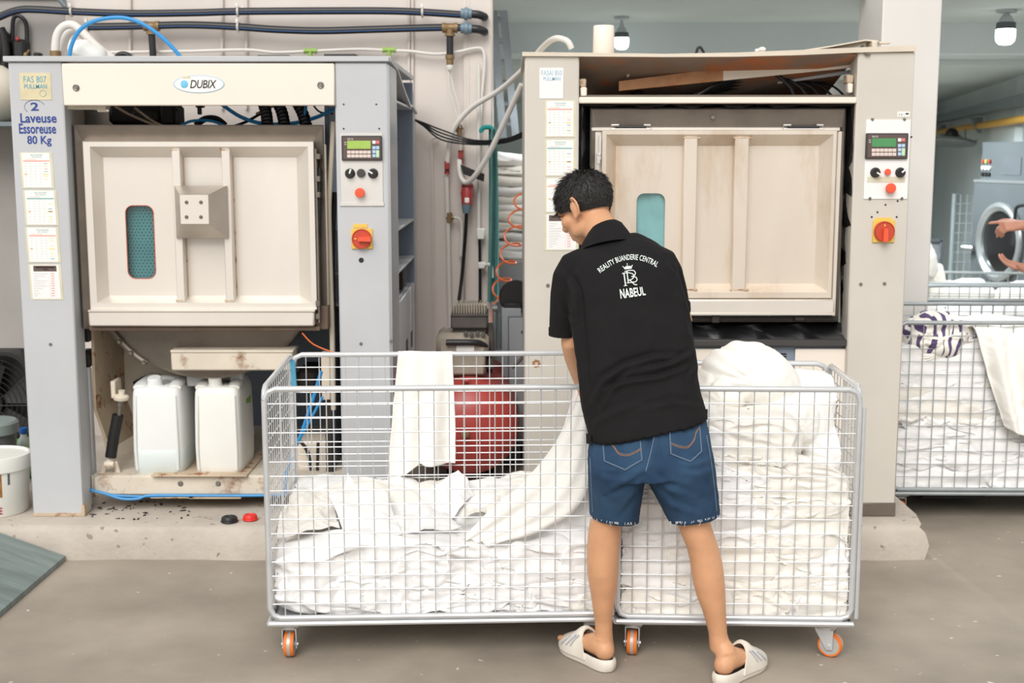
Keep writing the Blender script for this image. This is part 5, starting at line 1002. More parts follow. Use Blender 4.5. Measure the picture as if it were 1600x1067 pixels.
def cart(cx, cy, rz, w, d, label, zb=.148, zt=.915, pitch=.0475, wm='zinc_wire', dbl=False, casters=None, group='wire laundry carts'):
    t = thing('cage_cart', label, 'laundry cart', (cx, cy, 0), group); t.rotation_euler.z = rz
    WORLD[t.name] = Vector((0, 0, 0)); r = .0098; w2, d2_ = w/2, d/2; c = .035
    def loop(fn, a0, a1):
        pts = [(a0, zt-c), (a0+c*.3, zt-c*.3), (a0+c, zt), (a1-c, zt), (a1-c*.3, zt-c*.3), (a1, zt-c), (a1, zb+c), (a1-c*.3, zb+c*.3), (a1-c, zb), (a0+c, zb), (a0+c*.3, zb+c*.3), (a0, zb+c), (a0, zt-c)]
        return [fn(*p) for p in pts]
    def panel(nm, fn, a0, a1):
        mb = MB(); mb.tube(loop(fn, a0, a1), r, 10, cap=False); o = part(nm, mb, wm, t); mb = MB(); n = int((a1-a0)/pitch)
        for k in range(1, n): a = lerp(a0, a1, k/n); mb.tube([fn(a, zb), fn(a, zt)], .0021, 6)
        n = int((zt-zb)/pitch)
        for k in range(1, n): z = lerp(zb, zt, k/n); mb.tube([fn(a0, z), fn(a1, z)], .0021, 6)
        part('wire_mesh', mb, wm, o, kind='stuff') if False else part('wire_mesh', mb, wm, o)
    panel('front_panel', lambda a, z: Vector((a, -d2_, z)), -w2+.004, w2-.004); panel('back_panel', lambda a, z: Vector((a, d2_, z)), -w2+.004, w2-.004)
    for s in (-1, 1): panel('side_panel', lambda a, z: Vector((s*w2, a, z)), -d2_+.022, d2_-.022)
    mb = MB(); zz = zb-.019; cs = [(-w2, -d2_), (w2, -d2_), (w2, d2_), (-w2, d2_)]
    mb.tube([Vector((x, y, zz)) for x, y in cs]+[Vector((cs[0][0], cs[0][1], zz))], .0095, 8); o = part('base_frame', mb, wm, t)
    mb = MB(); mb.box(-w2+.01, w2-.01, -d2_+.01, d2_-.01, zz-.004, zz+.004, .002); part('deck', mb, wm, o)
    for (x, y), a in zip(((-w2+.06, -d2_+.06), (w2-.07, -d2_+.06), (w2-.07, d2_-.06), (-w2+.06, d2_-.06)), casters or (90, 60, 80, 100)):
        M = Matrix.Translation((x, y, 0)) @ Matrix.Rotation(math.radians(a), 4, 'Z')
        def tr(mb): mb.v = [tuple(M @ Vector(p)) for p in mb.v]; return mb
        R_ = .041; mb = MB(); mb.box(-.045, .045, -.035, .035, zz-.018, zz-.009, .002); mb.lathe([(.032, -.014), (.034, -.006), (.03, 0)], (0, 0, zz-.018), (0, 0, 1), 20); q = part('caster', tr(mb), wm, t)
        mb = MB()
        for s in (-1, 1): mb.loft([[Vector((px, s*.021, pz)) for px, pz in ((-.03, zz-.03), (.032, zz-.03), (.03, zz-.04), (-.008, .028), (-.028, .03))], [Vector((px, s*.024, pz)) for px, pz in ((-.03, zz-.03), (.032, zz-.03), (.03, zz-.04), (-.008, .028), (-.028, .03))]])
        mb.box(-.03, .03, -.024, .024, zz-.034, zz-.03, .001); part('fork', tr(mb), wm, q)
        mb = MB(); mb.lathe([(R_*.78, -.016), (R_*.95, -.016), (R_, -.010), (R_, .010), (R_*.95, .016), (R_*.78, .016)], (-.016, 0, R_+.001), (0, 1, 0), 32); part('tyre', tr(mb), 'caster_orange', q)
        mb = MB(); mb.lathe([(R_-.002, -.0055), (R_+.0004, -.005), (R_+.0004, .005), (R_-.002, .0055)], (-.016, 0, R_+.001), (0, 1, 0), 32, cap=False); part('worn_tread', tr(mb), 'caster_grey', q)
        mb = MB(); mb.lathe([(0, -.017), (.012, -.019), (.012, -.0165), (R_*.8, -.0165), (R_*.8, .0165), (.012, .0165), (.012, .019), (0, .019)], (-.016, 0, R_+.001), (0, 1, 0), 28); part('hub', tr(mb), 'caster_grey', q)
        mb = MB(); mb.cyl((-.016, -.028, R_+.001), (-.016, .028, R_+.001), .006, n=8); part('axle', tr(mb), wm, q)
    if dbl:
        mb = MB(); mb.tube([Vector((x, y, zb-.012)) for x, y in ((-w2, -d2_-.014), (w2, -d2_-.014))], .008, 8); mb.tube([Vector((w2+.014, -d2_+.01, zb)), Vector((w2+.014, -d2_+.01, zt-.06))], .008, 8); mb.tube([Vector((-w2-.012, -d2_+.01, zb)), Vector((-w2-.012, -d2_+.01, zt-.06))], .008, 8); part('stiffener', mb, wm, t)
    return t
LC = dict(c=(-.243, 4.425), rz=math.radians(2.4), w=1.145, d=.715)
RC = dict(c=(.742, 4.31), rz=math.radians(-2.2), w=.775, d=.52)
BC = dict(c=(2.31, 6.05), rz=math.radians(-1), w=1.15, d=.74)
lcart = cart(*LC['c'], LC['rz'], LC['w'], LC['d'], 'long wire cart half full of crumpled white sheets, left of the man', casters=(88, 75, 80, 100))
rcart = cart(*RC['c'], RC['rz'], RC['w'], RC['d'], 'short wire cart heaped with white linen, right of the man', dbl=True, casters=(82, 152, 80, 100))
bcart = cart(*BC['c'], BC['rz'], BC['w'], BC['d'], 'wire cart full of linen beside the right post of the beige washer', pitch=.055, wm='zinc_dull')
ccart = cart(2.5, 6.95, math.radians(-2), 1.15, .74, 'grey wire cart directly behind the linen cart at the right edge', pitch=.055, wm='zinc_dull')
dcart = cart(2.83, 7.79, math.radians(-7), 1.15, .74, 'rearmost grey wire cart in front of the tumble dryer', pitch=.055, wm='zinc_dull')
mb = MB(); M_ = Matrix.Rotation(LC['rz'], 4, 'Z'); p = M_ @ Vector((-LC['w']/2+.008, .34, 0)) + Vector((LC['c'][0], LC['c'][1], 0)); 
mb.tube([p+Vector((.0, -.02, .90)), p+Vector((.004, -.024, .86)), p+Vector((.005, -.024, .80))], [.011, .009, .011], 8); single('blue_clip', mb, 'strap_blue', 'light blue plastic clip on the rear left corner of the long wire cart', 'clip')

def fast_obj(name, verts, quads, m):
    me = bpy.data.meshes.new(name); c = np.array([(verts[:, 0].min()+verts[:, 0].max())/2, (verts[:, 1].min()+verts[:, 1].max())/2, verts[:, 2].min()]); v = (verts-c).astype(np.float32)
    me.vertices.add(len(v)); me.vertices.foreach_set('co', v.ravel()); me.loops.add(quads.size); me.loops.foreach_set('vertex_index', quads.ravel().astype(np.int32))
    me.polygons.add(len(quads)); me.polygons.foreach_set('loop_start', np.arange(0, quads.size, 4, dtype=np.int32)); me.polygons.foreach_set('loop_total', np.full(len(quads), 4, dtype=np.int32)); me.polygons.foreach_set('use_smooth', np.ones(len(quads), dtype=bool))
    me.update(calc_edges=True); me.validate(); me.materials.append(MATS[m]); o = bpy.data.objects.new(name, me); COL.objects.link(o); o.location = c.tolist(); WORLD[o.name] = Vector(c.tolist()); return o
def ball_quads(nu, nv):
    i, j = np.meshgrid(np.arange(nu), np.arange(nv-1)); i = i.ravel(); j = j.ravel(); k = (i+1) % nu
    return np.stack([j*nu+i, j*nu+k, (j+1)*nu+k, (j+1)*nu+i], 1)
def grid_quads(nu, nv, off=0):
    i, j = np.meshgrid(np.arange(nu-1), np.arange(nv-1)); i = i.ravel(); j = j.ravel(); return np.stack([j*nu+i, j*nu+i+1, (j+1)*nu+i+1, (j+1)*nu+i], 1)+off
def slits(q, seed):                                    # sparse sharp valleys where layers of cloth meet
    w = q*4.2 + np.array([seed*2.3, seed*5.1, seed*.7]); w = w + .8*np.stack([pnoise(w*.6+5), pnoise(w*.6+25), pnoise(w*.6+45)], 1); n = pnoise(w); g = np.clip(pnoise(w*.55+90)*3+.45, 0, 1)
    return np.exp(-(n/.055)**2)*g
def wad(C, c, size, tilt, seed, m, label, group, nu=120, nv=56, amp=.03, top=None, name='crumpled_sheet', freq=5.0):
    """one crumpled sheet pressed into the cart's space; c and size in the cart's own axes"""
    t = -PI/2+PI*(np.arange(nv)+.0)/(nv-1); t = np.clip(t, -PI/2+.002, PI/2-.002); a = 2*PI*np.arange(nu)/nu
    T, A = np.meshgrid(t, a, indexing='ij'); d = np.stack([np.cos(T)*np.cos(A), np.cos(T)*np.sin(A), np.sin(T)], -1).reshape(-1, 3)
    e = np.array([.62, .6, .72]); p = np.sign(d)*np.abs(d)**e*np.array(size)
    n = d/np.array(size); n /= np.linalg.norm(n, axis=1)[:, None]
    q = p*np.array([.75, .9, 1.5]); k = crumple(q, seed, freq*.62, 3)
    p = p + n*(amp*k - .034*slits(q, seed))[:, None]
    f = np.sin(p[:, 0]*(9+seed % 5)+3*pnoise(p*4+seed)+seed)*.006; p[:, 2] += f
    ct, st = math.cos(tilt), math.sin(tilt); p = np.stack([p[:, 0]*ct-p[:, 2]*st, p[:, 1], p[:, 0]*st+p[:, 2]*ct], 1) + np.array(c)
    sl = slits(p*np.array([.75, .9, 1.6]), seed+1); rel = np.abs(crumple(p*np.array([.8, 1, 1.7]), seed+3, 4.5, 2)); lo = -C['d']/2+.012; hi = C['d']/2-.012; wl_ = C['w']/2-.014
    def clampd(v, lim, s):
        over = (v-lim)*s; return np.where(over > 0, lim - s*(np.minimum(.026*rel, .05)+.038*sl), np.where(over > -.02, v, v))
    p[:, 1] = clampd(p[:, 1], lo, -1); p[:, 1] = clampd(p[:, 1], hi, 1); p[:, 0] = clampd(p[:, 0], wl_, 1); p[:, 0] = clampd(p[:, 0], -wl_, -1); p[:, 2] = np.maximum(p[:, 2], .138+.004*rel)
    cz, sz = math.cos(C['rz']), math.sin(C['rz']); p = np.stack([p[:, 0]*cz-p[:, 1]*sz+C['c'][0], p[:, 0]*sz+p[:, 1]*cz+C['c'][1], p[:, 2]], 1)
    o = fast_obj(name, p, ball_quads(nu, nv), m); return tag(o, label, 'sheet', group)
def pile(C, hfun, rows, label, group, seed, wid=(.2, .36), th=(.055, .085), front_only=False, nu=120, nv=56, amp=.042, mats=('linen_white', 'linen_white', 'linen_cream')):
    rr = random.Random(seed); cnt = 0
    for depth in rows:
        z = .19
        while z < 1.0:
            hth = rr.uniform(*th); x = -C['w']/2 + rr.uniform(.02, .12)
            while x < C['w']/2:
                hw = rr.uniform(*wid); xc = x+hw*.7
                if xc > C['w']/2: xc = C['w']/2-.06
                if z + hth*.6 < hfun(xc, depth):
                    cnt += 1; ww = min(hw, C['w']/2-abs(xc)+.06) if abs(xc)+hw > C['w']/2+.08 else hw
                    wad(C, (xc, depth+rr.uniform(-.02, .02), z+rr.uniform(-.015, .015)), (ww*1.1, rr.uniform(.13, .18), hth*1.22), rr.uniform(-.12, .12), rr.uniform(0, 90), rr.choice(mats), label, group, nu, nv, amp)
                x += hw*1.25
            z += hth*1.45
    return cnt
def hL(x, y): return .42 + .03*math.sin(x*9) + (.02 if y > 0 else 0)
n1 = pile(LC, hL, (-.22, .08, .26), 'crumpled white sheet in the heap inside the long wire cart', 'sheets heaped in the long cart', 3)
def hR(x, y): return .88 - max(0, x-.18)*2.1 - max(0, -x-.3)*.3
n2 = pile(RC, hR, (-.14, .12), 'crumpled white sheet packed in the short wire cart', 'sheets packed in the short cart', 11, wid=(.16, .3), th=(.07, .105))
def hB(x, y): return .8
n3 = pile(BC, hB, (-.25,), 'crumpled white sheet packed in the cart beside the right post', 'sheets in the cart beside the right post', 23, nu=84, nv=40)
for C_, nm, lb in ((LC, .36, 0),): pass
CC = dict(c=(2.5, 6.95), rz=math.radians(-2), w=1.15, d=.74); DC = dict(c=(2.83, 7.79), rz=math.radians(-7), w=1.15, d=.74)
for k, (x, y, z, s) in enumerate(((-.42, -.1, .78, .15), (-.15, -.1, .74, .16), (.2, -.12, .76, .18), (.42, 0, .74, .14))):
    wad(CC, (x, y, z), (s*1.4, .2, .11), .1, 60+k, 'linen_white', 'white linen bundle lying in the second cart from the front at the right', 'linen in the second right cart', 72, 36, .035)
for k, (x, y, z, s) in enumerate(((-.36, .1, .86, .17), (-.42, -.05, 1.02, .13), (-.1, -.05, .76, .17), (.3, -.05, .74, .2))):
    wad(DC, (x, y, z), (s*1.2, .2, .13), .1, 80+k, 'linen_cream', ['white linen bundle at the left in the rearmost cart', 'white linen bundle topmost in the rearmost cart beside the pillar', 'white linen bundle in the middle of the rearmost cart', 'white linen bundle at the right in the rearmost cart'][k], 'linen in the rearmost cart', 72, 36, .04)

def sheet(name, fn, nu, nv, th, m, label, cat='sheet', seed=0, amp=.006, freq=9, group=None):
    u, v = np.meshgrid(np.linspace(0, 1, nu), np.linspace(0, 1, nv)); p = fn(u.ravel(), v.ravel()).reshape(nv, nu, 3)
    du = np.gradient(p, axis=1); dv = np.gradient(p, axis=0); n = np.cross(du, dv); n /= np.linalg.norm(n, axis=2)[:, :, None]+1e-9
    if amp: p = p + n*(amp*crumple(p.reshape(-1, 3), seed, freq, 3).reshape(nv, nu))[:, :, None]
    a = (p+n*th/2).reshape(-1, 3); b = (p-n*th/2).reshape(-1, 3); N_ = nu*nv; Q = [grid_quads(nu, nv), grid_quads(nu, nv, N_)[:, ::-1]]
    ed = np.concatenate([np.arange(nu), np.arange(1, nv)*nu+nu-1, (nv-1)*nu+np.arange(nu-2, -1, -1), np.arange(nv-2, 0, -1)*nu]); e2 = np.roll(ed, -1); Q.append(np.stack([ed, ed+N_, e2+N_, e2], 1))
    return tag(fast_obj(name, np.concatenate([a, b]), np.concatenate(Q), m), label, cat, group)
def curve_np(pts, t):
    P = np.array(smoothpath(pts, 12)); s = np.linspace(0, 1, len(P)); return np.stack([np.interp(t, s, P[:, k]) for k in range(3)], -1)
# towel over the rear rail of the long cart
YR = 4.76
def towel(u, v):
    l = curve_np([V(623, 566, YR+.025), V(623, 554, YR+.018), V(622.5, 551.5, YR), V(622, 554, YR-.018), V(617, 610, YR-.022), V(611, 680, YR-.02), V(605, 757, YR-.02)], v)
    r = curve_np([V(706, 566, YR+.025), V(706, 554, YR+.018), V(706.5, 551.5, YR), V(707, 554, YR-.018), V(709, 610, YR-.022), V(711, 660, YR-.02), V(711, 724, YR-.02)], v)
    p = l + (r-l)*u[:, None]; low = np.clip((v-.45)/.55, 0, 1)
    notch = np.interp(u, [0, .25, .5, .56, .8, 1], [0, .018, .042, .026, .012, 0]); p[:, 2] += notch*low**2
    p[:, 1] += low*(.016*np.sin(u*16)+.012*np.sin(u*7+1)) - .004; return p
sheet('towel', towel, 60, 90, .004, 'linen_hanging', 'plain white cloth hung over the rear rail of the long wire cart', 'towel', 5, .005, 7)
# the sheet being pulled out of the long cart
def pulled(u, v):
    top = curve_np([V(908, 596, 4.36), V(893, 640, 4.3), V(862, 700, 4.24), V(810, 760, 4.2), V(762, 800, 4.17), V(722, 838, 4.15)], v)
    low = curve_np([V(925, 600, 4.36), V(928, 660, 4.3), V(925, 730, 4.2), V(905, 790, 4.15), V(850, 826, 4.14), V(770, 850, 4.12)], v)
    p = top + (low-top)*u[:, None]; w = np.clip(v*1.6, .25, 1); p[:, 1] += w*(.006*np.sin(u*17+v*2)+.011*np.sin(u*7-v*3+1)) + .05*np.sin(u*PI)*w*-.5
    return p
sheet('pulled_sheet', pulled, 110, 110, .003, 'linen_hanging', 'long white sheet drawn up out of the long cart by the man', 'sheet', 8, .009, 4)
def drop(u, v):
    top = curve_np([V(900, 600, 4.42), V(930, 590, 4.44), V(960, 600, 4.44)], u); bot = curve_np([V(815, 872, 4.18), V(880, 880, 4.18), V(950, 870, 4.2)], u)
    p = top + (bot-top)*v[:, None]; p[:, 1] += .014*np.sin(u*11+v)*np.clip(v*2, .3, 1) - .06*np.sin(v*PI); return p
sheet('pulled_sheet', drop, 80, 100, .003, 'linen_white', 'second white sheet hanging straight down behind the pulled one', 'sheet', 14, .012, 6)
# loose corners and flat pieces on the heap of the long cart
def flap(cs, Y0, amp, k, bul=.05):
    A_, B_, C_, D_ = [np.array(V(c[0], c[1], c[2])) for c in cs]
    def fn(u, v):
        p = (A_[None]*((1-u)*(1-v))[:, None]+B_[None]*(u*(1-v))[:, None]+C_[None]*(u*v)[:, None]+D_[None]*((1-u)*v)[:, None]); p[:, 1] -= bul*np.sin(u*PI)*np.sin(v*PI) ; p[:, 2] += amp*np.sin(u*k+v*4)*np.sin(v*PI*.8+.3); return p
    return fn
sheet('loose_sheet', flap(((512, 772, 4.42), (600, 762, 4.45), (628, 830, 4.13), (545, 852, 4.12)), 4.2, .012, 7), 60, 60, .003, 'linen_white', 'flat white sheet corner hanging down at the front left of the heap', 'sheet', 31, .008, 7)
sheet('loose_sheet', flap(((534, 768, 4.5), (542, 738, 4.5), (560, 764, 4.46), (550, 800, 4.4)), 4.2, .004, 5, .02), 40, 40, .003, 'linen_white', 'pointed white sheet tip sticking up from the heap below the grey post', 'sheet', 33, .006, 8)
sheet('loose_sheet', flap(((650, 775, 4.55), (716, 734, 4.5), (742, 770, 4.4), (700, 815, 4.3)), 4.2, .012, 6, .06), 60, 60, .003, 'linen_white', 'peaked white sheet on the heap in front of the red tank', 'sheet', 35, .014, 7)
sheet('loose_sheet', flap(((440, 790, 4.5), (520, 766, 4.52), (530, 820, 4.2), (432, 840, 4.14)), 4.2, .012, 8, .06), 60, 60, .003, 'linen_cream', 'cream sheet bunched at the left end of the heap', 'sheet', 37, .018, 7)
sheet('loose_sheet', flap(((590, 782, 4.5), (660, 770, 4.55), (720, 815, 4.2), (610, 838, 4.13)), 4.2, .015, 8, .05), 60, 60, .003, 'linen_white', 'white sheet spread across the middle of the heap', 'sheet', 39, .016, 7)
sheet('loose_sheet', flap(((740, 760, 4.6), (830, 742, 4.6), (800, 800, 4.3), (720, 800, 4.3)), 4.2, .015, 9, .04), 60, 60, .003, 'linen_cream', 'cream sheet at the back of the heap left of the pulled sheet', 'sheet', 41, .016, 7)
# the big knotted bundle on the short cart and its tail
def sack(c, size, tilt, seed, m, label, nu=150, nv=90, amp=.03, xmax=None):
    t = np.clip(-PI/2+PI*np.arange(nv)/(nv-1), -PI/2+.002, PI/2-.002); a = 2*PI*np.arange(nu)/nu; T, A = np.meshgrid(t, a, indexing='ij'); d = np.stack([np.cos(T)*np.cos(A), np.cos(T)*np.sin(A), np.sin(T)], -1).reshape(-1, 3)
    p = d*np.array(size); k = .8*pnoise(p*7+seed) + .45*np.abs(np.sin(9*(p[:, 0]*.8+p[:, 2]*1.3)+3*pnoise(p*4+seed))) - .5*slits(p*1.6, seed); ang = np.arctan2(d[:, 2], d[:, 0]); 
    fold = np.sin(ang*13+4*pnoise(p*5+seed))*.13*np.clip(1-np.abs(d[:, 0]+.5), 0, 1); p = p + d*(amp*(k+fold))[:, None]
    ct, st = math.cos(tilt), math.sin(tilt); p = np.stack([p[:, 0]*ct-p[:, 2]*st, p[:, 1], p[:, 0]*st+p[:, 2]*ct], 1)+np.array(c)
    if xmax: p[:, 0] = np.where(p[:, 0] > xmax, xmax+.012*pnoise(p*9), p[:, 0])
    return tag(fast_obj('linen_bundle', p, ball_quads(nu, nv), m), label, 'linen bundle')
q = V(1172, 588, 4.36); sack(tuple(q), (.165, .15, .105), -.22, 51, 'linen_hanging', 'big smooth cream bundle on top of the short wire cart', amp=.026)
q = V(1120, 618, 4.34); sack(tuple(q), (.11, .14, .09), .5, 52, 'linen_cream', 'smaller cream bundle tucked behind the man on the short cart', amp=.03)
q = V(1235, 655, 4.33); sack(tuple(q), (.17, .17, .09), -.3, 53, 'linen_hanging', 'sloping white bundle under the big cream bundle on the short cart', amp=.03, xmax=1.09)
q = V(1295, 700, 4.3); sack((q.x-.01, q.y, q.z), (.10, .16, .10), -.7, 54, 'linen_white', 'white bundle sliding down at the right side of the short cart', amp=.03, xmax=1.09)
# towel and cloths on the rear right cart
q = V(1464, 527, 5.80); sack(tuple(q), (.165, .12, .105), -.1, 61, 'purple_print', 'white towel with purple print on top of the cart beside the right post', amp=.03)
q = V(1455, 548, 5.82); sack(tuple(q), (.16, .12, .05), .1, 62, 'linen_cream', 'cream cloth under the purple printed towel', amp=.025)
def flatc(u, v):
    a = curve_np([V(1478, 495, 6.2), V(1520, 494, 6.2), V(1640, 497, 6.2)], u); b = curve_np([V(1512, 508, 5.9), V(1540, 513, 5.75), V(1640, 518, 5.75)], u); p = a+(b-a)*v[:, None]; p[:, 2] += .008*np.sin(u*13+v*3); return p
sheet('flat_sheet', flatc, 60, 30, .012, 'linen_hanging', 'flat white sheet lying across the top of the cart at the right edge', 'sheet', 63, .006, 6)
def hang(u, v):
    l = curve_np([V(1500, 512, 5.78), V(1522, 512, 5.68), V(1535, 545, 5.64), V(1550, 600, 5.63), V(1572, 668, 5.62)], v); r = curve_np([V(1640, 508, 5.78), V(1640, 512, 5.68), V(1642, 560, 5.64), V(1645, 610, 5.63), V(1650, 680, 5.62)], v); p = l+(r-l)*u[:, None]; p[:, 1] += np.clip(v*1.5, 0, 1)*.025*np.sin(u*15+v*2); p[:, 2] -= .03*np.sin(u*PI)*v; return p
sheet('draped_sheet', hang, 70, 70, .004, 'linen_hanging', 'white sheet draped over the front rail of the cart at the right edge', 'sheet', 64, .008, 6)
mb = MB(); mb.pbox(1440, 775, 1540, 779, 5.9, 6.3, .01); single('dark_slab', mb, 'black_rubber', 'flat dark slab under the cart at the right edge', 'rag')  # thin dark slab filling the dark area below the cart

SC = dict(c=(sh_c.x+.02, 7.36), rz=0, w=.5, d=.47)
rr = random.Random(4); zz = sh_c.z-.0
for k in range(11):
    h = rr.uniform(.026, .036)
    o = wad(SC, (rr.uniform(-.02, .02), rr.uniform(-.02, .02), zz+h), (.25, .21, h*1.15), rr.uniform(-.09, .07)-.05, 200+k, rr.choice(['linen_white', 'linen_cream']), 'folded white sheet in the stack beyond the wall end', 'folded sheets stacked beyond the wall', 90, 28, .02, name='folded_sheet'); zz += h*1.78
# ------------------------------------------------------------------ people
mat('skin', (214, 160, 121), .5, var=.07, scale=14, bump=.08, bscale=220, sss=.12)
mat('skin_cool', (186, 132, 110), .5, var=.08, scale=18, sss=.1)
mat('hair_black', (26, 22, 20), .6, var=.25, scale=40)
mat('polo_black', (26, 25, 26), .9, var=.12, scale=14, bump=.2, bscale=420, sheen=.0, spec=.25)
mat('denim', (33, 54, 80), .9, var=.14, scale=7, bump=.35, bscale=420, col2=(54, 82, 110), spec=.25)
mat('thread_copper', (150, 112, 84), .7, var=0)
mat('thread_pale', (120, 138, 158), .8, var=0)
mat('thread_white', (226, 226, 224), .8, var=0)
mat('print_white', (226, 236, 230), .6, var=.03, scale=60)
mat('foam_cream', (226, 218, 206), .6, var=.05, scale=16)
mat('insole_dark', (54, 50, 46), .7, var=.1)
mat('stripe_grey', (196, 199, 206), .55, var=0)
mat('eye_white', (236, 232, 226), .3, var=0)
mat('trouser_grey', (88, 90, 96), .85, var=.06)

def fuse(mb, voxel, smooth=6, fac=.5):
    me = bpy.data.meshes.new('tmp'); me.from_pydata([tuple(v) for v in mb.v], [], mb.f); bm = bmesh.new(); bm.from_mesh(me); bmesh.ops.recalc_face_normals(bm, faces=bm.faces); bm.to_mesh(me); bm.free()
    o = bpy.data.objects.new('tmp', me); COL.objects.link(o); r = o.modifiers.new('r', 'REMESH'); r.mode = 'VOXEL'; r.voxel_size = voxel
    if smooth: s = o.modifiers.new('s', 'SMOOTH'); s.factor = fac; s.iterations = smooth
    m2 = bpy.data.meshes.new_from_object(o.evaluated_get(bpy.context.evaluated_depsgraph_get())); v = np.empty(len(m2.vertices)*3); m2.vertices.foreach_get('co', v); n = np.empty(len(m2.vertices)*3); m2.vertices.foreach_get('normal', n)
    fs = [tuple(p.vertices) for p in m2.polygons]; bpy.data.objects.remove(o); bpy.data.meshes.remove(me); bpy.data.meshes.remove(m2)
    return v.reshape(-1, 3), n.reshape(-1, 3), fs
def er(L, R, Y, hd, n=32, e=.85, tilt=0.0):
    """an oval cross-section seen from L to R at depth Y, hd thick to either side"""
    a, b = V(L[0], L[1], Y), V(R[0], R[1], Y); c = (a+b)/2; h = (b-a)/2; d = Vector((0, hd, tilt*hd)); out = []
    for k in range(n):
        t = 2*PI*k/n; cs, sn = math.cos(t), math.sin(t); out.append(c + h*math.copysign(abs(cs)**e, cs) + d*math.copysign(abs(sn)**e, sn))
    return out
def limb(mb, pts, n=20): mb.tube([p for p, _ in pts], [r for _, r in pts], n); mb.ell(pts[0][0], (pts[0][1],)*3, n, 10); mb.ell(pts[-1][0], (pts[-1][1],)*3, n, 10)
def hand(mb, wrist, fwd, back, side, curls, spread=.06, thumb=(.5, .6), sc=1.0):
    """wrist point, finger direction, direction the back of the hand faces, side of the thumb (+1 / -1); curl per finger in radians per joint"""
    f = nrm(fwd); b = nrm(Vector(back) - f*f.dot(Vector(back))); s = f.cross(b)*side; W_ = Vector(wrist)
    rings = []
    for t, w, th in ((-.012, .027, .021), (.02, .033, .021), (.055, .041, .019), (.085, .043, .016), (.1, .036, .011)):
        rings.append([W_ + (f*t + s*w*math.cos(2*PI*k/18) + b*th*math.sin(2*PI*k/18))*sc for k in range(18)])
    mb.loft(rings); tips = []
    for i, (off, ln) in enumerate(((.031, .072), (.0105, .08), (-.0105, .075), (-.030, .058))):
        p = W_ + (f*.088 + s*off)*sc; d = (f + s*off*spread*20*.3).normalized(); c = curls[i]; pts = [p - d*.015*sc, p]; ax = s.normalized()
        for q, (fr, cm) in enumerate(((.46, .9), (.30, 1.15), (.24, .8))):
            d = d*math.cos(c*cm) - (d.cross(ax)*-1 if False else ax.cross(d)*-1)*0 + 0*d if False else (d*math.cos(c*cm) - b_of(d, b, ax)*math.sin(c*cm))
            d.normalize(); p = p + d*ln*fr*sc; pts.append(p)
        mb.tube(pts, [.0105*sc, .010*sc, .0095*sc, .0088*sc, .0072*sc], 12); mb.ell(pts[-1], (.0072*sc,)*3, 10, 8); tips.append((pts[-1], d.copy(), b_of(d, b, ax)))
    p = W_ + (f*.02 + s*.026)*sc; d = (f*.65 + s*.75 - b*.25).normalized(); pts = [p - d*.01*sc, p, p + d*.036*sc]
    d = (d*math.cos(thumb[0]) + f*math.sin(thumb[0]) - b*.2).normalized(); pts.append(pts[-1]+d*.03*sc); d = (d - s*thumb[1]*.5 - b*.1).normalized(); pts.append(pts[-1]+d*.024*sc)
    mb.tube(pts, [.014*sc, .0145*sc, .0125*sc, .011*sc, .0085*sc], 12); mb.ell(pts[-1], (.0085*sc,)*3, 10, 8); tips.append((pts[-1], d, b)); return tips
def b_of(d, b, ax):
    q = ax.cross(d); return q.normalized() if q.dot(b) > 0 else (-q).normalized()
def head(mb, c, R, sc=1.0):
    c = Vector(c); P = lambda x, y, z: c + R @ Vector((x, y, z))*sc
    E = lambda p, r, e=1.0, M=None: mb.ell(P(*p), [k*sc for k in r], 24, 16, R.to_3x3() if M is None else M, e)
    E((0, -.008, .022), (.075, .094, .092)); E((0, .03, -.045), (.058, .062, .062)); E((0, .056, -.092), (.03, .026, .022)); E((0, .05, -.06), (.045, .045, .05))
    for s in (-1, 1):
        E((s*.04, .055, -.03), (.028, .03, .026)); E((s*.045, .015, -.075), (.02, .045, .025)); E((s*.03, .078, .012), (.026, .014, .009))
        # ear: rim, lobe and inner hollow kept by a thin disc
        M = (R @ Matrix.Rotation(s*-.35, 3, 'Z')); mb.tube([P(s*(.078+.011*math.sin(k*PI/8)), -.012+.02*math.cos(k*PI/8+1.3), -.012+.031*math.sin(k*PI/8+1.3)) for k in range(13)], .0055*sc, 8); E((s*.078, -.008, -.014), (.006, .016, .026)); E((s*.078, -.001, -.042), (.006, .009, .01))
        E((s*.012, .098, -.035), (.009, .012, .008))
    mb.tube([P(0, .086, .015), P(0, .098, -.008), P(0, .112, -.03), P(0, .105, -.04)], [.009*sc, .011*sc, .014*sc, .01*sc], 12)
    for z, r in ((-.066, .007), (-.076, .0085)): mb.tube([P(-.022, .083, z), P(0, .094, z), P(.022, .083, z)], [.004*sc, r*sc, .004*sc], 10)
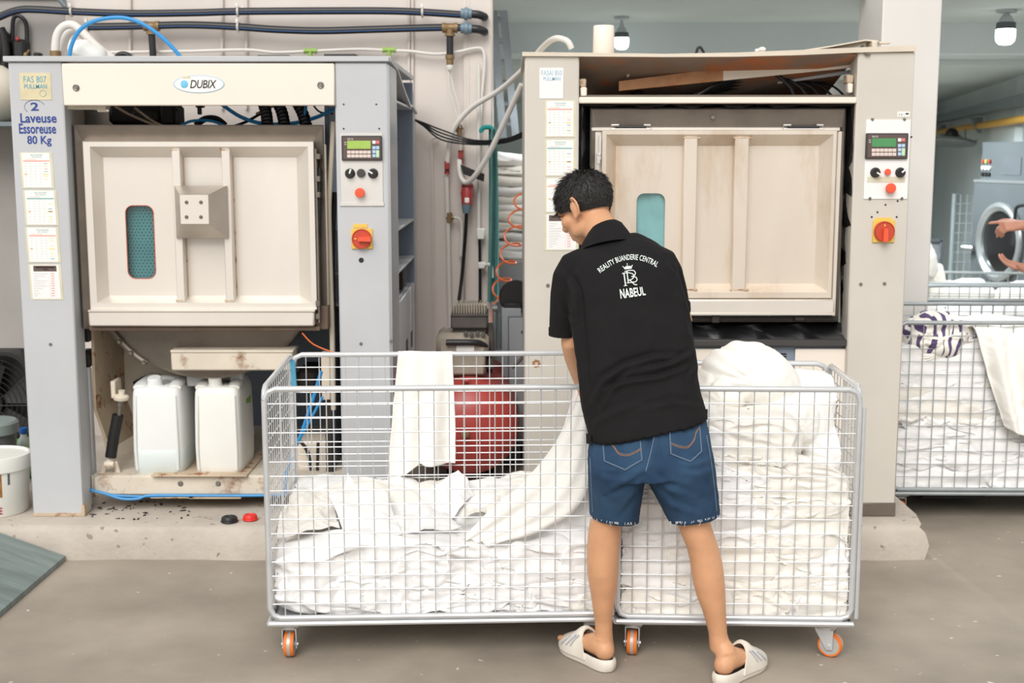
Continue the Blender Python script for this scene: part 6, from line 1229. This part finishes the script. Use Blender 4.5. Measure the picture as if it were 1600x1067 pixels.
def hair(c, R, rs, seed, strands=2600, sc=1.0):
    c = Vector(c); ctr = Vector((0, -.008, .018)); rr = random.Random(seed); mb = MB(); n = 44; rings = []
    def pm(a):                                         # how far down the hair comes (polar angle), front = +y
        f = math.sin(a); return math.radians(lerp(120, 92, max(0, f)**.7)) if f > 0 else math.radians(120+12*(-f)**.7)
    def rad(a, t, m):
        f = math.sin(a); k = 1+.10*max(0, math.sin(min(t*1.5, PI)))*(1-.3*max(0, -f)) ; low = max(0, t-1.45)/.9; return k*(1-.02*min(1, low*1.2)) if f < .3 else k
    def hp(a, t): 
        m = rad(a, t, 1); return Vector((.0775*m*math.cos(a)*math.sin(t), .0975*m*math.sin(a)*math.sin(t), .096*m*math.cos(t)))
    for k in range(17):
        rings.append([c + R @ (ctr + hp(2*PI*j/n, max(.02, pm(2*PI*j/n)*k/16)))*sc for j in range(n)])
    rings.append([c + R @ (ctr + hp(2*PI*j/n, pm(2*PI*j/n)*.98)*.9)*sc for j in range(n)]); mb.loft(rings)
    cr = Vector((.01, -.05, .09))
    for k in range(strands):
        a = rr.uniform(0, 2*PI); t = math.acos(1-rr.random()*(1-math.cos(pm(a)*.97))); p = hp(a, t)
        w = Vector(((p.x-cr.x), (p.y-cr.y), (p.z-cr.z)*.4-.03)); nn = Vector((p.x/.006, p.y/.0095, p.z/.0092)).normalized(); w = (w - nn*w.dot(nn)).normalized(); w = (w + Vector((rr.gauss(0, .3), rr.gauss(0, .3), rr.gauss(0, .22)))).normalized()
        top = max(0, 1-t/1.7); ln = (.010+.020*top+.010*max(0, math.sin(a)))*rr.uniform(.6, 1.25); lift = .25+.35*top
        b0 = ctr + p*.985; q = [b0, b0+(w*.5+nn*lift*.5)*ln, b0+(w*1.0+nn*lift*.55)*ln]; q = [c + R @ x*sc for x in q]; u = (R @ w.cross(nn))*.0022*sc; v = (R @ nn)*.0012*sc
        mb.add([q[0]-u, q[0]+u, q[0]+v, q[1]-u*.8, q[1]+u*.8, q[1]+v, q[2]], [(0, 1, 4, 3), (1, 2, 5, 4), (2, 0, 3, 5), (3, 4, 6), (4, 5, 6), (5, 3, 6)])
    return mb

man = thing('person', 'person in black polo and denim shorts bending over the carts, seen from behind', 'person', (.48, 3.93, 0))
HC = V(915, 322, 4.30); HR = (Matrix.Rotation(math.radians(50), 3, 'Z') @ Matrix.Rotation(math.radians(-30), 3, 'X') @ Matrix.Rotation(math.radians(4), 3, 'Y'))
sk = MB()
head(sk, HC, HR)
sk.tube([V(962, 400, 4.17), V(944, 368, 4.215), V(930, 345, 4.27)], [.05, .056, .056], 24)
# legs
LL = [(795, 926, 972, 3.935), (815, 921.5, 971, 3.945), (835, 918.5, 970, 3.95), (855, 917, 968, 3.952), (875, 916.5, 967, 3.953), (895, 917.5, 966.5, 3.956), (912, 920, 965, 3.962), (930, 923, 962, 3.968), (950, 926, 959, 3.975), (970, 929, 957, 3.985), (985, 930, 957, 3.99), (998, 929, 958, 3.995), (1012, 927, 960, 3.998)]
RL = [(795, 1052, 1110, 3.905), (815, 1057, 1110, 3.905), (835, 1064, 1116, 3.9), (855, 1073, 1123, 3.898), (875, 1077.5, 1128, 3.895), (895, 1080, 1131, 3.892), (912, 1083, 1132.5, 3.89), (930, 1088, 1133.5, 3.89), (950, 1096, 1134, 3.89), (970, 1102.5, 1135, 3.892), (988, 1107, 1136, 3.895), (1002, 1108, 1140, 3.897), (1015, 1109, 1146, 3.9)]
for rows in (LL, RL): sk.loft([er((a, y), (b, y), Y, (b-a)/2/2000*4.1*(1.12 if y < 940 else 1.2), 28, 1.0) for y, a, b, Y in rows])
# hips, torso and shoulders under the clothes
sk.loft([er((950, 745), (1085, 735), 3.915, .08), er((945, 720), (1085, 690), 3.92, .085), er((945, 660), (1065, 630), 3.95, .08), er((935, 580), (1058, 565), 4.0, .08), er((930, 480), (1042, 470), 4.075, .08), er((930, 430), (1025, 415), 4.125, .07), er((940, 402), (1005, 395), 4.155, .05)])
sk.tube([V(962, 735, 3.915), V(952, 770, 3.93), V(947, 800, 3.94)], [.07, .062, .052], 20); sk.tube([V(1058, 735, 3.905), V(1070, 770, 3.905), V(1081, 800, 3.905)], [.075, .068, .056], 20)
def foot(heel, toe, ank):
    h, t = Vector(heel), Vector(toe); f = nrm(t-h); s = f.cross(Vector((0, 0, 1))); z0 = .034; L_ = .245; P = lambda y, x, z: Vector((h.x, h.y, 0)) + f*y*L_ + s*x + Vector((0, 0, z0+z))
    rows = [(.045, .020, .055, .026), (.10, .030, .075, .034), (.2, .034, .085, .04), (.32, .034, .078, .04), (.46, .036, .062, .032), (.6, .041, .048, .025), (.74, .044, .036, .018), (.83, .042, .028, .014)]
    sk.loft([[P(y, w*math.cos(k*PI/9), hh*.5 + hh*.5*math.sin(k*PI/9)) for k in range(18)] for y, w, hh, _ in rows]); sk.ell(P(.12, 0, .03), (.033, .033, .034), 16, 12)
    sk.tube([Vector(ank), lerp(Vector(ank), P(.17, 0, .07), .6), P(.17, 0, .055)], [.029, .032, .034], 18)
    for k, (x, ln, r) in enumerate(((-.030, .97, .0125), (-.011, .98, .0095), (.004, .95, .009), (.018, .91, .0085), (.031, .87, .008))):
        xx = x; sk.tube([P(.76, xx*.9, .016), P((.76+ln)/2, xx, .017), P(ln, xx, .011)], [r, r, r*.9], 10); sk.ell(P(ln, xx, .011), (r*.9,)*3, 10, 8)
    return f, s
G1h, G1t = G(953, 1050), G(880, 1010); G2h, G2t = G(1123, 1073), G(1187, 1036)
foot(G1h, G1t, V(943.5, 1003, 3.995)); foot(G2h, G2t, V(1125, 1006, 3.897))
# arms
sh1, el1, wr1 = V(897, 412, 4.13), V(893, 538, 4.13), V(912, 606, 4.325)
limb(sk, [(lerp(sh1, el1, .12)+Vector((.008, 0, 0)), .04), (lerp(sh1, el1, .4), .038), (el1, .0345), (lerp(el1, wr1, .3), .036), (lerp(el1, wr1, .7), .030), (wr1, .0245)])
sh2, el2, wr2 = V(1038, 402, 4.13), V(1066, 500, 4.25), V(1002, 570, 4.43)
limb(sk, [(lerp(sh2, el2, .15)-Vector((.012, 0, 0)), .036), (lerp(sh2, el2, .45), .034), (el2, .034), (lerp(el2, wr2, .3), .036), (lerp(el2, wr2, .7), .030), (wr2, .0245)])
nails = hand(sk, wr1 + nrm(wr1-el1)*.012, (wr1-el1) + Vector((.02, .03, -.06)), (-.5, -.4, .6), 1, (.75, .8, .85, .9))
nails += hand(sk, wr2 + nrm(wr2-el2)*.012, (wr2-el2), (.4, -.3, .7), -1, (.75, .8, .85, .9))
bv, bn_, bf_ = fuse(sk, .0052, 5, .45); mb = MB(); mb.add(bv.tolist(), bf_); body = part('body', mb, 'skin', man, sharp=80)
mb = hair(HC, HR, None, 4, 3000); part('hair', mb, 'hair_black', man, 'short dark tousled hair', sharp=60)
for s in (-1, 1):
    mb = MB(); p = HC + HR @ Vector((s*.031, .0785, -.008)); mb.ell(p, (.0095, .0095, .0085), 14, 10); ey = part('eye', mb, 'eye_white', man)
    mb = MB(); mb.ell(p + HR @ Vector((0, .0055, -.0018)), (.006, .0052, .006), 12, 8); part('iris', mb, 'hair_black', ey)
    mb = MB(); mb.ell(p + HR @ Vector((0, .0006, .003)), (.0125, .0105, .0075), 14, 10); part('eyelid', mb, 'skin', man)
    mb = MB(); mb.tube([HC + HR @ Vector((s*x, .094-.3*(x-.03)**2*60*.05, .014+.004*(1-abs(x-.033)/.02))) for x in (.014, .022, .033, .044, .052)], .0035, 6); part('eyebrow', mb, 'hair_black', man)
for k, (p, d, u) in enumerate(nails):
    mb = MB(); c = p - d*.003 + u*.0055; s = d.cross(u); mb.ell(c, (.0045, .0055, .0018), 10, 8, Matrix((s, d, u)).transposed()); part('fingernail', mb, 'skin_cool', body)

# polo shirt
TR = [((921, 688), (1105, 650), 3.925, .128), ((915, 664), (1099, 632), 3.94, .13), ((910, 636), (1093, 610), 3.955, .128), ((906, 600), (1088, 580), 3.98, .125), ((901, 560), (1085, 545), 4.01, .125), ((895, 520), (1081, 505), 4.045, .125), ((889, 485), (1074, 472), 4.072, .122), ((886, 452), (1066, 440), 4.098, .118), ((888, 424), (1057, 412), 4.12, .112), ((897, 403), (1044, 392), 4.142, .1), ((912, 386), (1022, 377), 4.165, .082), ((925, 374), (996, 364), 4.19, .068)]
st_ = MB(); st_.loft([er(l, r, Y, h, 40, .8) for l, r, Y, h in TR])
c1_, c2_ = V(880, 522, 4.135), V(1057, 484, 4.215)
st_.tube([V(930, 408, 4.14), V(912, 411, 4.137), V(899, 418, 4.133), V(890, 434, 4.13), V(884.5, 466, 4.13), V(881, 500, 4.132), c1_], [.04, .05, .0555, .055, .050, .0468, .0455], 22)
st_.tube([V(1005, 400, 4.14), V(1022, 403, 4.137), V(1034, 410, 4.137), V(1043, 428, 4.15), V(1052, 458, 4.185), c2_], [.036, .046, .0525, .052, .048, .0445], 22)
sv, sn_, sf = fuse(st_, .0058, 7, .5)
def pix(v):                                            # where a point lands in the picture: used to lay cloth folds and print on the shirt as seen in the photograph
    dy, dz = v[:, 1], v[:, 2]-H; z = dy*CT - dz*ST; return np.stack([800+FPX*v[:, 0]/z, 533.5-FPX*(dy*ST+dz*CT)/z], 1)
def folds(v, n, segs):
    p = pix(v); tot = np.zeros(len(v)); back = np.clip(-n[:, 1]*1.5+.3, 0, 1)
    for pts, amp, w in segs:
        best = np.full(len(v), 1e9); sg = np.zeros(len(v)); tt = np.zeros(len(v)); m = len(pts)-1
        for k in range(m):
            a, b = np.array(pts[k], float), np.array(pts[k+1], float); ab = b-a; t = np.clip(((p-a)@ab)/(ab@ab), 0, 1); q = p-(a+t[:, None]*ab); d = np.hypot(q[:, 0], q[:, 1]); u = d < best; best = np.where(u, d, best); sg = np.where(u, q[:, 0]*-ab[1]+q[:, 1]*ab[0], sg); tt = np.where(u, (k+t)/m, tt)
        s = np.sign(sg)*best/w; tot += amp*(np.exp(-(s-.6)**2) - .9*np.exp(-(s+.6)**2*1.3))*np.sin(np.clip(tt, .04, .96)*PI)**.6*(best < w*4)
    return v + n*(tot*back)[:, None]
FS = [([(922, 628), (940, 592), (975, 570), (1020, 556), (1062, 556)], .010, 6), ([(948, 606), (985, 594), (1030, 588), (1072, 572)], .009, 5), ([(935, 640), (950, 612), (985, 578)], .007, 6), ([(1010, 575), (1050, 566), (1082, 548)], .008, 5), ([(905, 470), (907, 520), (912, 580), (916, 640)], .008, 6), ([(890, 430), (902, 455), (905, 500)], .010, 5),
      ([(1040, 405), (1058, 430), (1066, 470), (1078, 520)], .008, 5), ([(1075, 590), (1085, 570), (1086, 545)], .006, 5), ([(875, 470), (885, 490), (898, 500)], .005, 4), ([(1000, 640), (1050, 625), (1090, 632)], .004, 6), ([(925, 660), (960, 640), (1000, 625)], .004, 7)]
FS = [(p, a*1.5, w) for p, a, w in FS]; sv = folds(sv, sn_, FS); sv = sv + sn_*(.005*crumple(sv*np.array([1, 1, .7]), 5, 5.0, 3))[:, None]
mb = MB(); mb.add(sv.tolist(), sf); shirt = part('polo_shirt', mb, 'polo_black', man, sharp=80)
shirt_bvh = BVHTree.FromPolygons([Vector(v) for v in sv], sf)
def onto(bvh, px, py, off=.0026):
    d = ray(px, py).normalized(); loc, nor, i, dist = bvh.ray_cast(Vector((0, 0, H)), d)
    if loc is None: return V(px, py, 4.0)
    if nor.dot(d) > 0: nor = -nor
    return loc + (nor - d).normalized()*off
# collar, cuffs, hem
mb = MB()
def nk(L, R, Y, hd): return er(L, R, Y, hd, 36, 1.0, -.35)
mb.loft([nk((904, 395), (991, 380), 4.172, .084), nk((906, 388), (987, 370), 4.185, .08), nk((910, 380), (981, 361), 4.19, .074), nk((918, 366), (972, 350), 4.21, .066), nk((922, 360), (965, 347), 4.22, .062), nk((925, 361), (962, 349), 4.222, .057), nk((920, 375), (972, 362), 4.2, .062)], cap=False); part('collar', mb, 'polo_black', shirt)
for c, a, r in ((c1_, V(880.5, 500, 4.132), .0475), (c2_, V(1055, 460, 4.185), .047)):
    d = nrm(c-a); mb = MB(); mb.tube([c-d*.022, c-d*.021, c+d*.004, c+d*.005, c-d*.004], [r-.001, r+.0008, r+.0004, r-.003, r-.006], 24); part('sleeve_cuff', mb, 'polo_black', shirt)
for p in ((918, 690), (1104, 652)):
    mb = MB(); s = -1 if p[0] < 1000 else 1; q = [V(p[0]-s*6, p[1]-10, 3.87), V(p[0]+s*2, p[1]-12, 3.90), V(p[0]+s*1.5, p[1]+3, 3.90), V(p[0]-s*5, p[1]+4, 3.87)]; mb.loft([q, [x+Vector((0, .012, 0)) for x in q]]); part('hem_vent', mb, 'polo_black', shirt)
# printing on the back
def finer(vs, fs, lim=.03):
    vs = [tuple(v) for v in vs]; out = []; st = [f for f in fs]; tri = []
    for f in st:
        for k in range(1, len(f)-1): tri.append((f[0], f[k], f[k+1]))
    while tri:
        a, b, c = tri.pop(); L_ = [((vs[i][0]-vs[j][0])**2+(vs[i][1]-vs[j][1])**2*.02, i, j, k) for i, j, k in ((a, b, c), (b, c, a), (c, a, b))]; m, i, j, k = max(L_)
        if m > lim*lim: vs.append(((vs[i][0]+vs[j][0])/2, (vs[i][1]+vs[j][1])/2)); q = len(vs)-1; tri += [(i, q, k), (q, j, k)]
        else: out.append((a, b, c))
    return vs, out
def qbez(P0, P1, P2, s): return tuple((1-s)**2*a+2*s*(1-s)*b+s*s*c for a, b, c in zip(P0, P1, P2))
P0, P2, Mid = (938.5, 427), (1025.5, 418), (982, 406.5); P1 = tuple(2*m-.5*(a+b) for m, a, b in zip(Mid, P0, P2))
vs, fs, _ = glyphs('REALITY BUANDERIE CENTRAL', .008, 0, 1.06); vs, fs = finer(vs, fs); out = []
for x, y in vs:
    q = qbez(P0, P1, P2, x); e = 1e-3; q2 = qbez(P0, P1, P2, min(1, x+e)); q1 = qbez(P0, P1, P2, max(0, x-e)); t = Vector((q2[0]-q1[0], q2[1]-q1[1])).normalized(); nn = Vector((t.y, -t.x)); out.append((q[0]+nn.x*8.6*y, q[1]+nn.y*8.6*y))
mb = MB(); mb.add([onto(shirt_bvh, *p) for p in out], fs)
vs, fs, _ = glyphs('NABEUL', .022, 0, 1.04); vs, fs = finer(vs, fs, .06); bl, br, tr_, tl = (970, 467), (1009, 461.3), (1006.5, 448), (968, 452)
mb.add([onto(shirt_bvh, *[lerp(lerp(bl[k], br[k], x), lerp(tl[k], tr_[k], x), y) for k in (0, 1)]) for x, y in vs], fs)
lt = part('back_print', mb, 'print_white', shirt, 'white arched lettering, monogram and town name')
def ribbon(mb, pts, w):
    P = [Vector((p[0], p[1], 0)) for p in pts]; P = smoothpath(P, 5) if len(P) > 2 else [lerp(P[0], P[1], k/6) for k in range(7)]; vs = []
    for i, p in enumerate(P):
        d = nrm(P[min(i+1, len(P)-1)]-P[max(i-1, 0)]); ww = w/2; vs += [onto(shirt_bvh, p.x-d.y*ww, p.y+d.x*ww), onto(shirt_bvh, p.x+d.y*ww, p.y-d.x*ww)]
    mb.add(vs, [(2*i, 2*i+1, 2*i+3, 2*i+2) for i in range(len(P)-1)])
mb = MB()
for pts, w in (([(975, 428), (977.5, 446)], 1.7), ([(972, 427.5), (982, 426.3), (989, 428.5), (990.5, 432.5), (987, 436.5), (981.5, 438)], 1.25), ([(983.5, 437.5), (988, 441.5), (991.5, 444.6), (995.5, 445)], 1.4), ([(974.7, 446.8), (980, 446.2)], 1.0),
               ([(979.5, 424.5), (981.8, 441.8)], 1.5), ([(976, 424.5), (984, 422.6), (990.5, 423.2), (992.8, 427), (991, 430.5), (986.5, 432.5)], 1.25), ([(987, 432.3), (993, 433), (995.3, 437), (992.5, 440.5), (987.5, 440.8)], 1.3), ([(979.5, 442.4), (988, 441.3)], 1.0)): ribbon(mb, pts, w)
part('monogram', mb, 'print_white', lt)
mb = MB(); cr_ = [(976.3, 421.3), (973.4, 417), (976.8, 418), (978, 415.6), (979.7, 417.4), (979.9, 413), (981.8, 417), (984.2, 415), (984.6, 417), (987.8, 415.3), (986.9, 419.9)]
mb.add([onto(shirt_bvh, *p) for p in cr_], [tuple(t) for t in tessellate_polygon([[Vector((p[0], p[1], 0)) for p in cr_]])])
for p in ((979.9, 412.5), (973.3, 416.8), (987.9, 415)): mb.add([onto(shirt_bvh, p[0]+.8*math.cos(k*PI/4), p[1]+.8*math.sin(k*PI/4)) for k in range(8)], [tuple(range(8))])
part('crown', mb, 'print_white', lt)

# denim shorts
sm = MB()
sm.loft([er((928, 660), (1095, 628), 3.945, .112), er((921, 690), (1103, 655), 3.93, .12), er((918, 708), (1109, 680), 3.918, .128), er((918, 728), (1113, 708), 3.908, .132), er((919.5, 748), (1116, 733), 3.906, .124)])
sm.loft([er((918.5, 722), (1012, 716), 3.912, .12, 28, .9), er((919, 745), (1009, 741), 3.915, .116, 28, .9), er((920, 768), (1005, 765), 3.925, .104, 28, .9), er((921, 790), (1001, 790), 3.938, .094, 28, .9), er((921.5, 805), (998, 815), 3.948, .086, 28, .9)])
sm.loft([er((1003, 716), (1113, 706), 3.905, .122, 28, .9), er((1005, 740), (1117, 732), 3.904, .118, 28, .9), er((1019, 766), (1120, 757), 3.905, .106, 28, .9), er((1033, 791), (1123, 782), 3.906, .096, 28, .9), er((1043.5, 813), (1125, 802), 3.906, .088, 28, .9)])
jv, jn, jf = fuse(sm, .0055, 6, .5)
jv = folds(jv, jn, [([(1010, 735), (985, 752), (950, 770)], .006, 6), ([(1015, 735), (1045, 760), (1080, 772)], .006, 6), ([(1008, 742), (990, 775), (970, 800)], .005, 6), ([(1018, 745), (1050, 785), (1090, 800)], .005, 6), ([(1016, 655), (1020, 690), (1010, 735)], -.008, 6), ([(925, 735), (950, 745), (985, 745)], .004, 6), ([(1060, 735), (1090, 738), (1115, 730)], .004, 6)])
jv = jv + jn*(.0022*crumple(jv, 9, 9.0, 3))[:, None]
mb = MB(); mb.add(jv.tolist(), jf); sho = part('denim_shorts', mb, 'denim', man, sharp=80)
jb = BVHTree.FromPolygons([Vector(v) for v in jv], jf)
def seam(pts, r, m, nm, dx=0, dy=0, sm_=4):
    P = [Vector((p[0]+dx, p[1]+dy, 0)) for p in pts]; P = smoothpath(P, 6) if sm_ else [lerp(P[k], P[k+1], j/8) for k in range(len(P)-1) for j in range(9)]
    mb = MB(); mb.tube([onto(jb, p.x, p.y, .0004) for p in P], r, 5); return mb
def pocket(out, arcs, top):
    P = [lerp(Vector((out[k][0], out[k][1], 0)), Vector((out[(k+1) % len(out)][0], out[(k+1) % len(out)][1], 0)), j/10) for k in range(len(out)) for j in range(10)]
    cx_, cy_ = sum(p.x for p in P)/len(P), sum(p.y for p in P)/len(P); rings = [[onto(jb, cx_+(p.x-cx_)*s, cy_+(p.y-cy_)*s, o) for p in P] for s, o in ((1.0, .0002), (.995, .0026), (.8, .003), (.5, .003), (.2, .003), (.02, .003))]
    mb = MB(); mb.loft(rings, cap=False); pk = part('back_pocket', mb, 'denim', sho)
    for s in (.97, .93):
        mb = MB(); q = [onto(jb, cx_+(p.x-cx_)*s, cy_+(p.y-cy_)*s, .0032) for p in P]; mb.tube(q+[q[0]], .0007, 4); part('pocket_seam', mb, 'thread_pale', pk)
    for dy in (0, 2.2):
        mb = MB(); mb.tube([onto(jb, p.x, p.y+dy, .0036) for p in smoothpath([Vector((a, b, 0)) for a, b in arcs], 6)], .0011, 5); part('pocket_stitch', mb, 'thread_copper', pk)
pocket([(940, 684), (943.5, 721), (977, 735.5), (1004.5, 719), (1000, 663)], [(943, 694), (952, 690.5), (960, 698), (967, 707.5), (980, 710), (992, 706), (1002, 700)], 0)
pocket([(1044, 655), (1047, 710), (1079, 723), (1097, 706), (1092, 645)], [(1048.5, 692), (1062, 697), (1075, 697), (1084, 686), (1087, 675), (1092, 668)], 0)
part('centre_seam', seam([(1020, 655), (1022, 680), (1016, 710), (1009, 736)], .0011, '', ''), 'thread_pale', sho)
part('side_seam', seam([(1104, 680), (1111, 720), (1116, 760), (1120, 798)], .0009, '', ''), 'thread_pale', sho)
part('side_seam', seam([(922, 715), (924, 760), (926, 800)], .0009, '', ''), 'thread_pale', sho)
for (a, b, n_, sd) in (((923, 806), (997, 814), 26, 1), ((1045, 813), (1124, 803), 34, 2)):
    rr = random.Random(sd); mb = MB()
    for k in range(n_):
        t = rr.random(); px, py = lerp(a[0], b[0], t), lerp(a[1], b[1], t)+1.5+3.4*math.sin(t*PI); p = onto(jb, px, py, .001)
        if p.y > 3.99: continue
        long = rr.random() < .12; ln = rr.uniform(.014, .024) if long else rr.uniform(.005, .010); q = [p+Vector((0, .003, .001)), p+Vector((rr.gauss(0, .0012), 0, -ln*.5)), p+Vector((rr.gauss(0, .002), .002, -ln))]; mb.tube(q, .0006, 4, 3)
    part('frayed_hem', mb, 'thread_white', sho, 'white frayed threads at the cut hem')
# slide sandals
def slide(h, t, label, stripes):
    h, t = Vector((h.x, h.y, 0)), Vector((t.x, t.y, 0)); f = nrm(t-h); s = f.cross(Vector((0, 0, 1))); L_ = .268; o = h - f*.012
    sd = thing('slide_sandal', label, 'sandal', h, 'cream slide sandals'); P = lambda y, x, z: o + f*y*L_ + s*x + Vector((0, 0, z))
    ws = lambda y: np.interp(y, [0, .02, .08, .2, .4, .6, .74, .88, .96, 1.0], [.0, .018, .031, .037, .037, .045, .050, .042, .024, .0])
    ys = [0, .008, .03, .07, .13, .22, .34, .48, .6, .7, .8, .88, .94, .98, 1.0]
    def outl(k, z): return [P(.5+(y-.5)*k, ws(y)*k, z) for y in ys] + [P(.5+(y-.5)*k, -ws(y)*k, z) for y in ys[-2:0:-1]]
    mb = MB(); mb.loft([outl(.9, .002), outl(.965, .003), outl(1.0, .012), outl(1.02, .026), outl(1.0, .038), outl(.955, .043), outl(.90, .036)]); part('sole', mb, 'foam_cream', sd)
    mb = MB(); mb.loft([outl(.89, .0335), outl(.89, .0365)]); part('insole', mb, 'insole_dark', sd)
    rings = []; inner = []
    for y, hz in ((.36, .112), (.40, .116), (.54, .108), (.68, .09), (.82, .072), (.93, .056)):
        yy = lambda a: y - (.13*math.sin(a)**1.0 if y < .6 else -.0) * (-1 if y < .42 else -.6) if y < .6 else y
        rings.append([P((y+(.15*(math.sin(a)) if y < .5 else .07*math.sin(a) if y < .6 else 0)), (ws(y)*1.05+.005)*math.cos(a), .022+(hz-.022)*math.sin(a)**.8) for a in np.linspace(0, PI, 21)])
        inner.append([P((y+(.15*(math.sin(a)) if y < .5 else .07*math.sin(a) if y < .6 else 0)), (ws(y)*1.05-.001)*math.cos(a), .022+(hz-.028)*math.sin(a)**.8) for a in np.linspace(0, PI, 21)])
    mb = MB(); mb.loft([a + b[::-1] for a, b in zip(rings, inner)]); up = part('strap', mb, 'foam_cream', sd, sharp=50)
    for k in range(3):
        a = stripes*1; mb = MB(); aa = .62+.0*k; pts = []
        for j in range(7):
            ang = lerp(.32, .85, j/6); ang = ang if a > 0 else PI-ang; y = .52+.10*k + (.07*math.sin(ang) if k == 0 else 0) - .12*(j/6-.5); hz = np.interp(y, [.36, .54, .68, .82, .93], [.112, .108, .09, .072, .056]); pts.append(P(y, (ws(y)*1.05+.0062)*math.cos(ang), .0225+(hz-.021)*math.sin(ang)**.8))
        mb.tube(pts, .006, 8, flat=.5); part('stripe', mb, 'stripe_grey', up)
    return sd
slide(G1h, G1t, 'cream slide sandal with a grey stripe on the left foot, toe under the cart', -1); slide(G2h, G2t, 'cream slide sandal with a grey stripe on the right foot at the bottom edge', 1)

# second person: only the hands reach into the picture at the right edge
p2 = thing('person', 'person at the right edge, only a pointing hand and an open hand in view', 'person', (3.35, 6.5, 0)); s2 = MB(); X0, Y0 = 3.38, 6.5
R2 = Matrix.Rotation(math.radians(90), 3, 'Z'); head(s2, (X0-.03, Y0, 1.60), R2); s2.tube([(X0, Y0, 1.38), (X0-.01, Y0, 1.5)], [.065, .058], 20)
s2.loft([[Vector((X0+a*math.sin(k*PI/14), Y0+b*math.cos(k*PI/14), z)) for k in range(28)] for z, a, b in ((.85, .1, .15), (.95, .105, .165), (1.1, .1, .15), (1.25, .115, .17), (1.36, .1, .17), (1.42, .07, .1))])
for s in (-1, 1):
    limb(s2, [(Vector((X0, Y0+s*.085, .9)), .088), (Vector((X0, Y0+s*.095, .5)), .058), (Vector((X0+.01, Y0+s*.1, .38)), .055), (Vector((X0, Y0+s*.1, .09)), .036)]); s2.loft([[Vector((X0+.06-y, Y0+s*.1+w*math.cos(k*PI/8), .01+h*(.5+.5*math.sin(k*PI/8)))) for k in range(16)] for y, w, h in ((0, .025, .05), (.06, .035, .1), (.14, .04, .07), (.24, .04, .035), (.27, .025, .02))])
wA, wB = V(1597, 352, 6.45), V(1606, 421, 6.3)
eA, eB = Vector((wA.x+.25, 6.52, wA.z-.01)), Vector((wB.x+.24, 6.3, wB.z-.06)); sA, sB = Vector((X0, Y0+.19, 1.37)), Vector((X0, Y0-.19, 1.37))
limb(s2, [(sA, .055), (eA, .04), (lerp(eA, wA, .4), .038), (wA, .027)]); limb(s2, [(sB, .055), (eB, .04), (lerp(eB, wB, .4), .038), (wB, .027)])
n2_ = hand(s2, wA, Vector((-1, -.1, -.02)), (.05, -.55, .8), 1, (.05, .75, .85, .95), thumb=(.7, .5)); n2_ += hand(s2, wB, Vector((-1, .05, .30)), (-.25, .3, -.85), 1, (.18, .2, .22, .28), thumb=(.5, .3))
v2, _, f2 = fuse(s2, .0062, 4, .45); mb = MB(); mb.add(v2.tolist(), f2); b2 = part('body', mb, 'skin_cool', p2, sharp=80)
part('hair', hair((X0-.03, Y0, 1.60), R2, None, 9, 900), 'hair_black', p2, sharp=60)
s3 = MB(); s3.loft([[Vector((X0+(a+.012)*math.sin(k*PI/14), Y0+(b+.012)*math.cos(k*PI/14), z)) for k in range(28)] for z, a, b in ((.82, .115, .165), (.95, .11, .167), (1.1, .105, .155), (1.25, .118, .172), (1.36, .103, .172), (1.425, .075, .11))])
for a, b in ((sA, eA), (sB, eB)): s3.tube([a, lerp(a, b, .65)], [.068, .058], 18)
v3, _, f3 = fuse(s3, .012, 4); mb = MB(); mb.add(v3.tolist(), f3); part('shirt', mb, 'polo_black', p2, sharp=80)
s3 = MB(); s3.loft([[Vector((X0+a*math.sin(k*PI/14), Y0+b*math.cos(k*PI/14), z)) for k in range(28)] for z, a, b in ((.78, .12, .175), (.98, .112, .17))])
for s in (-1, 1): s3.tube([(X0, Y0+s*.085, .88), (X0, Y0+s*.095, .5), (X0, Y0+s*.1, .08)], [.1, .075, .062], 18)
v3, _, f3 = fuse(s3, .012, 4); mb = MB(); mb.add(v3.tolist(), f3); part('trousers', mb, 'trouser_grey', p2, sharp=80)
